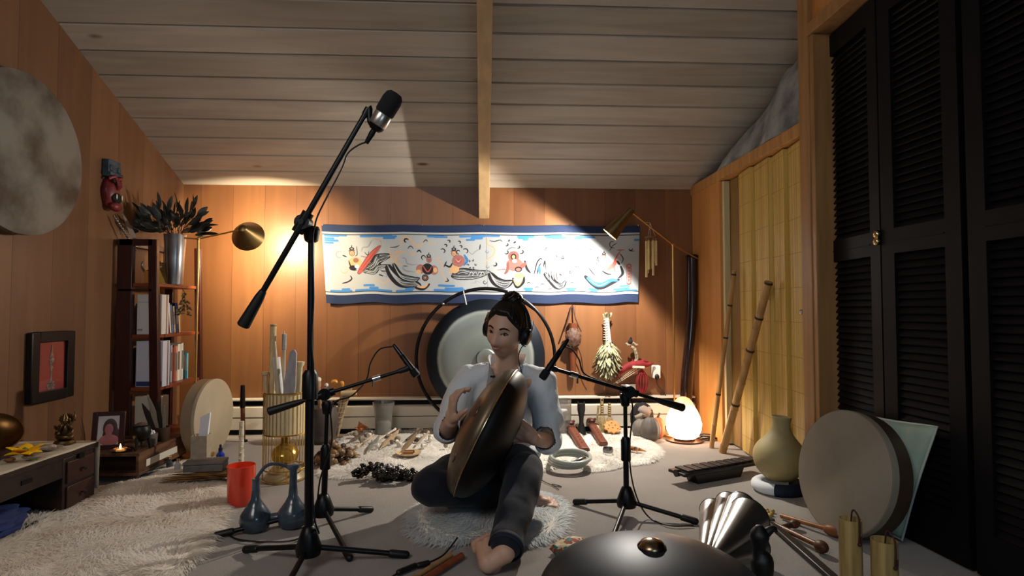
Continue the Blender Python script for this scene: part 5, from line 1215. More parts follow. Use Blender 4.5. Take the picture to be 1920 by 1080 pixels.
# ================================================================ MICROPHONE STANDS
M_blk = mat('black_powder_coat', '#0b0c0f', .38, .35)
M_rub = mat('black_rubber', '#0c0c0c', .5)
M_chr = mat('chrome_steel', '#c9ccd0', .18, 1)
def mic_stand(label, base, hub_h, foot_px, top, boom0, boom1, grip, rp=.011, clutch='short'):
    b = F(*base); Y = b.y
    t = thing('microphone_stand', label, 'microphone stand', (b.x, Y, 0), 'black tripod microphone stands')
    tp = P(top[0], top[1], Y)
    mb = MB(); mb.lathe([(.012, hub_h * .45), (.036, hub_h * .5), (.040, hub_h * .75), (.026, hub_h * 1.25), (.018, hub_h * 1.5), (.012, hub_h * 1.55)], (b.x, Y, 0), seg=24)
    obj('hub', mb, M_blk, t)
    for (fx, fy) in foot_px:
        f = F(fx, fy, .012); s_ = Vector((b.x, Y, hub_h * .8)); d = (f - s_).normalized()
        mb = MB(); mb.cyl(s_, f, .0085, seg=12); lg = obj('leg', mb, M_blk, t)
        mb = MB(); mb.cap(f - d * .045, f + d * .002, .0125, .0125, 12); obj('rubber_foot', mb, M_rub, lg)
    midz = tp.z * .52; dxy = (tp.x - b.x)
    def at(z): return Vector((b.x + dxy * z / tp.z, Y, z))
    mb = MB(); mb.cyl(at(hub_h * .5), at(midz + .02), rp, seg=16); obj('lower_pole', mb, M_blk, t)
    mb = MB(); mb.tube([at(midz - .035), at(midz - .03), at(midz + .045), at(midz + .06)], [rp * 1.2, rp * 1.75, rp * 1.75, rp * 1.1], 16); obj('height_collar', mb, M_blk, t)
    mb = MB(); mb.cyl(at(midz), at(tp.z - .02), rp * .72, seg=14); obj('upper_pole', mb, M_blk, t)
    yb = Y - .03
    p0, p1 = P(boom0[0], boom0[1], yb + boom0[2]), P(boom1[0], boom1[1], yb + boom1[2])
    d = (p1 - p0).normalized(); c = p0 + d * ((tp - p0).dot(d))
    mb = MB(); mb.tube([at(tp.z - .05), at(tp.z - .045), at(tp.z - .012), at(tp.z)], [rp, rp * 1.5, rp * 2.0, rp * 1.6], 16)
    mb.cyl(c + Vector((0, .034, 0)), c + Vector((0, -.014, 0)), .023, seg=22); mb.cyl(c - d * .035, c + d * .035, rp * 1.35, seg=14)
    mb.cyl(c + Vector((0, -.014, 0)), c + Vector((0, -.022, 0)), .009, seg=14)
    obj('clutch', mb, M_blk, t)
    mb = MB(); mb.cyl(p0 + d * .05, p1, rp * .66, seg=14); obj('boom', mb, M_blk, t)
    mb = MB(); mb.tube([p0, p0 + d * .004, p0 + d * .10, p0 + d * .125], [rp * 1.2, rp * 1.45, rp * 1.1, rp * .8], 14); obj('counter_grip', mb, M_rub, t)
    if grip:
        g = p0.lerp(p1, grip); mb = MB(); mb.cyl(g, g + d * .03, rp * 1.0, seg=12); mb.cyl(g + Vector((0, 0, -.006)), g + Vector((0, 0, -.028)), .004, seg=8); obj('clamp_ring', mb, M_chr, t)
    return t, p1, d, at
# front stand
t, tipf, dF, atf = mic_stand('tall front black microphone stand with its boom rising to the right', (578, 1066), .085, [(462, 1030), (760, 1040), (520, 1130)], (584, 425), (455, 612, 0), (684, 216, -.02), 0, .0135)
mb = MB(); mb.tube([tipf, tipf + dF * .02 + Vector((.004, 0, .006)), P(693, 225, tipf.y) + Vector((0, 0, 0)), P(698, 234, tipf.y)], [.011, .010, .008, .010], 12, smooth=4); obj('swivel', mb, M_blk, t)
cb0 = P(655, 287, tipf.y + .01)
cm = thing('condenser_microphone', 'silver and black studio microphone at the top of the tall front boom', 'microphone', tuple(P(704, 238, tipf.y)))
ma0 = P(704, 240, tipf.y - .01); ma1 = P(741, 178, tipf.y - .03); dm = (ma1 - ma0).normalized(); Lm = (ma1 - ma0).length
mb = MB(); mb.lathe([(.015, -.008), (.023, .0), (.026, .010), (.026, .012)], ma0, dm, 28); obj('mount_ring', mb, M_blk, cm)
mb = MB(); mb.lathe([(.026, .010), (.0275, .014), (.0275, .048), (.0265, .050), (.0275, .052), (.0275, .060), (.022, .062)], ma0, dm, 32); obj('body', mb, mat('brushed_silver', '#b9b6ac', .3, .9), cm)
mb = MB(); rr = .030; mb.lathe([(rr * .9, .050), (rr, .056), (rr * 1.02, Lm - .02), (rr * .9, Lm - .003), (rr * .6, Lm + .006), (0, Lm + .008)], ma0, dm, 32); obj('windscreen', mb, mat('black_foam', '#17181b', .9, bump=.5, bscale=300), cm)
mb = MB(); mb.tube([ma0 - dm * .004, ma0 - dm * .02, ma0 - dm * .055], [.009, .010, .007], 12); obj('plug', mb, M_blk, cm)
mc = thing('microphone_cable', 'black cable running from the studio microphone down the front stand', 'cable', tuple(P(700, 250, tipf.y)))
Yf = F(578, 1066).y
mb = MB(); mb.tube([ma0 - dm * .05, P(672, 272, tipf.y), P(652, 288, tipf.y + .0), P(640, 318, tipf.y + .0), P(600, 395, Yf - .05), P(590, 425, Yf - .05), P(586, 455, Yf - .017), P(588, 560, Yf - .018), P(584, 640, Yf - .02), P(588, 700, Yf - .021), P(586, 850, Yf - .02), P(588, 960, Yf - .03), P(598, 1000, Yf + .02)], .0028, 7, smooth=5); obj('cord', mb, M_rub, mc)
# left short stand
def dyn_mic(label, head, tail, Y0, Y1, cable, group='slim black microphones on short stands'):
    a, b = P(head[0], head[1], Y0), P(tail[0], tail[1], Y1); d = (a - b).normalized(); L = (a - b).length
    m_ = thing('stage_microphone', label, 'microphone', tuple(b), group)
    mb = MB(); mb.lathe([(.007, 0), (.0105, .006), (.0115, L * .45), (.0125, L * .72)], b, d, 22); obj('body', mb, M_blk, m_)
    mb = MB(); mb.lathe([(.0125, L * .72), (.0155, L * .75), (.0158, L * .95), (.013, L), (0, L + .001)], b, d, 22); obj('grille', mb, mat('dark_mesh', '#1a1c20', .5, .6, bump=.4, bscale=400), m_)
    mb = MB(); mb.lathe([(.006, -.05), (.0075, -.045), (.0095, -.012), (.0095, .004)], b, d, 16); obj('connector', mb, mat('dark_steel', '#3a3c40', .3, .9), m_)
    mb = MB(); mb.tube([b - d * .045] + cable, .003, 7, smooth=6); obj('cord', mb, M_rub, m_)
t, tipl, dL, atl = mic_stand('short black microphone stand left of the player with a level boom', (606, 985), .075, [(408, 1003), (694, 955), (655, 1045)], (614, 752), (503, 772, 0), (752, 695, .06), .78)
mb = MB(); mb.tube([tipl - dL * .01, tipl + dL * .02, tipl + dL * .03 + Vector((0, 0, .005))], [.010, .012, .013], 12); obj('mic_clip', mb, M_rub, t)
Yl = F(606, 985).y
dyn_mic('black microphone on the left boom pointing down beside the gong', (782, 705), (752, 665), tipl.y + .0, tipl.y + .02, [P(735, 650, tipl.y + .05), P(712, 655, tipl.y + .08), P(695, 680, tipl.y + .08), P(687, 712, tipl.y + .05), P(660, 742, Yl + .01), P(622, 760, Yl - .03), P(622, 830, Yl - .03), P(600, 900, Yl - .04), F(590, 975, .02), F(560, 1010, .01), F(500, 1016, .008), F(450, 1012, .008), F(430, 1004, .008)])
# right short stand
t, tipr, dR_, atr = mic_stand('short black microphone stand right of the player with its boom toward the drum', (1175, 968), .075, [(1080, 941), (1303, 977), (1146, 1016)], (1172, 738), (1282, 765, .04), (1040, 692, -.05), .83)
mb = MB(); mb.tube([tipr - dR_ * .01, tipr + dR_ * .02, tipr + dR_ * .03], [.010, .012, .013], 12); obj('mic_clip', mb, M_rub, t)
Yr = F(1175, 968).y
dyn_mic('black microphone on the right boom tilted toward the player', (1016, 710), (1052, 656), tipr.y - .03, tipr.y + .0, [P(1058, 649, tipr.y), P(1072, 655, tipr.y + .02), P(1086, 675, tipr.y + .04), P(1095, 700, tipr.y + .05), P(1130, 716, Yr - .03), P(1168, 735, Yr - .03), P(1186, 760, Yr - .03), P(1180, 850, Yr - .03), P(1190, 920, Yr - .03), F(1215, 968, .01), F(1255, 985, .008), F(1300, 985, .008)])

# ================================================================ BACK FLOOR, LEFT PART
M_bone = mat('bone_white', '#d9d2c2', .5)
# stone coloured crock with a bundle and flutes
q = F(612, 830); t = thing('grey_crock', 'dark grey crock behind the front stand holding a twig bundle', 'crock', (q.x - .02, q.y, 0)); k_ = q.y / FPX
mb = MB(); R0 = 27 * k_; H0 = P(612, 762, q.y).z; mb.lathe([(0, 0), (R0 * .7, 0), (R0, H0 * .5), (R0 * .9, H0 * .95), (R0 * .8, H0), (R0 * .72, H0), (R0 * .8, H0 * .9), (R0 * .85, .02), (0, .02)], seg=32); obj('body', mb, mat('warm_grey_clay', '#4f463f', .6, var=.2, scale=15), t, smooth=60, local=True)
for (a, b, r, cc, nm, lab) in (((604, 800), (597, 712), .014, '#b28a6c', 'wooden_flute', 'short brown flute with a white knob end behind the front stand'), ((608, 800), (612, 722), .010, '#4a3020', 'dark_flute', 'thin dark flute beside the short brown one')):
    pa, pb = P(a[0], a[1], q.y), P(b[0], b[1], q.y); s_ = thing(nm, lab, 'flute', tuple(pa)); mb = MB(); mb.cyl(pa, pb, r, seg=14); obj('tube', mb, mat('fl_' + nm, cc, .45, var=.3, scale=20), s_)
    mb = MB(); mb.ell(pb, (r * 1.25,) * 3, seg=14, rings=10); obj('knob', mb, M_bone if 'short' in lab else mat('black_felt', ''), s_)
# twig bundle with T shaped grip
t = thing('twig_bundle', 'bound bundle of twigs with a pale wooden cross grip behind the left stand', 'bundle', tuple(F(628, 822))); yq = F(628, 822).y
mb = MB(); R_ = random.Random(4)
for i in range(16):
    dx = R_.uniform(-8, 8); mb.tube([P(626 + dx * 1.1, 818, yq + R_.uniform(-.02, .02)), P(636 + dx * .9, 780, yq + R_.uniform(-.01, .01)), P(650 + dx * 1.3, 728, yq)], [.007, .008, .006], 7, smooth=3)
for i in range(6): mb.tube([P(631 + i * 2, 800 - i * 9, yq - .0) + Vector((.030 * math.cos(a), .028 * math.sin(a), 0)) for a in [k * PI / 5 for k in range(10)]], .002, 5, closed=True)
obj('twigs', mb, mat('pale_twig', '#b39a7c', .7, var=.4, scale=30, stretch=(4, 4, 1)), t)
mb = MB(); mb.cyl(P(640, 738, yq - .02), P(668, 736, yq - .02), .016, seg=16); obj('cross_grip', mb, mat('pale_grip', '#c9ae86', .5), t)
mb = MB(); mb.ell(P(641, 720, yq - .01), (.015, .013, .02)); mb.ell(P(627, 716, yq), (.022, .018, .014), jit=.3); obj('handle_end', mb, mat('amber_bead', '#c98a3a', .3), t)
# crystal candle holder behind fur, shell orange
q = P(719, 806, WY - .17); t = thing('glass_goblet', 'clear ribbed glass cup holding white salt at the back of the sheepskin', 'glass', (q.x, q.y, WZ - .01)); k_ = q.y / FPX
H0 = P(719, 754, q.y).z - WZ + .01
mb = MB(); mb.lathe([(0, 0), (13 * k_, 0), (15 * k_, .01), (16 * k_, H0 * .6), (20 * k_, H0 * .97), (20.5 * k_, H0), (19.3 * k_, H0), (15 * k_, H0 * .6), (14 * k_, .012), (0, .012)], seg=32); obj('glass', mb, mat('hazy_glass', '#c9c6c2', .08, trans=.85), t, smooth=60, local=True)
mb = MB(); mb.lathe([(0, .013), (13 * k_, .013), (14 * k_, H0 * .36), (10 * k_, H0 * .42), (0, H0 * .40)], seg=24); obj('salt', mb, mat('white_salt', '#eef0f2', .8), t, smooth=60, local=True)
q = F(678, 812, WZ); t = thing('conch_shell', 'orange spiked conch shell at the back left of the sheepskin', 'shell', (q.x, q.y, WZ))
mb = MB(); mb.lathe([(.001, -.03), (.012, -.015), (.028, .0), (.030, .012), (.022, .018), (.022, .022), (.014, .030), (.013, .034), (.006, .042), (.001, .055)], (0, 0, .024), (-.3, -.2, 1), 22)
for k in range(8): mb.lathe([(.007, 0), (.0005, .018)], (.028 * math.cos(k * .785), .028 * math.sin(k * .785), .030), (math.cos(k * .785), math.sin(k * .785), .4), 8)
obj('shell', mb, mat('orange_shell', '#c9793f', .4, var=.4, scale=40), t, local=True)
# scattered small objects on the left sheepskin
bits = [
 ('bone', (705, 826), (742, 806), .007, '#ddd0bd', 'long pale bone lying diagonally in front of the glass cup'), ('bone', (668, 838), (700, 818), .006, '#c9b294', 'pale bone by the orange shell'),
 ('feather', (716, 838), (748, 812), .016, '#c3a888', 'striped tan feather on the sheepskin beside the long bone'), ('feather', (752, 848), (782, 818), .014, '#8c7458', 'brown feather on the sheepskin behind the wooden dish'),
 ('feather', (690, 845), (712, 822), .012, '#8a8a86', 'grey feather on the sheepskin left of the tan one'), ('wand', (762, 824), (790, 806), .006, '#5a4a3a', 'dark carved wand behind the brown feather'),
 ('wand', (778, 836), (803, 812), .005, '#a8987e', 'pale carved wand right of the dark one'), ('feather', (655, 826), (690, 812), .012, '#6c5c50', 'dark feather at the back left rim of the sheepskin'),
]
for nm, a, b, r, cc, lab in bits:
    pa, pb = F(a[0], a[1], WZ + .012), F(b[0], b[1], WZ + .016); pa.z = WZ + .010; pb.z = WZ + .022; d = pb - pa
    m_ = mat('bit' + cc, cc, .6, var=.35, scale=60)
    if nm == 'feather':
        t = thing('feather', lab, 'feather', tuple(pa), 'feathers on the back sheepskin'); mb = MB(); mb.leaf(pa, d, (0, 0, 1), d.length, r * 2.6, .05, seg=8); obj('vane', mb, m_, t); mb = MB(); mb.cyl(pa - d * .1, pb, .0018, .0008, 6); obj('quill', mb, M_bone, t)
    elif nm == 'bone':
        mb = MB(); mb.tube([pa, pa.lerp(pb, .12), pa.lerp(pb, .3), pa.lerp(pb, .85), pb], [r * 1.5, r * 1.2, r * .8, r * .9, r * 1.5], 10, smooth=3); mb.ell(pa + Vector((.004, .004, 0)), r * 1.3, seg=8, rings=6); tag(obj('bone', mb, m_), lab, 'bone', 'bones on the back sheepskin')
    else:
        t = thing('wand', lab, 'wand', tuple(pa), 'wands on the back sheepskin'); mb = MB(); mb.tube([pa, pa.lerp(pb, .5), pb], [r, r * 1.2, r * .7], 10, smooth=3); obj('shaft', mb, m_, t); mb = MB(); mb.ell(pb, (r * 1.8,) * 3, seg=10, rings=8, jit=.3); obj('tip', mb, mat('pale_grip', ''), t)
# a bed of small shells nobody could name one by one: they are counted as things
R_ = random.Random(12)
shell_m = [mat('shell_a', '#ded6c8', .4, var=.2, scale=60), mat('shell_b', '#9a8a78', .4, var=.3, scale=60), mat('shell_c', '#6a625c', .4, var=.3, scale=60)]
proto_shell = []
for i in range(3):
    mb = MB(); mb.lathe([(.001, 0), (.012, .006), (.015, .014), (.010, .022), (.009, .024), (.001, .036)], (0, 0, 0.012), (1, .2, .25), 14); o = obj('small_shell', mb, shell_m[i], origin=(0, 0, 0)); proto_shell.append(o)
n_s = 0
lab_s = ['pale small spiral shell scattered on the back left sheepskin', 'brown small spiral shell scattered on the back left sheepskin', 'dark small spiral shell scattered on the back left sheepskin']
for i in range(3): tag(proto_shell[i], lab_s[i], 'shell', ['pale small shells', 'brown small shells', 'dark small shells'][i])
for k in range(34):
    px_, py_ = R_.uniform(665, 835), R_.uniform(806, 842)
    if 700 < px_ < 738 and py_ < 815: continue
    q = F(px_, max(py_, 812), WZ - .0); pr = proto_shell[k % 3]
    if k < 3: o = pr
    else: o = pr.copy(); COL.objects.link(o)
    o.location = (q.x, q.y, WZ - .002); o.rotation_euler = (0, 0, R_.uniform(0, 6.28)); s_ = R_.uniform(.7, 1.2); o.scale = (s_, s_, s_)
# wooden dish with two small blocks
q = F(766, 852, WZ); t = thing('wooden_dish', 'pale round wooden dish on the sheepskin with two small blocks', 'dish', (q.x, q.y, WZ))
mb = MB(); mb.lathe([(0, 0), (.05, 0), (.066, .008), (.068, .014), (.062, .012), (.048, .006), (0, .006)], seg=40); obj('dish', mb, mat('pale_grip', ''), t, local=True)
for i, (dx, dy, lab) in enumerate(((.004, .010, 'dark brown wooden block at the back of the pale dish'), (.0, -.014, 'light brown wooden block at the front of the pale dish'))):
    b_o = thing('wooden_block', lab, 'block', (q.x + dx, q.y + dy, WZ + .007), 'blocks on the pale dish', rot=(0, 0, .1)); mb = MB(); mb.box2((-.026, -.009, 0), (.026, .009, .012)); obj('block', mb, mat('blk%d' % i, ['#5a3020', '#9a6c4c'][i], .5), b_o, bevel=.001, local=True)
# heap of brown nut rattles
R_ = random.Random(21)
protos = []
for i, (cc, lb) in enumerate((('#6a4a2e', 'medium brown'), ('#3c2818', 'dark brown'), ('#9a7a52', 'tan'))):
    mb = MB(); mb.ell((0, 0, .013), (.019, .014, .013), jit=.2, jf=2, seg=14, rings=10, seed=i); o = obj('nut_shell', mb, mat('nut' + cc, cc, .45, var=.4, scale=50), origin=(0, 0, 0)); tag(o, lb + ' nut shell in the heap behind the front stand', 'nut shell', lb + ' nut shells of the heap'); protos.append(o)
for k in range(90):
    u = R_.random() ** .5; a = R_.uniform(0, 6.28); cx_, cy_ = F(630, 868).x, F(630, 868).y
    x, y = cx_ + math.cos(a) * u * .125, cy_ + math.sin(a) * u * .12
    z = .0 + (1 - u) * .12 * R_.random() ** .4
    o = protos[k % 3] if k < 3 else protos[k % 3].copy()
    if k >= 3: COL.objects.link(o)
    o.location = (x, y, z); o.rotation_euler = (R_.uniform(-.6, .6), R_.uniform(-.6, .6), R_.uniform(0, 6.28)); s_ = R_.uniform(.8, 1.25); o.scale = (s_, s_, s_)
# black seed rattle
q = F(722, 893, WZ); t = thing('seed_rattle', 'black seed pod rattle coiled on the front edge of the left sheepskin', 'rattle', (q.x, q.y, 0))
mb = MB(); mbs = MB(); R_ = random.Random(8)
path = [(-.13, .01), (-.10, .04), (-.05, .05), (.0, .075), (.05, .06), (.03, .02), (-.03, .0), (.0, -.03), (.06, -.035), (.11, -.02), (.13, .02), (.09, .04)]
pp_, _ = spline([Vector((x, y, .025 + .02 * math.sin(i))) for i, (x, y) in enumerate(path)], [1] * len(path), 6)
for i, p in enumerate(pp_):
    for k in range(4):
        a = R_.uniform(0, 6.28); c = p + Vector((math.cos(a) * .018, math.sin(a) * .018, R_.uniform(-.006, .03)))
        mb.ell(c, (R_.uniform(.009, .016), R_.uniform(.007, .011), R_.uniform(.007, .011)), Matrix.Rotation(a, 3, 'Z'), seg=9, rings=6)
obj('pods', mb, mat('black_seed', '#15110d', .25, var=.5, scale=30, coat=.4), t, local=True)
for i in range(26):
    c = Vector((R_.uniform(-.01, .08), R_.uniform(-.02, .05), .058 + R_.uniform(0, .012))); mbs.ell(c, .0055, seg=8, rings=6)
obj('silver_beads', mbs, mat('silver_bead', '#c4c6d0', .25, .7), t, local=True)
mbs = MB(); mbs.tube([p + Vector((0, 0, .012)) for p in pp_[::3]], .004, 6); obj('cord', mbs, mat('black_rubber', ''), t, local=True)

# ================================================================ BACK FLOOR, RIGHT PART
def rf(px, py, z=0):
    q = F(px, py, z)
    if q.y > WY - .15: q = P(px, py, WY - .15)
    return (q.x, q.y, z)
q = rf(1056, 812, WZ - .012); t = thing('glass_cylinder', 'tall clear glass cylinder with a white candle at the right of the player', 'glass', q); k_ = q[1] / FPX; H0 = P(1056, 748, q[1]).z - q[2]
mb = MB(); mb.lathe([(0, 0), (15 * k_, 0), (15.5 * k_, H0), (14.8 * k_, H0), (14.3 * k_, .006), (0, .006)], seg=32); obj('glass', mb, mat('hazy_glass', ''), t, smooth=50, local=True)
mb = MB(); mb.tube([(0, 0, .008), (0, 0, .05), (0, 0, .08), (0, 0, .13), (0, 0, .15)], [.02, .024, .012, .032, .022], 18, smooth=3); obj('candle', mb, mat('white_salt', ''), t, local=True)
q = rf(1090, 800); t = thing('black_goblet_drum', 'small black waisted drum standing in front of the heater', 'drum', q); k_ = q[1] / FPX; H0 = P(1090, 757, q[1]).z
mb = MB(); mb.lathe([(0, 0), (9 * k_, 0), (8 * k_, .03), (4 * k_, H0 * .4), (4.5 * k_, H0 * .55), (7.5 * k_, H0 * .8), (7.5 * k_, H0), (0, H0)], seg=24); obj('body', mb, mat('matte_black', '#15171a', .5), t, smooth=50, local=True)
mb = MB(); 
for s_ in (-1, 1): mb.tube([(s_ * .016, 0, H0), (s_ * .022, 0, H0 + .014)], [.005, .002], 8)
mb.tube([(-.016, 0, H0 - .001), (0, -.004, H0 + .001), (.016, 0, H0 - .001)], .003, 6); obj('rim', mb, mat('matte_black', ''), t, local=True)
M_straw = mat('woven_straw', '#b09c70', .7, col2='#7b6a48', scale=70, bump=.5)
q = rf(1119, 806); t = thing('gourd_rattle', 'small pale gourd rattle with a thin handle left of the woven bottles', 'rattle', q); H0 = P(1119, 760, q[1]).z
mb = MB(); mb.ell((0, 0, .03), (.030, .028, .030)); obj('gourd', mb, mat('gourd_pale', '#b9a98a', .5), t, local=True)
mb = MB(); mb.tube([(0, 0, .055), (.006, 0, H0 * .7), (.012, 0, H0)], [.007, .006, .008], 10); obj('handle', mb, M_straw, t, local=True)
for i, (px_, top, w_) in enumerate(((1129, 752, 9), (1143, 756, 9))):
    q = rf(px_, 808); H0 = P(px_, top, q[1]).z; t = thing('woven_bottle', ['taller woven straw bottle with a looped neck', 'shorter woven straw bottle with a ringed neck'][i], 'bottle', q, 'woven straw bottles'); k_ = q[1] / FPX
    mb = MB(); pr_ = [(0, 0), (w_ * k_, 0), (w_ * k_ * 1.05, .03), (w_ * k_ * .6, H0 * .5)]
    for j in range(6): pr_ += [(.013, H0 * (.55 + j * .07)), (.009, H0 * (.585 + j * .07))]
    pr_ += [(.010, H0), (0, H0)]
    mb.lathe(pr_, seg=24); obj('body', mb, M_straw, t, smooth=50, local=True)
    if i == 0: mb = MB(); mb.tube([(-.008, 0, H0 * .97), (-.006, 0, H0 * 1.06), (.006, 0, H0 * 1.06), (.008, 0, H0 * .97)], .003, 6, smooth=4); obj('loop', mb, M_straw, t, local=True)
# orange sun disc
q = rf(1148, 812, WZ - .01); t = thing('orange_sun_rattle', 'flat orange sun shaped rattle with punched holes', 'rattle', (q[0], q[1], WZ + .0))
mb = MB(); S_ = Matrix.Rotation(math.radians(-35), 3, 'X'); ol = [((.058 if k % 2 else .047) * math.cos(k * PI / 10), (.058 if k % 2 else .047) * math.sin(k * PI / 10)) for k in range(20)]
Mx = (Matrix.Translation((0, 0, .025)) @ Matrix.Rotation(math.radians(35), 4, 'X')); mb.prism(ol, .010, Mx); obj('disc', mb, mat('orange_clay', '#d9904c', .6, var=.2, scale=30), t, bevel=.002, local=True)
for a, b in ((-.02, .01), (.02, .01), (0, -.012), (.0, .03), (-.03, -.02), (.03, -.02)):
    mb = MB(); c = Mx @ Vector((a, b, .010)); mb.cyl(c, c + (Mx.to_3x3() @ Vector((0, 0, .0012))), .0045, seg=10); obj('hole', mb, mat('brown_hole', '#6b3a1c', .8), t, local=True)
# gourds
for i, (px_, py_, top, w_, cc, lab) in enumerate(((1203, 822, 776, 19, '#77706a', 'grey lobed gourd at the left of the three'), (1220, 828, 770, 20, '#6d6660', 'larger grey gourd in the middle of the three'), (1234, 822, 772, 14, '#c76a3c', 'orange lobed gourd glowing beside the salt lamp'))):
    q = rf(px_, py_); k_ = q[1] / FPX; H0 = (P(px_, top, q[1]).z); R0 = w_ * k_
    t = thing('gourd', lab, 'gourd', q, 'gourds by the salt lamp'); mb = MB(); nseg = 48; prf = [(.001, .004), (.5, .01), (.9, .22), (1, .42), (.9, .66), (.6, .86), (.25, .93), (.001, .90)]
    vs = []; fs = []; 
    for r_0, z_0 in prf:
        for k in range(nseg):
            a = 2 * PI * k / nseg; lob = 1 - .10 * abs(math.sin(a * 4)) ** .5 * 0 - .09 * (1 - abs(math.sin(a * 4)))
            vs.append((R0 * r_0 * lob * math.cos(a), R0 * r_0 * lob * math.sin(a), H0 * .86 * z_0))
    for j in range(len(prf) - 1):
        for k in range(nseg): fs.append((j * nseg + k, j * nseg + (k + 1) % nseg, (j + 1) * nseg + (k + 1) % nseg, (j + 1) * nseg + k))
    mb.add(vs, fs); g = obj('body', mb, mat('gourd' + cc, cc, .6, var=.3, scale=20), t, smooth=60, local=True); sb = g.modifiers.new('s', 'SUBSURF'); sb.levels = 1; sb.render_levels = 1
    mb = MB(); mb.tube([(0, 0, H0 * .76), (.004, 0, H0 * .86), (.014, 0, H0 * .95)], [.010, .007, .008], 10, smooth=3); obj('stalk', mb, mat('stalk_brown', '#4c4438', .7), t, local=True)
q = rf(1203, 806); t = thing('shoulder_bag', 'dark bag with a grey flap leaning on the heater behind the gourds', 'bag', (q[0] , WY - .16, 0))
mb = MB(); mb.ell((0, 0, .10), (.075, .035, .10), jit=.2, jf=3); obj('body', mb, mat('dark_cloth', '#1d1816', .8, var=.3, scale=10), t, smooth=180, local=True)
mb = MB(); mb.ell((.015, -.02, .145), (.05, .028, .035), Matrix.Rotation(.5, 3, 'Y'), jit=.25, jf=3); mb.tube([(-.05, -.02, .11), (0, -.03, .13), (.05, -.02, .17)], [.014, .018, .014], 10, smooth=3); obj('flap', mb, mat('warm_grey_cloth', '#9a8d82', .8), t, smooth=180, local=True)
# two carved wooden flutes / masks lying toward the viewer
def drone_flute(a, b, w, label, bracelet=False):
    pa, pb = F(a[0], a[1], .05), F(b[0], b[1], .02); pa.z = .060; pb.z = .032
    d = (pb - pa); L = d.length; R_m = rot_to(d); t = thing('carved_flute', label, 'flute', tuple(pa), 'carved wooden flutes on the sheepskin')
    x = Vector((0, 0, 1)).cross(d).normalized(); n = d.cross(x).normalized(); n = n if n.z > 0 else -n
    M4 = Matrix((x, n, d.normalized())).transposed().to_4x4(); M4.translation = pa
    mb = MB(); mb.prism([(-w, -.010), (w, -.010), (w * 1.02, .004), (w * .7, .014), (-w * .7, .014), (-w * 1.02, .004)], L, M4); obj('body', mb, mat('red_brown_carving', '#7a4230', .45, var=.4, scale=20, stretch=(1, 4, 1)), t, bevel=.003)
    mb = MB(); c = pa + d * .07 + n * .022; mb.ell(c, (.026, .026, .018)); mb.ell(pa - d * .02 + n * .01, (.03, .022, .022)); 
    for s_ in (-1, 1): mb.ell(c + x * s_ * .02 + n * .012, .009, seg=10, rings=8)
    obj('carved_head', mb, mat('dark_carving', '#4a2419', .4), t)
    for k in range(5):
        c = pa + d * (.38 + k * .11) + n * .0142; mb = MB(); mb.cyl(c, c + n * .001, .0042, seg=10); obj('finger_hole', mb, mat('black_felt', ''), t)
    mb = MB(); c = pa + d * .2 + n * .01; mb.tube([c - x * w * 1.2 - n * .01, c - x * w + n * .008, c + n * .012, c + x * w + n * .008, c + x * w * 1.4], .003, 6, smooth=3); obj('thong', mb, mat('dark_leather', ''), t)
drone_flute((1068, 800), (1097, 848), .027, 'larger carved wooden flute with an animal head at the left of the pair')
drone_flute((1108, 796), (1132, 836), .025, 'smaller carved wooden flute with an animal head at the right of the pair')
q = rf(1140, 848, WZ); t = thing('silver_bracelet', 'wide silver bracelet lying at the foot of the smaller carved flute', 'bracelet', q)
mb = MB(); mb.lathe([(.026, 0), (.028, .006), (.028, .020), (.026, .026), (.024, .020), (.024, .006)], (0, 0, 0), seg=36, close=True); obj('band', mb, mat('tarnished_silver', '#8f8d8c', .3, .9, var=.4, scale=40), t, local=True)
q = rf(1193, 846, WZ); t = thing('toy_lizard', 'tiny dark and orange carved lizard on the sheepskin right of the stand', 'carving', q, rot=(0, 0, -.8))
mb = MB(); mb.tube([(-.06, 0, .010), (-.03, 0, .012), (0, 0, .012), (.03, .004, .01), (.055, .012, .006)], [.006, .012, .012, .007, .002], 10, smooth=3)
for s_ in (-1, 1):
    for x_ in (-.025, .012): mb.tube([(x_, s_ * .008, .008), (x_ + .004, s_ * .022, .004)], [.004, .003], 6)
obj('body', mb, mat('lizard_paint', '#c8824c', .5, col2='#3a2a20', scale=60, contrast=(.45, .55)), t, local=True)
# hose coil
q = rf(1064, 868, WZ); t = thing('tambourine_ring', 'pale grey coiled tube ring resting on the edge of the sheepskin', 'coil', (q[0], q[1], WZ), rot=(math.radians(6), 0, 0)); k_ = q[1] / FPX
mb = MB(); rr = 34 * k_
for j in range(3):
    mb.tube([((rr + .003 * j) * math.cos(a) + .006 * j, (rr + .003 * j) * math.sin(a) - .012 * j, .010 + .016 * j) for a in [2 * PI * i / 60 for i in range(60)]], .0095, 10, closed=True)
obj('coil', mb, mat('pale_grey_tube', '#a9afa8', .35, coat=.3), t, local=True)
mb = MB(); mb.tube([(.01, -rr - .005, .03), (.05, -rr + .008, .044), (.075, -rr + .03, .042)], .013, 12, smooth=3); obj('coupling', mb, M_chr, t, local=True)

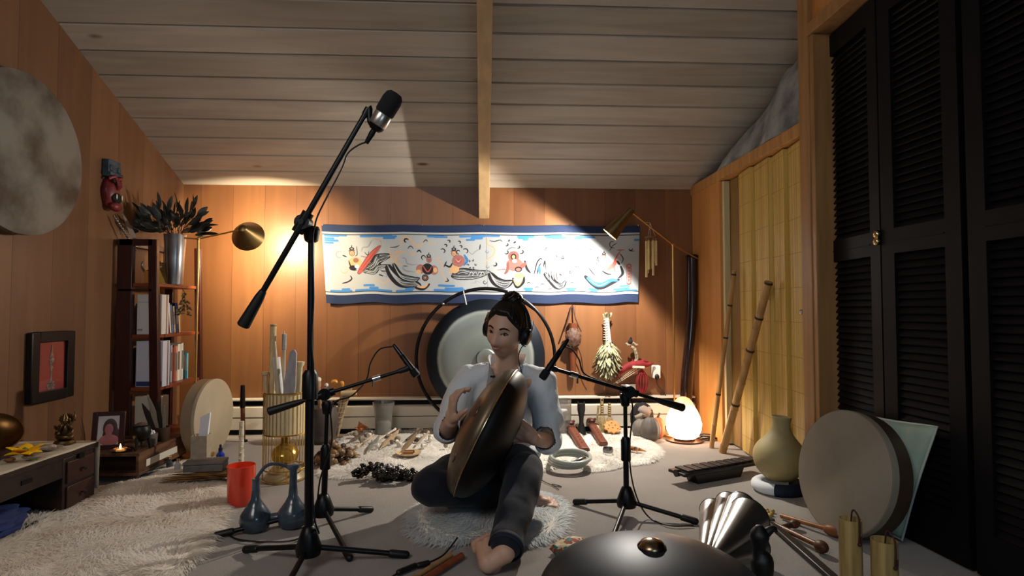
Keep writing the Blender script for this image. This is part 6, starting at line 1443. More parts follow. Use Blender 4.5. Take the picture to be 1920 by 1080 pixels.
# salt lamp
q = rf(1283, 826); t = thing('salt_lamp', 'glowing white-orange egg shaped salt lamp on a round metal dish', 'lamp', q); k_ = q[1] / FPX; H0 = P(1283, 744, q[1]).z
mb = MB(); mb.lathe([(0, 0), (.10, 0), (.112, .006), (.112, .009), (.10, .006), (0, .004)], seg=48); obj('dish', mb, mat('bronze_dish', '#8a5f46', .3, .8), t, local=True)
mb = MB(); mb.lathe([(0, .006), (.062, .006), (.060, .018), (0, .018)], seg=32); obj('wooden_base', mb, mat('dark_walnut', ''), t, local=True)
m_, nt_, b_ = new_mat('glowing_salt')
tc = nt_.nodes.new('ShaderNodeTexCoord'); sp = nt_.nodes.new('ShaderNodeSeparateXYZ'); nt_.links.new(tc.outputs['Object'], sp.inputs[0])
mr = nt_.nodes.new('ShaderNodeMapRange'); mr.inputs[1].default_value = H0 * .3; mr.inputs[2].default_value = H0 * .98; nt_.links.new(sp.outputs[2], mr.inputs[0])
cr = nt_.nodes.new('ShaderNodeValToRGB'); cr.color_ramp.elements[0].color = (1, .70, .46, 1); cr.color_ramp.elements[1].color = hexc('#e08a5c'); nt_.links.new(mr.outputs[0], cr.inputs[0])
ms = nt_.nodes.new('ShaderNodeMapRange'); ms.inputs[1].default_value = H0 * .45; ms.inputs[2].default_value = H0 * .95; ms.inputs[3].default_value = 7; ms.inputs[4].default_value = 1.8; nt_.links.new(sp.outputs[2], ms.inputs[0])
nt_.links.new(cr.outputs[0], b_.inputs['Emission Color']); nt_.links.new(ms.outputs[0], b_.inputs['Emission Strength']); nt_.links.new(cr.outputs[0], b_.inputs['Base Color'])
mb = MB(); R0 = 33 * k_; vs = []; fs = []; prf = [(.001, .018), (.55, .022), (.78, .06), (.95, .09), (1.0, .13), (.93, .17), (.75, .21), (.58, .24), (.48, .262)]
Hs = H0 - .018
prf = [(.001, 0), (.6, .0), (.82, .06), (.97, .20), (1.0, .36), (.93, .52), (.78, .66), (.62, .78), (.50, .88), (.34, .96), (.14, 1.0), (.001, 1.0)]
for r_0, z_0 in prf:
    for k in range(40):
        a = 2 * PI * k / 40; f = 1 + .05 * mnoise.noise(Vector((math.cos(a) * 1.6, math.sin(a) * 1.6, z_0 * 4)))
        vs.append((R0 * r_0 * f * math.cos(a) - .004 * z_0, R0 * r_0 * f * math.sin(a), .018 + Hs * z_0))
for j in range(len(prf) - 1):
    for k in range(40): fs.append((j * 40 + k, j * 40 + (k + 1) % 40, (j + 1) * 40 + (k + 1) % 40, (j + 1) * 40 + k))
mb.add(vs, fs); obj('salt_block', mb, m_, t, smooth=60, local=True)
# cable heap behind the bamboo
q = rf(1325, 826); t = thing('cable_tangle', 'small tangle of dark cable on the carpet right of the salt lamp', 'cable', q); mb = MB(); R_ = random.Random(2)
mb.tube([(-.05, .02, .006)] + [(R_.uniform(-.05, .10), R_.uniform(-.05, .05), R_.uniform(.006, .03)) for i in range(16)] + [(.22, -.05, .005), (.32, -.16, .005)], .0035, 7, smooth=6); obj('cord', mb, M_rub, t, local=True)
# bamboo tubes leaning on the accordion door
def bamboo(label, foot, top, r, n, seed, Xtop, dark='#2a1c12'):
    a = F(*foot); b = PX(top[0], top[1], Xtop); t = thing('bamboo_tube', label, 'bamboo tube', tuple(a), 'bamboo tubes leaning by the folding door'); d = b - a; u = d.normalized()
    a = a + Vector((0, 0, r * .35)); mb = MB(); R_ = random.Random(seed); nodes = [0] + sorted((k + R_.uniform(.25, .75)) / n for k in range(n)) + [1]
    pts = []; rs = []
    for i in range(len(nodes) - 1):
        p, q_ = a + d * nodes[i], a + d * nodes[i + 1]; e = r * (1 - .15 * nodes[i])
        pts += [p, p + u * .004, q_ - u * .008, q_ - u * .004]; rs += [e * 1.06, e, e, e * 1.1]
    mb.tube(pts, rs, 16); obj('culm', mb, mat('bamboo_culm', '#b58a52', .45, var=.3, scale=8, stretch=(5, 5, .7)), t)
    for f in (.30, .62, .985 if seed == 1 else .97, .80):
        mb = MB(); c = a + d * f; mb.cyl(c, c + u * .010, r * (1 - .15 * f) * 1.16, seg=16); obj('dark_band', mb, mat('band' + dark, dark, .5), t)
bamboo('thin bamboo tube leaning at the left of the pair', (1334, 840), (1377, 508), .0135, 5, 0, WR - .014)
bamboo('thicker pale bamboo tube leaning at the right of the pair', (1355, 849), (1442, 530), .021, 6, 1, WR - .022)

# slatted black instrument on a stand
q = F(1340, 888); a = F(1268, 885, .06); b = F(1412, 862, .06); 
t = thing('black_tongue_instrument', 'black slatted tongue instrument on a low foot before the clay pot', 'instrument', (q.x, q.y, 0))
c = (a + b) / 2; ang = math.atan2(b.y - a.y, b.x - a.x); t.location = (c.x, c.y, 0); t.rotation_euler = (0, 0, ang); Lq = (b - a).length / 2
mb = MB(); mb.box2((-Lq, -.055, .048), (Lq, .055, .062)); obj('tray', mb, mat('satin_black', '#0d0d12', .3), t, bevel=.003, local=True)
for k in range(9):
    mb = MB(); x_ = -Lq + .03 + k * (2 * Lq - .05) / 9; mb.box((x_ + .02, 0, .068), ((2 * Lq - .05) / 9 - .010, .09 - k * .003, .008)); obj('tongue', mb, mat('satin_black2', '#101016', .5), t, bevel=.002, local=True)
mb = MB(); mb.prism([(-Lq * .6, .0), (Lq * .5, .0), (Lq * .62, .05), (-Lq * .7, .05)], .07, Matrix(((1, 0, 0, 0), (0, 0, 1, -.035), (0, 1, 0, 0), (0, 0, 0, 1)))); obj('foot', mb, mat('satin_black', ''), t, bevel=.003, local=True)
mb = MB(); mb.cyl((-Lq - .004, 0, .055), (-Lq + .02, 0, .055), .016, seg=16); obj('end_cap', mb, mat('satin_black', ''), t, local=True)

# clay udu pot on its ring
q = rf(1466, 925, .0); k_ = (q[1]) / FPX; Yp = q[1] + .03
t = thing('pot_ring', 'white and navy padded ring under the clay pot', 'cushion ring', (q[0], Yp, 0)); mb = MB()
def ringpart(a0, a1): return [(.088 * math.cos(a), .088 * math.sin(a), .026) for a in np.linspace(a0, a1, 24)]
mb = MB(); mb.tube(ringpart(math.radians(-125), math.radians(20)), .026, 14); obj('navy_sleeve', mb, mat('navy_cloth', '#161d33', .8), t, local=True)
mb = MB(); mb.tube(ringpart(math.radians(20), math.radians(235)), .025, 14); obj('white_pad', mb, mat('white_cloth', '#d6dbe0', .8), t, local=True)
R0 = 50 * k_; zb = .045; zt_ = P(1482, 780, Yp).z
t = thing('clay_udu_drum', 'round bellied cream clay pot drum with a narrow neck', 'pot drum', (q[0], Yp, zb))
Hp = zt_ - zb; mb = MB(); rn = .016 * 1.25
mb.lathe([(0, 0), (R0 * .45, .004), (R0 * .85, Hp * .16), (R0, Hp * .36), (R0 * .90, Hp * .53), (R0 * .55, Hp * .68), (R0 * .36, Hp * .77), (R0 * .31, Hp * .90), (R0 * .36, Hp * .97), (R0 * .38, Hp), (R0 * .30, Hp), (R0 * .25, Hp * .93), (R0 * .28, Hp * .8), (0, Hp * .7)], (0, 0, 0), seg=48, R=Matrix.Rotation(.07, 3, 'Y'))
o = obj('body', mb, mat('cream_clay', '#b3a36c', .6, col2='#9a8c66', scale=3), t, smooth=180, local=True); sb = o.modifiers.new('s', 'SUBSURF'); sb.levels = 1; sb.render_levels = 2
# big frame drum in front, pillow behind
bot = F(1572, 1003); Yd = bot.y; k_ = Yd / FPX; cz = P(1590, 885, Yd).z; rD = 115 * k_
cD = P(1577, 885, Yd - .02)
t = thing('leaning_frame_drum', 'large round frame drum with a pale hide leaning on the pale pillow', 'frame drum', (cD.x, cD.y, cD.z))
nD = Vector((-1.0, -.16, .20)).normalized(); RD = rot_to(nD)
zmin = min((RD @ Vector((rD * math.cos(a), rD * math.sin(a), zz))).z for a in np.linspace(0, 6.28, 60) for zz in (0, -.08)); t.location.z = -zmin + .002
mb = MB(); mb.lathe([(rD - .008, -.08), (rD, -.08), (rD, .0), (rD - .008, .0)], (0, 0, 0), nD, 80, close=True); obj('hoop', mb, mat('dark_hoop', '#4b3b2b', .45, var=.3, scale=5), t, local=True)
mb = MB(); mb.lathe([(.0001, .002), (rD - .006, .002), (rD + .0015, -.001), (rD + .002, -.024), (rD - .001, -.026)], (0, 0, 0), nD, 80); obj('drumhead', mb, mat('pale_hide', '#9a907f', .8, col2='#7f7667', scale=3.5, detail=8), t, smooth=40, local=True)
# pillow
def pillow(label, tl, tr, bl_, br, th, col):
    cs = [tl, tr, bl_, br]; c = (tl + tr + bl_ + br) / 4; t = thing('pillow', label, 'pillow', (c.x, c.y, min(v.z for v in cs)))
    n = (tr - bl_).cross(tl - br).normalized(); mb = MB(); N = 24; vs = []; fs = []
    for s_ in (1, -1):
        for j in range(N + 1):
            for i in range(N + 1):
                u, v = i / N, j / N; e = (math.sin(PI * u) * math.sin(PI * v)) ** .45
                uu_, vv_ = u + .02 * math.sin(PI * v) * (1 - 2 * u), v + .02 * math.sin(PI * u) * (1 - 2 * v)
                p = (tl * (1 - uu_) + tr * uu_) * vv_ + (bl_ * (1 - uu_) + br * uu_) * (1 - vv_)
                w_ = .004 * mnoise.noise(Vector((u * 6, v * 6, s_))) + .003 * math.sin(u * 20 + v * 9)
                vs.append(p + n * s_ * (th * e + w_ * e))
    M_ = (N + 1) ** 2
    for s_ in range(2):
        for j in range(N):
            for i in range(N):
                a = s_ * M_ + j * (N + 1) + i; f = (a, a + 1, a + N + 2, a + N + 1); fs.append(f if s_ == 0 else f[::-1])
    mb.add(vs, fs); obj('cover', mb, mat('pillow' + col, col, .75, col2='#a9c0ae', scale=6, stretch=(3, 3, 1)), t, smooth=180)
    ed = [tl.lerp(tr, k / 10) for k in range(10)] + [tr.lerp(br, k / 10) for k in range(10)] + [br.lerp(bl_, k / 10) for k in range(10)] + [bl_.lerp(tl, k / 10) for k in range(10)]
    ed = [p + (c - p) * .035 * math.sin(PI * ((i % 10) / 10)) for i, p in enumerate(ed)]
    mb = MB(); mb.tube(ed, .004, 7, closed=True); obj('piping', mb, mat('piping_pale', '#d6ded2', .7), t)
pillow('pale green satin pillow standing against the black louvred doors', Vector((1.43, 2.26, .40)), PX(1757, 800, 1.45), Vector((1.38, 2.36, .012)), F(1702, 1018) + Vector((-.02, .0, .01)), .05, '#bccdb8')

# mallets and rattles on the carpet between drum and cones
def stick2(label, a, b, r0, r1, headr, name='drum_mallet', cat='mallet', col='#7d4f2c', hcol='#5b3620', hz=.02, grp='mallets before the leaning drum'):
    pa, pb = F(a[0], a[1], .015), F(b[0], b[1], .015); pa.z = max(r0, .012); pb.z = hz; t = thing(name, label, cat, (pa.x, pa.y, 0), grp); d = (pb - pa).normalized()
    mb = MB(); mb.tube([pa, pb], [r0, r1], 12); obj('handle', mb, mat('hd' + col, col, .4, var=.3, scale=30, stretch=(2, 2, 1)), t)
    mb = MB(); mb.ell(pb, headr, rot_to(d), seg=18, rings=12); obj('head', mb, mat('mh' + hcol, hcol, .5, var=.3, scale=40), t)
stick2('long brown mallet with a round knob head in front', (1437, 975), (1540, 1030), .010, .009, (.020, .020, .026), hz=.024)
stick2('brown mallet ending in a fluffy tan head near the drum rim', (1465, 966), (1563, 1000), .009, .0075, (.020, .020, .038), hz=.024, hcol='#8a5426', col='#a06a34')
stick2('small dark rattle lying between the two mallets', (1460, 990), (1490, 985), .010, .010, (.016, .016, .022), name='small_rattle', cat='rattle', hz=.02, col='#3c261a')
t = thing('yellow_bead_string', 'small yellow bead string at the end of the long mallet', 'beads', tuple(F(1436, 970))); mb = MB()
for k in range(12): p = F(1425 + k * 2.2, 965 + 6 * math.sin(k * .9)); mb.ell(p + Vector((0, 0, .008)), .008, seg=9, rings=7)
obj('beads', mb, mat('yellow_bead', '#a3893f', .4), t)
t = thing('dark_staff', 'long flat dark wooden staff lying toward the camera', 'staff', tuple(F(1500, 1030))); a, b = F(1440, 978, .01), F(1600, 1120, .01); d = (b - a).normalized(); x = Vector((-d.y, d.x, 0))
mb = MB(); mb.box((a + b) / 2 + Vector((0, 0, .006)), ((b - a).length, .030, .014), Matrix((d, x, Vector((0, 0, 1)))).transposed()); obj('shaft', mb, mat('staff_dark', '#1d1713', .4), t, bevel=.004)
mb = MB(); mb.box(a + d * .01 + Vector((0, 0, .007)), (.03, .034, .017), Matrix((d, x, Vector((0, 0, 1)))).transposed()); obj('end_ferrule', mb, mat('black_felt', ''), t, bevel=.003)
# two bamboo tube shakers with cords
for i, (px_, top, bx_, w_, lab) in enumerate(((1596, 972, 1595, 20, 'taller standing bamboo tube with a cord loop, left of the two'), (1659, 1012, 1660, 23, 'shorter standing bamboo tube with a cord loop, right of the two'))):
    Yb = (1.52, 1.44)[i]; q = P(px_, 1080, Yb); k_ = Yb / FPX; H0 = P(px_, top, Yb).z; R0 = w_ * k_
    t = thing('bamboo_shaker', lab, 'shaker', (q.x, Yb, 0), 'standing bamboo tubes with cords')
    mb = MB(); mb.lathe([(0, 0), (R0, 0), (R0, H0), (R0 - .003, H0), (R0 - .004, .01), (0, .01)], seg=28); obj('tube', mb, mat('bamboo_light', '#b5985f', .45, col2='#8f7647', scale=8, stretch=(9, 9, .5)), t, local=True)
    mb = MB(); mb.lathe([(R0 - .0035, H0 - .02), (0, H0 - .02)], seg=28); obj('membrane', mb, mat('dark_opening', '#2a2018', .8), t, local=True)
    mb = MB(); mb.tube([(0, -.002, H0 - .02), (.002, -R0 * .3, H0 + .024), (.006, -R0 * .95, H0 + .012), (.005, -R0 - .004, H0 - .02), (.004, -R0 - .003, H0 - .055), (.008, -R0 - .005, H0 - .05), (.008, -R0 - .005, H0 - .035)], .0022, 6, smooth=5); mb.ell((.004, -R0 - .004, H0 - .056), .005, seg=8, rings=6); obj('cord', mb, mat('dark_leather', ''), t, local=True)

# steel cone bells fanned out
M_cone = mat('brushed_cone_steel', '#b5b5b3', .36, 1, var=.12, scale=30)
Yc = 1.72; apx = F(1312, 1062) ; apx = P(1316, 1052, 1.62)
mouths = [((1336, 958), .042, 1.98, 'leftmost standing'), ((1366, 946), .044, 1.98, 'second from the left'), ((1390, 950), .050, 1.93, 'third from the left'), ((1405, 968), .062, 1.84, 'frontmost shiny'), ((1416, 1022), .048, 1.80, 'lowest, lying down')]
for i, (m2, rc, Yv, lb) in enumerate(mouths):
    mo_ = P(m2[0], m2[1], Yv); ap_ = P(1314 + i * 3, 1056 + i * 2, 1.60 + .01 * i); 
    ap_.z = max(ap_.z, .03 + .004 * i); d = (mo_ - ap_); L = d.length
    t = thing('steel_cone', lb + ' brushed steel cone in the fan beside the big steel drum', 'cone', tuple(ap_), 'brushed steel cones')
    mb = MB(); mb.lathe([(.006, 0), (rc, L), (rc - .0015, L), (.004, .003)], ap_, d, 48, close=True); obj('cone', mb, M_cone, t, smooth=50)
    mb = MB(); mb.tube([mo_ + (rot_to(d) @ Vector((math.cos(a) * rc, math.sin(a) * rc, 0))) for a in [2 * PI * k / 40 for k in range(40)]], .0016, 6, closed=True); obj('rolled_rim', mb, mat('dark_steel', ''), t)
# small black figure beside the cones
t = thing('black_bird_figure', 'small black carved bird figure right of the steel cones', 'figure', (P(1425, 1060, 1.50).x, 1.50, 0)); H0 = P(1425, 985, 1.50).z
mb = MB(); mb.tube([(0, 0, 0), (0, 0, .03), (.004, 0, .07), (.006, 0, H0 * .62), (-.002, 0, H0 * .74), (.0, 0, H0 * .9), (.0, 0, H0)], [.034, .032, .022, .028, .016, .024, .008], 18, smooth=5)
mb.tube([(.01, 0, H0 * .9), (.035, -.003, H0 * .97), (.045, -.003, H0 * .93)], [.014, .008, .002], 10, smooth=3); mb.tube([(.02, 0, .08), (.035, 0, .05), (.03, 0, .03)], [.012, .016, .01], 10, smooth=3)
obj('body', mb, mat('matte_black2', '#0d0c0c', .5), t, smooth=60, local=True)

# steel hand drum in the foreground
Yh = 1.375; dg = P(1222, 1010, Yh); RH = .268
t = thing('steel_hand_drum', 'large dark steel hand drum with a raised centre in the foreground', 'hand drum', (dg.x, Yh, 0)); M_pan = mat('dark_nitrided_steel', '#2b323c', .45, .6, col2='#232933', scale=4)
zt_ = dg.z - .018; zr = zt_ - .125
def dome(z, h, s=1): return [(RH * math.cos(a), z + s * h * math.sin(a) ** .92) for a in np.linspace(0, PI / 2 - .001, 26)]
prf = [(r, z) for r, z in dome(zr + .003, zt_ - zr - .003)]
mb = MB(); mb.lathe([(RH - .002, zr)] + [(RH + .002, zr), (RH + .002, zr + .003)] + prf, (0, 0, 0), seg=96); o = obj('upper_shell', mb, M_pan, t, smooth=70, local=True)
mb = MB(); mb.lathe([(.034, zt_ - .004), (.033, zt_ + .003), (.024, zt_ + .013), (.010, zt_ + .018), (.0001, zt_ + .019)], seg=40); obj('centre_dome', mb, mat('bronzed_dome', '#8d7a62', .25, 1), t, smooth=180, local=True)
for k in range(8):
    a = 2 * PI * k / 8 + .3; el = math.radians(38); c = Vector((RH * math.cos(el) * .93 * math.cos(a), RH * math.cos(el) * .93 * math.sin(a), zr + (zt_ - zr) * math.sin(el) ** .92 + .0005)); n = Vector((math.cos(a) * .40, math.sin(a) * .40, 1)).normalized()
    mb = MB(); mb.lathe([(.0001, -.0005), (.016, .001), (.022, .003), (.024, .0035), (.030, -.001)], c - n * .0015, n, 28, R=rot_to(n) @ Matrix.Diagonal((1.35, .95, 1))); obj('tone_field', mb, M_pan, t, smooth=180, local=True)
mb = MB(); mb.lathe([(RH + .002, zr), (RH - .002, zr)] + [(r * .998, zr - (zt_ - zr) * .85 * math.sin(math.acos(min(1, r / RH))) if r < RH else zr) for r in np.linspace(RH - .002, .05, 24)] + [(.05, zr - .10), (.0001, zr - .10)], seg=64); obj('lower_shell', mb, mat('lower_steel', '#303238', .35, .85), t, smooth=70, local=True)
dz = zr - (zt_ - zr) * .87
mb = MB(); mb.lathe([(.07, .0), (.11, 0), (.12, dz + .028), (.105, dz + .03)], seg=40, close=True); obj('ring_stand', mb, mat('black_felt', ''), t, local=True)
# colourful cloth bag beside it
t = thing('patterned_pouch', 'small patterned pouch with red and teal motifs left of the hand drum', 'pouch', tuple(F(1072, 1040))); q = F(1070, 1042)
mb = MB(); mb.ell(q + Vector((.0, .03, .018)), (.07, .045, .022), Matrix.Rotation(.7, 3, 'Z'), jit=.3, jf=4, seg=30, rings=16)
m_, nt_, b_ = new_mat('patterned_cloth'); vo = nt_.nodes.new('ShaderNodeTexVoronoi'); vo.inputs['Scale'].default_value = 55; tc = nt_.nodes.new('ShaderNodeTexCoord'); nt_.links.new(tc.outputs['Object'], vo.inputs['Vector'])
sp = nt_.nodes.new('ShaderNodeSeparateXYZ'); nt_.links.new(vo.outputs['Color'], sp.inputs[0]); cr = nt_.nodes.new('ShaderNodeValToRGB'); cr.color_ramp.interpolation = 'CONSTANT'; E = cr.color_ramp.elements; E[0].color = hexc('#c9b592'); E[1].position = .85; E[1].color = hexc('#2f7d86')
for p_, c_ in ((.35, '#8a4a30'), (.5, '#d9c9a8'), (.7, '#a33a34')): e = E.new(p_); e.color = hexc(c_)
nt_.links.new(sp.outputs[0], cr.inputs[0]); nt_.links.new(cr.outputs[0], b_.inputs['Base Color']); b_.inputs['Roughness'].default_value = .8
obj('pouch', mb, m_, t, smooth=180)
# plug lead and wooden sticks at the bottom edge
t = thing('audio_lead', 'thin black lead with a plug and coupler at the bottom edge', 'cable', tuple(F(800, 1050)))
mb = MB(); mb.tube([F(858, 1008, .035), F(846, 1024, .02), F(832, 1040, .012), F(815, 1050, .012), F(800, 1056, .012)], .0028, 7, smooth=5); mb.tube([F(775, 1062, .010), F(755, 1070, .008), F(730, 1085, .006), F(700, 1110, .005)], .0032, 7, smooth=4); obj('cord', mb, M_rub, t)
for a, b in (((802, 1056), (785, 1060)), ((778, 1061), (748, 1073))): mb = MB(); mb.cap(F(*a, .012), F(*b, .012), .009, .009, 14); obj('plug', mb, M_rub, t)
for i, (a, b, lab) in enumerate((((866, 1042), (800, 1085), 'reddish wooden stick at the bottom edge, in front'), ((858, 1054), (830, 1085), 'second wooden stick just behind the reddish one'))):
    if i: a, b = (846, 1040), (786, 1078)
    t = thing('wooden_stick', lab, 'stick', tuple(F(*a)), 'wooden sticks at the bottom edge'); mb = MB(); mb.cyl(F(a[0], a[1], .014 + .0 * i), F(b[0] - 30, b[1] + 18, .014), .011 - .003 * i, seg=16); obj('shaft', mb, mat('clave%d' % i, ['#8c4a2c', '#b08858'][i], .4, var=.3, scale=20, stretch=(1, 3, 1)), t)
# thin wire loop near the bare foot
t = thing('headphone_lead', 'thin dark lead on the carpet behind the bare right foot', 'cable', tuple(F(1030, 910))); mb = MB(); mb.tube([F(1010, 895, .01), F(1022, 904, .006), F(1040, 911, .005), F(1053, 912, .005), F(1035, 908, .006), F(1048, 918, .005)], .002, 6, smooth=5); obj('cord', mb, M_rub, t)
# ================================================================ THE HELD HAND DRUM
hc_ = P(914, 810, 2.20); nrm_ = Vector((-.88, .17, .43)).normalized(); RP = .252
t = thing('held_hand_drum', 'steel hand drum held on edge in the lap of the seated player', 'hand drum', tuple(hc_))
Rp = rot_to(nrm_); M_hp = mat('bronze_steel', '#8a7a66', .38, .75, col2='#6c5f50', scale=5)
prf = [(RP + .003, 0), (RP + .003, .003)] + [(RP * math.cos(a), .003 + .090 * math.sin(a) ** .95) for a in np.linspace(0.02, PI / 2 - .001, 22)]
mb = MB(); mb.lathe(prf, (0, 0, 0), seg=80, R=Rp); obj('upper_shell', mb, M_hp, t, smooth=60, local=True)
mb = MB(); mb.lathe([(RP + .003, 0)] + [(RP * math.cos(a), -.001 - .105 * math.sin(a) ** .95) for a in np.linspace(0.02, PI / 2 - .25, 20)] + [(.05, -.100), (.045, -.085), (.0001, -.085)], (0, 0, 0), seg=80, R=Rp); obj('lower_shell', mb, mat('dark_shell_steel', '#1c1917', .5, .5), t, smooth=60, local=True)
mb = MB(); mb.tube([Rp @ Vector(((RP + .003) * math.cos(a), (RP + .003) * math.sin(a), .001)) for a in [2 * PI * i / 80 for i in range(80)]], .0022, 6, closed=True); obj('bright_rim', mb, mat('rim_brass', '#d5b98a', .25, 1), t, local=True)
mb = MB(); mb.lathe([(.040, .088), (.038, .095), (.02, .106), (.0001, .109)], (0, 0, 0), seg=32, R=Rp); obj('centre_dome', mb, M_hp, t, smooth=180, local=True)
for k in range(7):
    a = 2 * PI * k / 7 + .5; el = math.radians(40); c = Rp @ Vector((RP * math.cos(el) * .98 * math.cos(a), RP * math.cos(el) * .98 * math.sin(a), .003 + .090 * math.sin(el) ** .95)); n = (Rp @ Vector((math.cos(a) * .42, math.sin(a) * .42, 1))).normalized()
    mb = MB(); mb.lathe([(.0001, -.001), (.020, .0005), (.028, .0012), (.035, -.0015)], c, seg=26, R=rot_to(n) @ Matrix.Diagonal((1.3, .9, 1))); obj('tone_field', mb, mat('tone_field_steel', '#76695a', .35, .8), t, smooth=180, local=True)

# ================================================================ THE SEATED PLAYER
from mathutils.bvhtree import BVHTree
def bake_remesh(mb, vox, smooth_it, name):
    me = bpy.data.meshes.new(name); me.from_pydata(mb.v, [], mb.f); me.update()
    o = bpy.data.objects.new(name, me); COL.objects.link(o)
    r = o.modifiers.new('r', 'REMESH'); r.mode = 'VOXEL'; r.voxel_size = vox
    s = o.modifiers.new('s', 'SMOOTH'); s.factor = .5; s.iterations = smooth_it
    dg = bpy.context.evaluated_depsgraph_get(); ev = o.evaluated_get(dg)
    out = bpy.data.meshes.new_from_object(ev); bpy.data.objects.remove(o); bpy.data.meshes.remove(me)
    return out
M_skin = mat('skin', '#cda58d', .5, var=.06, scale=12); M_skin.node_tree.nodes['Principled BSDF'].inputs['Subsurface Weight'].default_value = .08
per = thing('person', 'seated person in white shirt and dark jeans, hair in a bun, playing a steel drum', 'person', (P(930, 900, 2.45).x, 2.45, 0))
# joints
hipR, hipL = Vector((-.03, 2.56, .125)), Vector((.14, 2.56, .125))
pel = (hipR + hipL) / 2
kneeR = P(808, 912, 2.22); ankR = Vector((.16, 2.38, .062))
kneeL = P(984, 886, 2.15); ankL = F(946, 1036, .062)
waist = P(938, 815, 2.56); chest = P(944, 745, 2.53); nb = P(952, 694, 2.50)
shR, shL = P(878, 712, 2.52), P(1015, 716, 2.45)
elR, wrR = P(838, 806, 2.40), P(846, 790, 2.17)
elL, wrL = P(1030, 826, 2.40), P(1000, 822, 2.22)
hc = P(949, 619, 2.43)
hf = Vector((-.47, -.87, -.14)).normalized(); hu = Vector((.20, 0, .98)); hu = (hu - hf * hu.dot(hf)).normalized(); hx = hf.cross(hu)   # hx: toward viewer left side... completed below
HR = Matrix((hu.cross(hf) * -1, hf, hu)).transposed()   # columns: x, y(forward), z(up)
if HR.determinant() < 0: HR = Matrix((hu.cross(hf), hf, hu)).transposed()
# head
def gs(d2, s): return math.exp(-d2 / (2 * s * s))
def head_pt(th, ph, extra=0.0):
    """ph from chin (-pi/2) to crown, th azimuth with 0 = face forward"""
    cz = math.sin(ph); cr_ = math.cos(ph); x = cr_ * math.sin(th); y = cr_ * math.cos(th); z = cz
    X, Y, Z = x * .073, y * (.094 if y > 0 else .098), z * .112
    if Z < .01:
        tz = min(1, (.01 - Z) / .12)
        X *= 1 - .30 * tz ** 1.5
        if y > 0: Y += -.010 * tz + .030 * tz * tz * y * (1 - abs(x))
        else: Y *= 1 - .55 * tz
    n = Vector((x, y, z)).normalized(); f = 0
    if y > 0:
        f += .021 * gs((X) ** 2 + ((Z + .030) * .8) ** 2, .0085)                 # nose tip
        f += .010 * gs(X ** 2 + ((Z + .008) * .5) ** 2, .0075)                    # bridge
        for s in (-1, 1):
            f += .006 * gs((X - s * .012) ** 2 + (Z + .036) ** 2, .006)           # nostril wings
            f -= .007 * gs(((X - s * .030) * .8) ** 2 + ((Z - .002) * 1.2) ** 2, .012)   # eye socket
            f += .005 * gs(((X - s * .03) * .5) ** 2 + (Z - .024) ** 2, .008)     # brow
            f += .007 * gs((X - s * .040) ** 2 + (Z + .030) ** 2, .016)           # smiling cheek
            f -= .003 * gs((X - s * .034) ** 2 + (Z + .058) ** 2, .008)
        f += .005 * gs((X * .55) ** 2 + (Z + .055) ** 2, .008) + .004 * gs((X * .6) ** 2 + (Z + .070) ** 2, .006)   # lips
        f -= .003 * gs((X * .6) ** 2 + (Z + .082) ** 2, .006); f += .006 * gs(X ** 2 + (Z + .098) ** 2, .014)        # chin
    else: f = 0
    return Vector((X, Y, Z)) + n * (f + extra)
def head_mesh(NT, NP, extra=None, keep=None):
    vs = []; fs = []
    for j in range(NP + 1):
        ph = -PI / 2 + PI * j / NP
        for i in range(NT):
            th = 2 * PI * i / NT - PI
            e = extra(th, ph) if extra else 0
            vs.append(hc + HR @ head_pt(th, ph, e))
    for j in range(NP):
        for i in range(NT):
            i2 = (i + 1) % NT
            if keep is None or keep(2 * PI * (i + .5) / NT - PI, -PI / 2 + PI * (j + .5) / NP): fs.append((j * NT + i, j * NT + i2, (j + 1) * NT + i2, (j + 1) * NT + i))
    return vs, fs
body = MB()
hv, hfaces = head_mesh(110, 84); body.add(hv, hfaces)
for s in (-1, 1):   # ears
    c = hc + HR @ Vector((s * .071, -.008, -.012)); body.ell(c, (.008, .016, .029), HR @ Matrix.Rotation(s * .25, 3, 'Z'), seg=18, rings=12)
neck_t = hc + HR @ Vector((0, -.028, -.07))
body.cap(nb - Vector((0, 0, .02)), neck_t, .052, .048)
body.cap(shR + Vector((.03, 0, .0)), nb, .042, .045); body.cap(shL - Vector((.03, 0, .0)), nb, .042, .045)
body.ell(chest, (.150, .085, .13)); body.ell(waist, (.125, .085, .11)); body.ell(pel + Vector((0, 0, .0)), (.155, .11, .105))
body.cap(chest, pel, .10, .11)
for a, b, c_, r in ((shR, elR, wrR, 1), (shL, elL, wrL, 1)):
    body.cap(a, b, .045, .036); body.cap(b, c_, .036, .026)
for h_, k_, a_ in ((hipR, kneeR, ankR), (hipL, kneeL, ankL)):
    body.cap(h_, k_, .082, .054); body.cap(k_, a_, .052, .033)
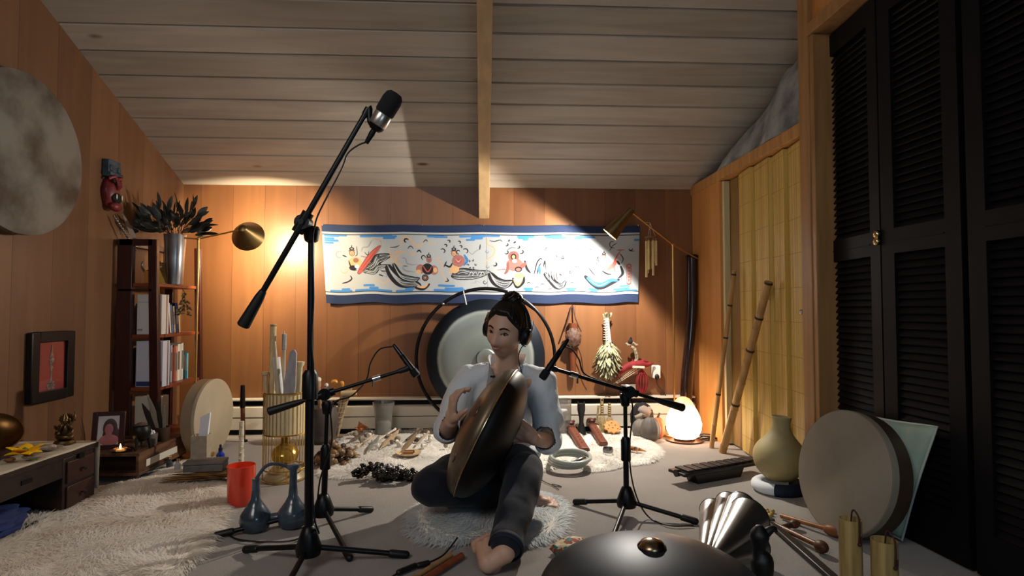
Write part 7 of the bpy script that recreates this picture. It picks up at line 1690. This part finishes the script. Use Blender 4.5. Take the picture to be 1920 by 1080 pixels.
def hand(wr, d, n, th_side, curls, spread=.10, thumb=(.6, .5)):
    """wrist, direction, palm normal, thumb side (+1/-1 along d x n), bends per finger"""
    d = d.normalized(); n = (n - d * n.dot(d)).normalized(); s = d.cross(n) * th_side
    body.cap(wr, wr + d * .03, .024, .024)
    for i in range(4):
        off = (1.5 - i) * .0195; kn = wr + d * (.092 - .004 * abs(i - 1)) + s * off
        body.cap(wr + d * .018 + s * off * .65, kn, .0145, .0115, 12)
        L = (.072, .080, .074, .058)[i]; segs = (L * .48, L * .29, L * .23); p = kn; dd = (d + s * spread * (1.5 - i) / 1.5).normalized(); r = .0095 - .0006 * (i == 3)
        for q, sl in enumerate(segs):
            ang = curls[i] * (.8, 1.0, .7)[q]; nn = (n - dd * n.dot(dd)).normalized(); dd = (dd * math.cos(ang) + nn * math.sin(ang)).normalized()
            e = p + dd * sl; body.cap(p, e, r, r * .9, 12); p = e; r *= .9
    b = wr + d * .022 + s * .020 + n * .004; dd = (d * .62 + s * .75 + n * thumb[0] * .5).normalized(); k1 = b + dd * .042; body.cap(b, k1, .016, .0125, 12)
    dd = (dd + d * .6 + n * thumb[1] * .5).normalized(); k2 = k1 + dd * .032; body.cap(k1, k2, .0115, .0105, 12); dd = (dd + n * .3).normalized(); body.cap(k2, k2 + dd * .026, .0105, .0085, 12)
# striking hand: raised, fingers up, palm to the drum
hand(wrR, Vector((.10, -.35, .9)), Vector((1, .15, .1)), -1, (.25, .55, .7, .8), .12, (.4, .3))
# supporting hand: palm against the lower shell, fingers wrapped round it
hand(wrL, P(968, 800, 2.19) - wrL, Vector((-.55, .1, .55)) * 1.0, 1, (.25, .3, .35, .4), .12, (.3, .2))
# right foot (resting behind, toes to the right) and left foot (sole to the camera)
def foot(heel, toe, upv, big):
    """heel and toe on the sole line, upv = from sole to instep, big = side of the big toe"""
    d = (toe - heel); L = d.length; d.normalize(); upv = (upv - d * upv.dot(d)).normalized(); s = d.cross(upv) * big
    body.ell(heel + d * .028 + upv * .026, (.026, .027, .026)); body.cap(heel + d * .03 + upv * .030, heel + d * L * .68 + upv * .020 + s * .010, .030, .024); body.cap(heel + d * .04 + upv * .026, heel + d * L * .64 + upv * .016 - s * .018, .026, .019)
    body.cap(heel + d * .05 + upv * .055, heel + d * L * .6 + upv * .03, .028, .018)
    for i in range(5):
        o_ = s * (.030 - i * .0155); Lk = (.93, .95, .91, .86, .80)[i] * L; r = (.0135, .0105, .0098, .009, .0088)[i]
        a = heel + d * L * (.70 - i * .012) + upv * .016 + o_; b = heel + d * Lk + upv * .014 + o_ * 1.12; body.cap(a, b, r, r * 1.02, 12)
fR0, fR1 = Vector((.135, 2.40, .004)), P(1050, 944, 2.36); fR1.z = .012
foot(fR0, fR1, Vector((0, -.25, 1)), 1); body.cap(ankR, fR0 + Vector((.03, 0, .05)), .033, .030)
fL0, fL1 = F(904, 1054, .052), P(900, 998, 1.93)
foot(fL0, fL1, Vector((.55, .35, -.62)), 1); body.cap(ankL, fL0 + Vector((.035, .035, -.012)), .031, .027)
me = bake_remesh(body, .0042, 2, 'body')
bo = link_mesh('body', me, M_skin, per, smooth=180)
off_p = Vector(per.location)
bv = BVHTree.FromPolygons([tuple(v) for v in hv], hfaces)
def face(x, z, out=.001):
    o_ = hc + HR @ Vector((x, .25, z)); r = bv.ray_cast(o_, -hf); return (r[0] if r[0] is not None else hc + HR @ Vector((x, .09, z))) + hf * out
M_lip = mat('lip', '#a35a50', .4); M_dark = mat('eye_dark', '#120c0a', .25)
for s in (-1, 1):
    mb = MB(); mb.ell(face(s * .030, .001, -.005), (.0130, .009, .0048), HR, seg=16, rings=12); e = obj('eye', mb, mat('eye_white', '#8d8279', .2), per)
    mb = MB(); mb.ell(face(s * .030 - .0015, .0005, .0014), (.0052, .0040, .0046), HR, seg=14, rings=10); obj('iris', mb, M_dark, e)
    mb = MB(); mb.tube([face(s * .0165, -.001, .0006), face(s * .024, .005, .001), face(s * .034, .0062, .001), face(s * .044, .001, .0008)], [.0016, .0030, .0032, .0018], 7, smooth=4); obj('upper_lid', mb, M_dark, e)
    mb = MB(); mb.tube([face(s * .014, .021, .0005), face(s * .026, .027, .0008), face(s * .038, .026, .0006), face(s * .049, .018, .0002)], [.0028, .0036, .003, .001], 8, smooth=4); obj('eyebrow', mb, mat('brow_hair', '#1b1210', .8), per)
mb = MB(); mb.tube([face(-.026, -.050, .0), face(-.012, -.0535, .001), face(0, -.0525, .0015), face(.012, -.0535, .001), face(.026, -.050, .0)], [.001, .0028, .0032, .0028, .001], 8, smooth=4); obj('upper_lip', mb, M_lip, per)
mb = MB(); mb.tube([face(-.026, -.050, .0), face(-.013, -.064, .001), face(0, -.068, .001), face(.013, -.064, .001), face(.026, -.050, .0)], [.001, .0032, .004, .0032, .001], 8, smooth=4); obj('lower_lip', mb, M_lip, per)
mb = MB(); mb.tube([face(-.020, -.053, -.0008), face(0, -.059, -.0002), face(.020, -.053, -.0008)], [.002, .0045, .002], 8, smooth=4); obj('teeth', mb, mat('tooth_white', '#d8cfc4', .25), per)
# hair
def hair_line(a): return .66 if a < .45 else (.66 - (a - .45) * .62 if a < 1.42 else (.06 if a < 1.66 else .06 - (a - 1.66) * .9))
def hair_keep(th, ph): return math.sin(ph) > max(hair_line(abs(th)) - .10, -.62)
def hair_extra(th, ph):
    z = math.sin(ph); k = max(0, min(1, (z - max(hair_line(abs(th)) - .07, -.6)) / .16)); k = k * k * (3 - 2 * k)
    e = .010 + .008 * max(0, -math.cos(th)) + .006 * max(0, z) + .0016 * math.sin(th * 26 + z * 8) * (1 - z * .8) + .001 * math.sin(th * 61)
    return -.006 + (e + .006) * k
M_hair = mat('black_hair', '#120e0d', .38, var=.3, scale=60)
vs_, fs_ = head_mesh(180, 90, hair_extra, hair_keep)
mb = MB(); mb.add(vs_, fs_)
o = obj('hair', mb, M_hair, per, smooth=180); sd = o.modifiers.new('s', 'SOLIDIFY'); sd.thickness = .004; sd.offset = -1
mb = MB(); bc = P(961, 562, 2.44); mb.ell(bc, (.044, .038, .036), jit=.15, jf=5, seg=28, rings=20)
for k in range(9):
    a = k * .7; mb.tube([bc + Vector((math.cos(a + q * .5) * (.043 - .010 * abs(q)), math.sin(a + q * .5) * .038, q * .016)) for q in (-1.6, -.8, 0, .8, 1.6)], .0055, 7, smooth=4)
for k in range(12):
    a = rng.uniform(0, 6.28); mb.tube([bc, bc + Vector((math.cos(a) * .04, math.sin(a) * .03, .01)), bc + Vector((math.cos(a) * .055, math.sin(a) * .045, rng.uniform(-.03, .035)))], .0012, 5, smooth=3)
obj('hair_bun', mb, M_hair, per, smooth=180)
for s in (-1, 1):
    mb = MB(); mb.tube([hc + HR @ Vector((s * .068, .03, .04)), hc + HR @ Vector((s * .075, .028, .005)), hc + HR @ Vector((s * .072, .026, -.03))], [.006, .005, .001], 7, smooth=3)
    obj('sideburn', mb, M_hair, per, smooth=180)
mb = MB(); p0 = bc + Vector((.04, .0, -.005)); mb.cyl(p0 - Vector((.06, 0, -.035)) * .3, P(1004, 583, 2.44), .0035, seg=10); obj('hair_stick', mb, mat('dark_leather', ''), per)
# shirt
sh = MB()
sh.ell(chest, (.172, .105, .145)); sh.ell(waist + Vector((0, 0, -.01)), (.155, .108, .13)); sh.cap(chest, pel + Vector((0, 0, .06)), .115, .135)
sh.cap(shR, nb + Vector((-.01, 0, -.005)), .056, .060); sh.cap(shL, nb + Vector((.01, 0, -.005)), .056, .060); sh.cap(nb - Vector((0, 0, .03)), nb + Vector((0, 0, .03)), .068, .062)
sh.cap(shR, elR + (wrR - elR) * .10, .062, .056); sh.cap(shL, elL + (wrL - elL) * .12, .062, .056)
sh.cap(shR, shR.lerp(elR, .6) + Vector((-.01, 0, -.01)), .064, .060); sh.cap(shL, shL.lerp(elL, .6) + Vector((.012, 0, -.01)), .064, .062)
sh.ell(pel + Vector((.03, -.02, .06)), (.165, .12, .07))
me = bake_remesh(sh, .007, 3, 'shirt')
n = len(me.vertices); co = np.zeros(n * 3); me.vertices.foreach_get('co', co); co = co.reshape(-1, 3); no = np.zeros(n * 3); me.vertices.foreach_get('normal', no); no = no.reshape(-1, 3)
dsp = np.array([mnoise.noise(Vector((p[0] * 9 + 2 * p[2], p[1] * 9, p[2] * 16))) * .011 + mnoise.noise(Vector((p[0] * 26 + p[2] * 12, p[1] * 24, p[2] * 20 - p[0] * 14))) * .0045 for p in co])
co += no * dsp[:, None]; me.vertices.foreach_set('co', co.reshape(-1)); me.update()
bm = bmesh.new(); bm.from_mesh(me)
vtop = nb + Vector((-.015, -.05, .02)); vbot = P(936, 770, 2.40)
rm = []
for f in bm.faces:
    c = f.calc_center_median()
    if c.z > nb.z + .028 and (Vector((c.x, c.y, 0)) - Vector((nb.x, nb.y, 0))).length < .11: rm.append(f); continue
    if c.y < nb.y - .012 and vbot.z < c.z:
        tt = (c.z - vbot.z) / (vtop.z - vbot.z); cx = vbot.x + (vtop.x - vbot.x) * tt
        if abs(c.x - cx) < .006 + .052 * max(0, tt) and c.y < chest.y: rm.append(f); continue
    for e_, w_ in ((elR, wrR), (elL, wrL)):
        d_ = (w_ - e_).normalized()
        s_ = shR if e_ is elR else shL; ua = e_ - s_; tt = max(0, min(1, (c - s_).dot(ua) / ua.length_squared)); du = (c - s_ - ua * tt).length
        if (c - e_).dot(d_) > .060 and (c - e_).length < .14 and du > .069 and (c - e_ - d_ * (c - e_).dot(d_)).length < .052: rm.append(f); break
bmesh.ops.delete(bm, geom=rm, context='FACES'); bm.to_mesh(me); bm.free()
M_shirt = mat('white_linen', '#d9e0e6', .8, bump=.25, scale=5, bscale=120, sheen=.15)
so = link_mesh('shirt', me, M_shirt, per, smooth=180); sd = so.modifiers.new('s', 'SOLIDIFY'); sd.thickness = .003
def ribbon(pa, pb, th=.004):
    """band between two edge curves"""
    pa, _ = spline([Vector(p) for p in pa], [1] * len(pa), 6); pb, _ = spline([Vector(p) for p in pb], [1] * len(pb), 6); mb = MB(); n = len(pa); vs = []
    for a, b in zip(pa, pb):
        q = (b - a).cross(Vector((0, 0, 1))); q = (q.normalized() if q.length > 1e-6 else Vector((0, 1, 0))) * th
        vs += [a, b, b + q, a + q]
    fs = []
    for i in range(n - 1):
        k = i * 4
        for r in range(4): fs.append((k + r, k + (r + 1) % 4, k + 4 + (r + 1) % 4, k + 4 + r))
    fs += [(3, 2, 1, 0), (n * 4 - 4, n * 4 - 3, n * 4 - 2, n * 4 - 1)]
    mb.add(vs, fs); return mb
for s in (-1, 1):
    back = nb + Vector((0, .062, .012)); sd_ = nb + Vector((s * .066, .0, .012)); fr = nb + Vector((s * .050 - .012, -.062, -.020)); low = P(936 + s * 15, 748, 2.415)
    up_ = [back + Vector((0, .006, .052)), sd_ + Vector((s * .010, 0, .055)), fr + Vector((s * .018, -.018, .045)), low + Vector((s * .022, -.012, .020)), low + Vector((s * .006, -.006, -.04))]
    lo_ = [back, sd_, fr, low + Vector((s * -.002, 0, 0)), low + Vector((-s * .002, 0, -.045))]
    obj('collar', ribbon(lo_, up_), M_shirt, so, smooth=60)
for nm_, e_, w_ in (('cuff', elR, wrR), ('cuff', elL, wrL)):
    d_ = (w_ - e_).normalized(); c = e_ + d_ * .018; Rc = rot_to(d_)
    mb = MB(); mb.lathe([(.050, -.022), (.056, -.018), (.057, .016), (.052, .022), (.047, .018), (.046, -.018)], c, seg=36, close=True, R=Rc)
    mb.v = [tuple(Vector(v) + Vector((mnoise.noise(Vector(v) * 40), 0, mnoise.noise(Vector(v) * 30 + Vector((9, 0, 0))))) * .004) for v in mb.v]; obj(nm_, mb, M_shirt, so, smooth=60)
mb = MB(); mb.box(P(924, 706, 2.385), (.020, .008, .007)); mb.tube([P(924, 707, 2.385), P(926, 716, 2.385), P(927, 730, 2.39)], .0012, 5); obj('clip_microphone', mb, M_rub, per)
# jeans
je = MB()
je.ell(pel + Vector((0, .01, -.015)), (.175, .125, .108))
for h_, k_, a_, f_ in ((hipR, kneeR, ankR, .80), (hipL, kneeL, ankL, .90)):
    je.cap(h_, k_, .098, .072); je.cap(h_.lerp(k_, .4), k_, .094, .070); e_ = k_.lerp(a_, f_); je.cap(k_, k_.lerp(a_, .5), .072, .062); je.cap(k_.lerp(a_, .4), e_, .063, .052)
me = bake_remesh(je, .007, 3, 'jeans')
n = len(me.vertices); co = np.zeros(n * 3); me.vertices.foreach_get('co', co); co = co.reshape(-1, 3); no = np.zeros(n * 3); me.vertices.foreach_get('normal', no); no = no.reshape(-1, 3)
dsp = np.array([mnoise.noise(Vector((p[0] * 14, p[1] * 10, p[2] * 14))) * .008 + mnoise.noise(Vector((p[0] * 30, p[1] * 22, p[2] * 34))) * .001 for p in co])
co += no * dsp[:, None]; co[:, 2] = np.maximum(co[:, 2], .016); me.vertices.foreach_set('co', co.reshape(-1)); me.update()
jo = link_mesh('jeans', me, mat('dark_denim', '#0c111e', .85, bump=.08, scale=8, bscale=400, sheen=.1), per, smooth=180)
d_ = (ankL - kneeL).normalized(); mb = MB(); mb.lathe([(.050, -.012), (.0555, -.008), (.0555, .010), (.050, .014)], kneeL.lerp(ankL, .93), seg=32, close=True, R=rot_to(d_)); obj('hem', mb, mat('hem_denim', '#161c2c', .8), jo, smooth=60)
mb = MB(); mb.tube([waist + Vector((.155 * math.cos(a), .115 * math.sin(a), -.085 + .006 * math.sin(5 * a))) for a in [2 * PI * k / 40 for k in range(40)]], .010, 8, closed=True); obj('shirt_hem', mb, M_shirt, so, smooth=180)
# headphones
hp = thing('headphones', 'black over-ear headphones worn over the bun hair of the player', 'headphones', tuple(hc + Vector((0, 0, .02))))
mb = MB(); mb.tube([hc + HR @ Vector((.098 * math.cos(a), -.022 - .012 * math.sin(a), -.012 + .140 * math.sin(a))) for a in np.linspace(.12, PI - .12, 15)], .0065, 10, smooth=3); obj('headband', mb, M_blk, hp)
for s in (-1, 1):
    c = hc + HR @ Vector((s * .082, -.010, -.012)); ax = HR @ Vector((s, 0, -.08))
    mb = MB(); mb.lathe([(.020, -.008), (.030, -.006), (.034, .002), (.030, .009)], c, seg=30, R=rot_to(ax) @ Matrix.Diagonal((1, 1.15, 1))); cu = obj('ear_pad', mb, mat('black_felt', ''), hp, smooth=60)
    mb = MB(); mb.lathe([(.030, .008), (.029, .018), (.020, .023), (.0001, .024)], c, seg=30, R=rot_to(ax) @ Matrix.Diagonal((1, 1.15, 1))); obj('ear_cup', mb, M_blk, hp, smooth=60)
    mb = MB(); mb.tube([c + ax * .018 + HR @ Vector((0, 0, .0)), c + ax * .026 + HR @ Vector((0, -.004, .035)), hc + HR @ Vector((s * .102, -.026, .055))], .004, 8, smooth=3); obj('yoke', mb, M_chr, hp)
pe = hc + HR @ Vector((-.094, -.0, -.05)); pe2 = hc + HR @ Vector((.094, 0, -.05)); pe = pe if pe.x > pe2.x else pe2
mb = MB(); mb.tube([pe, P(979, 650, 2.36), P(972, 668, 2.38), P(976, 690, 2.38), P(985, 720, 2.36)], .0022, 6, smooth=5); obj('cord', mb, M_rub, hp)
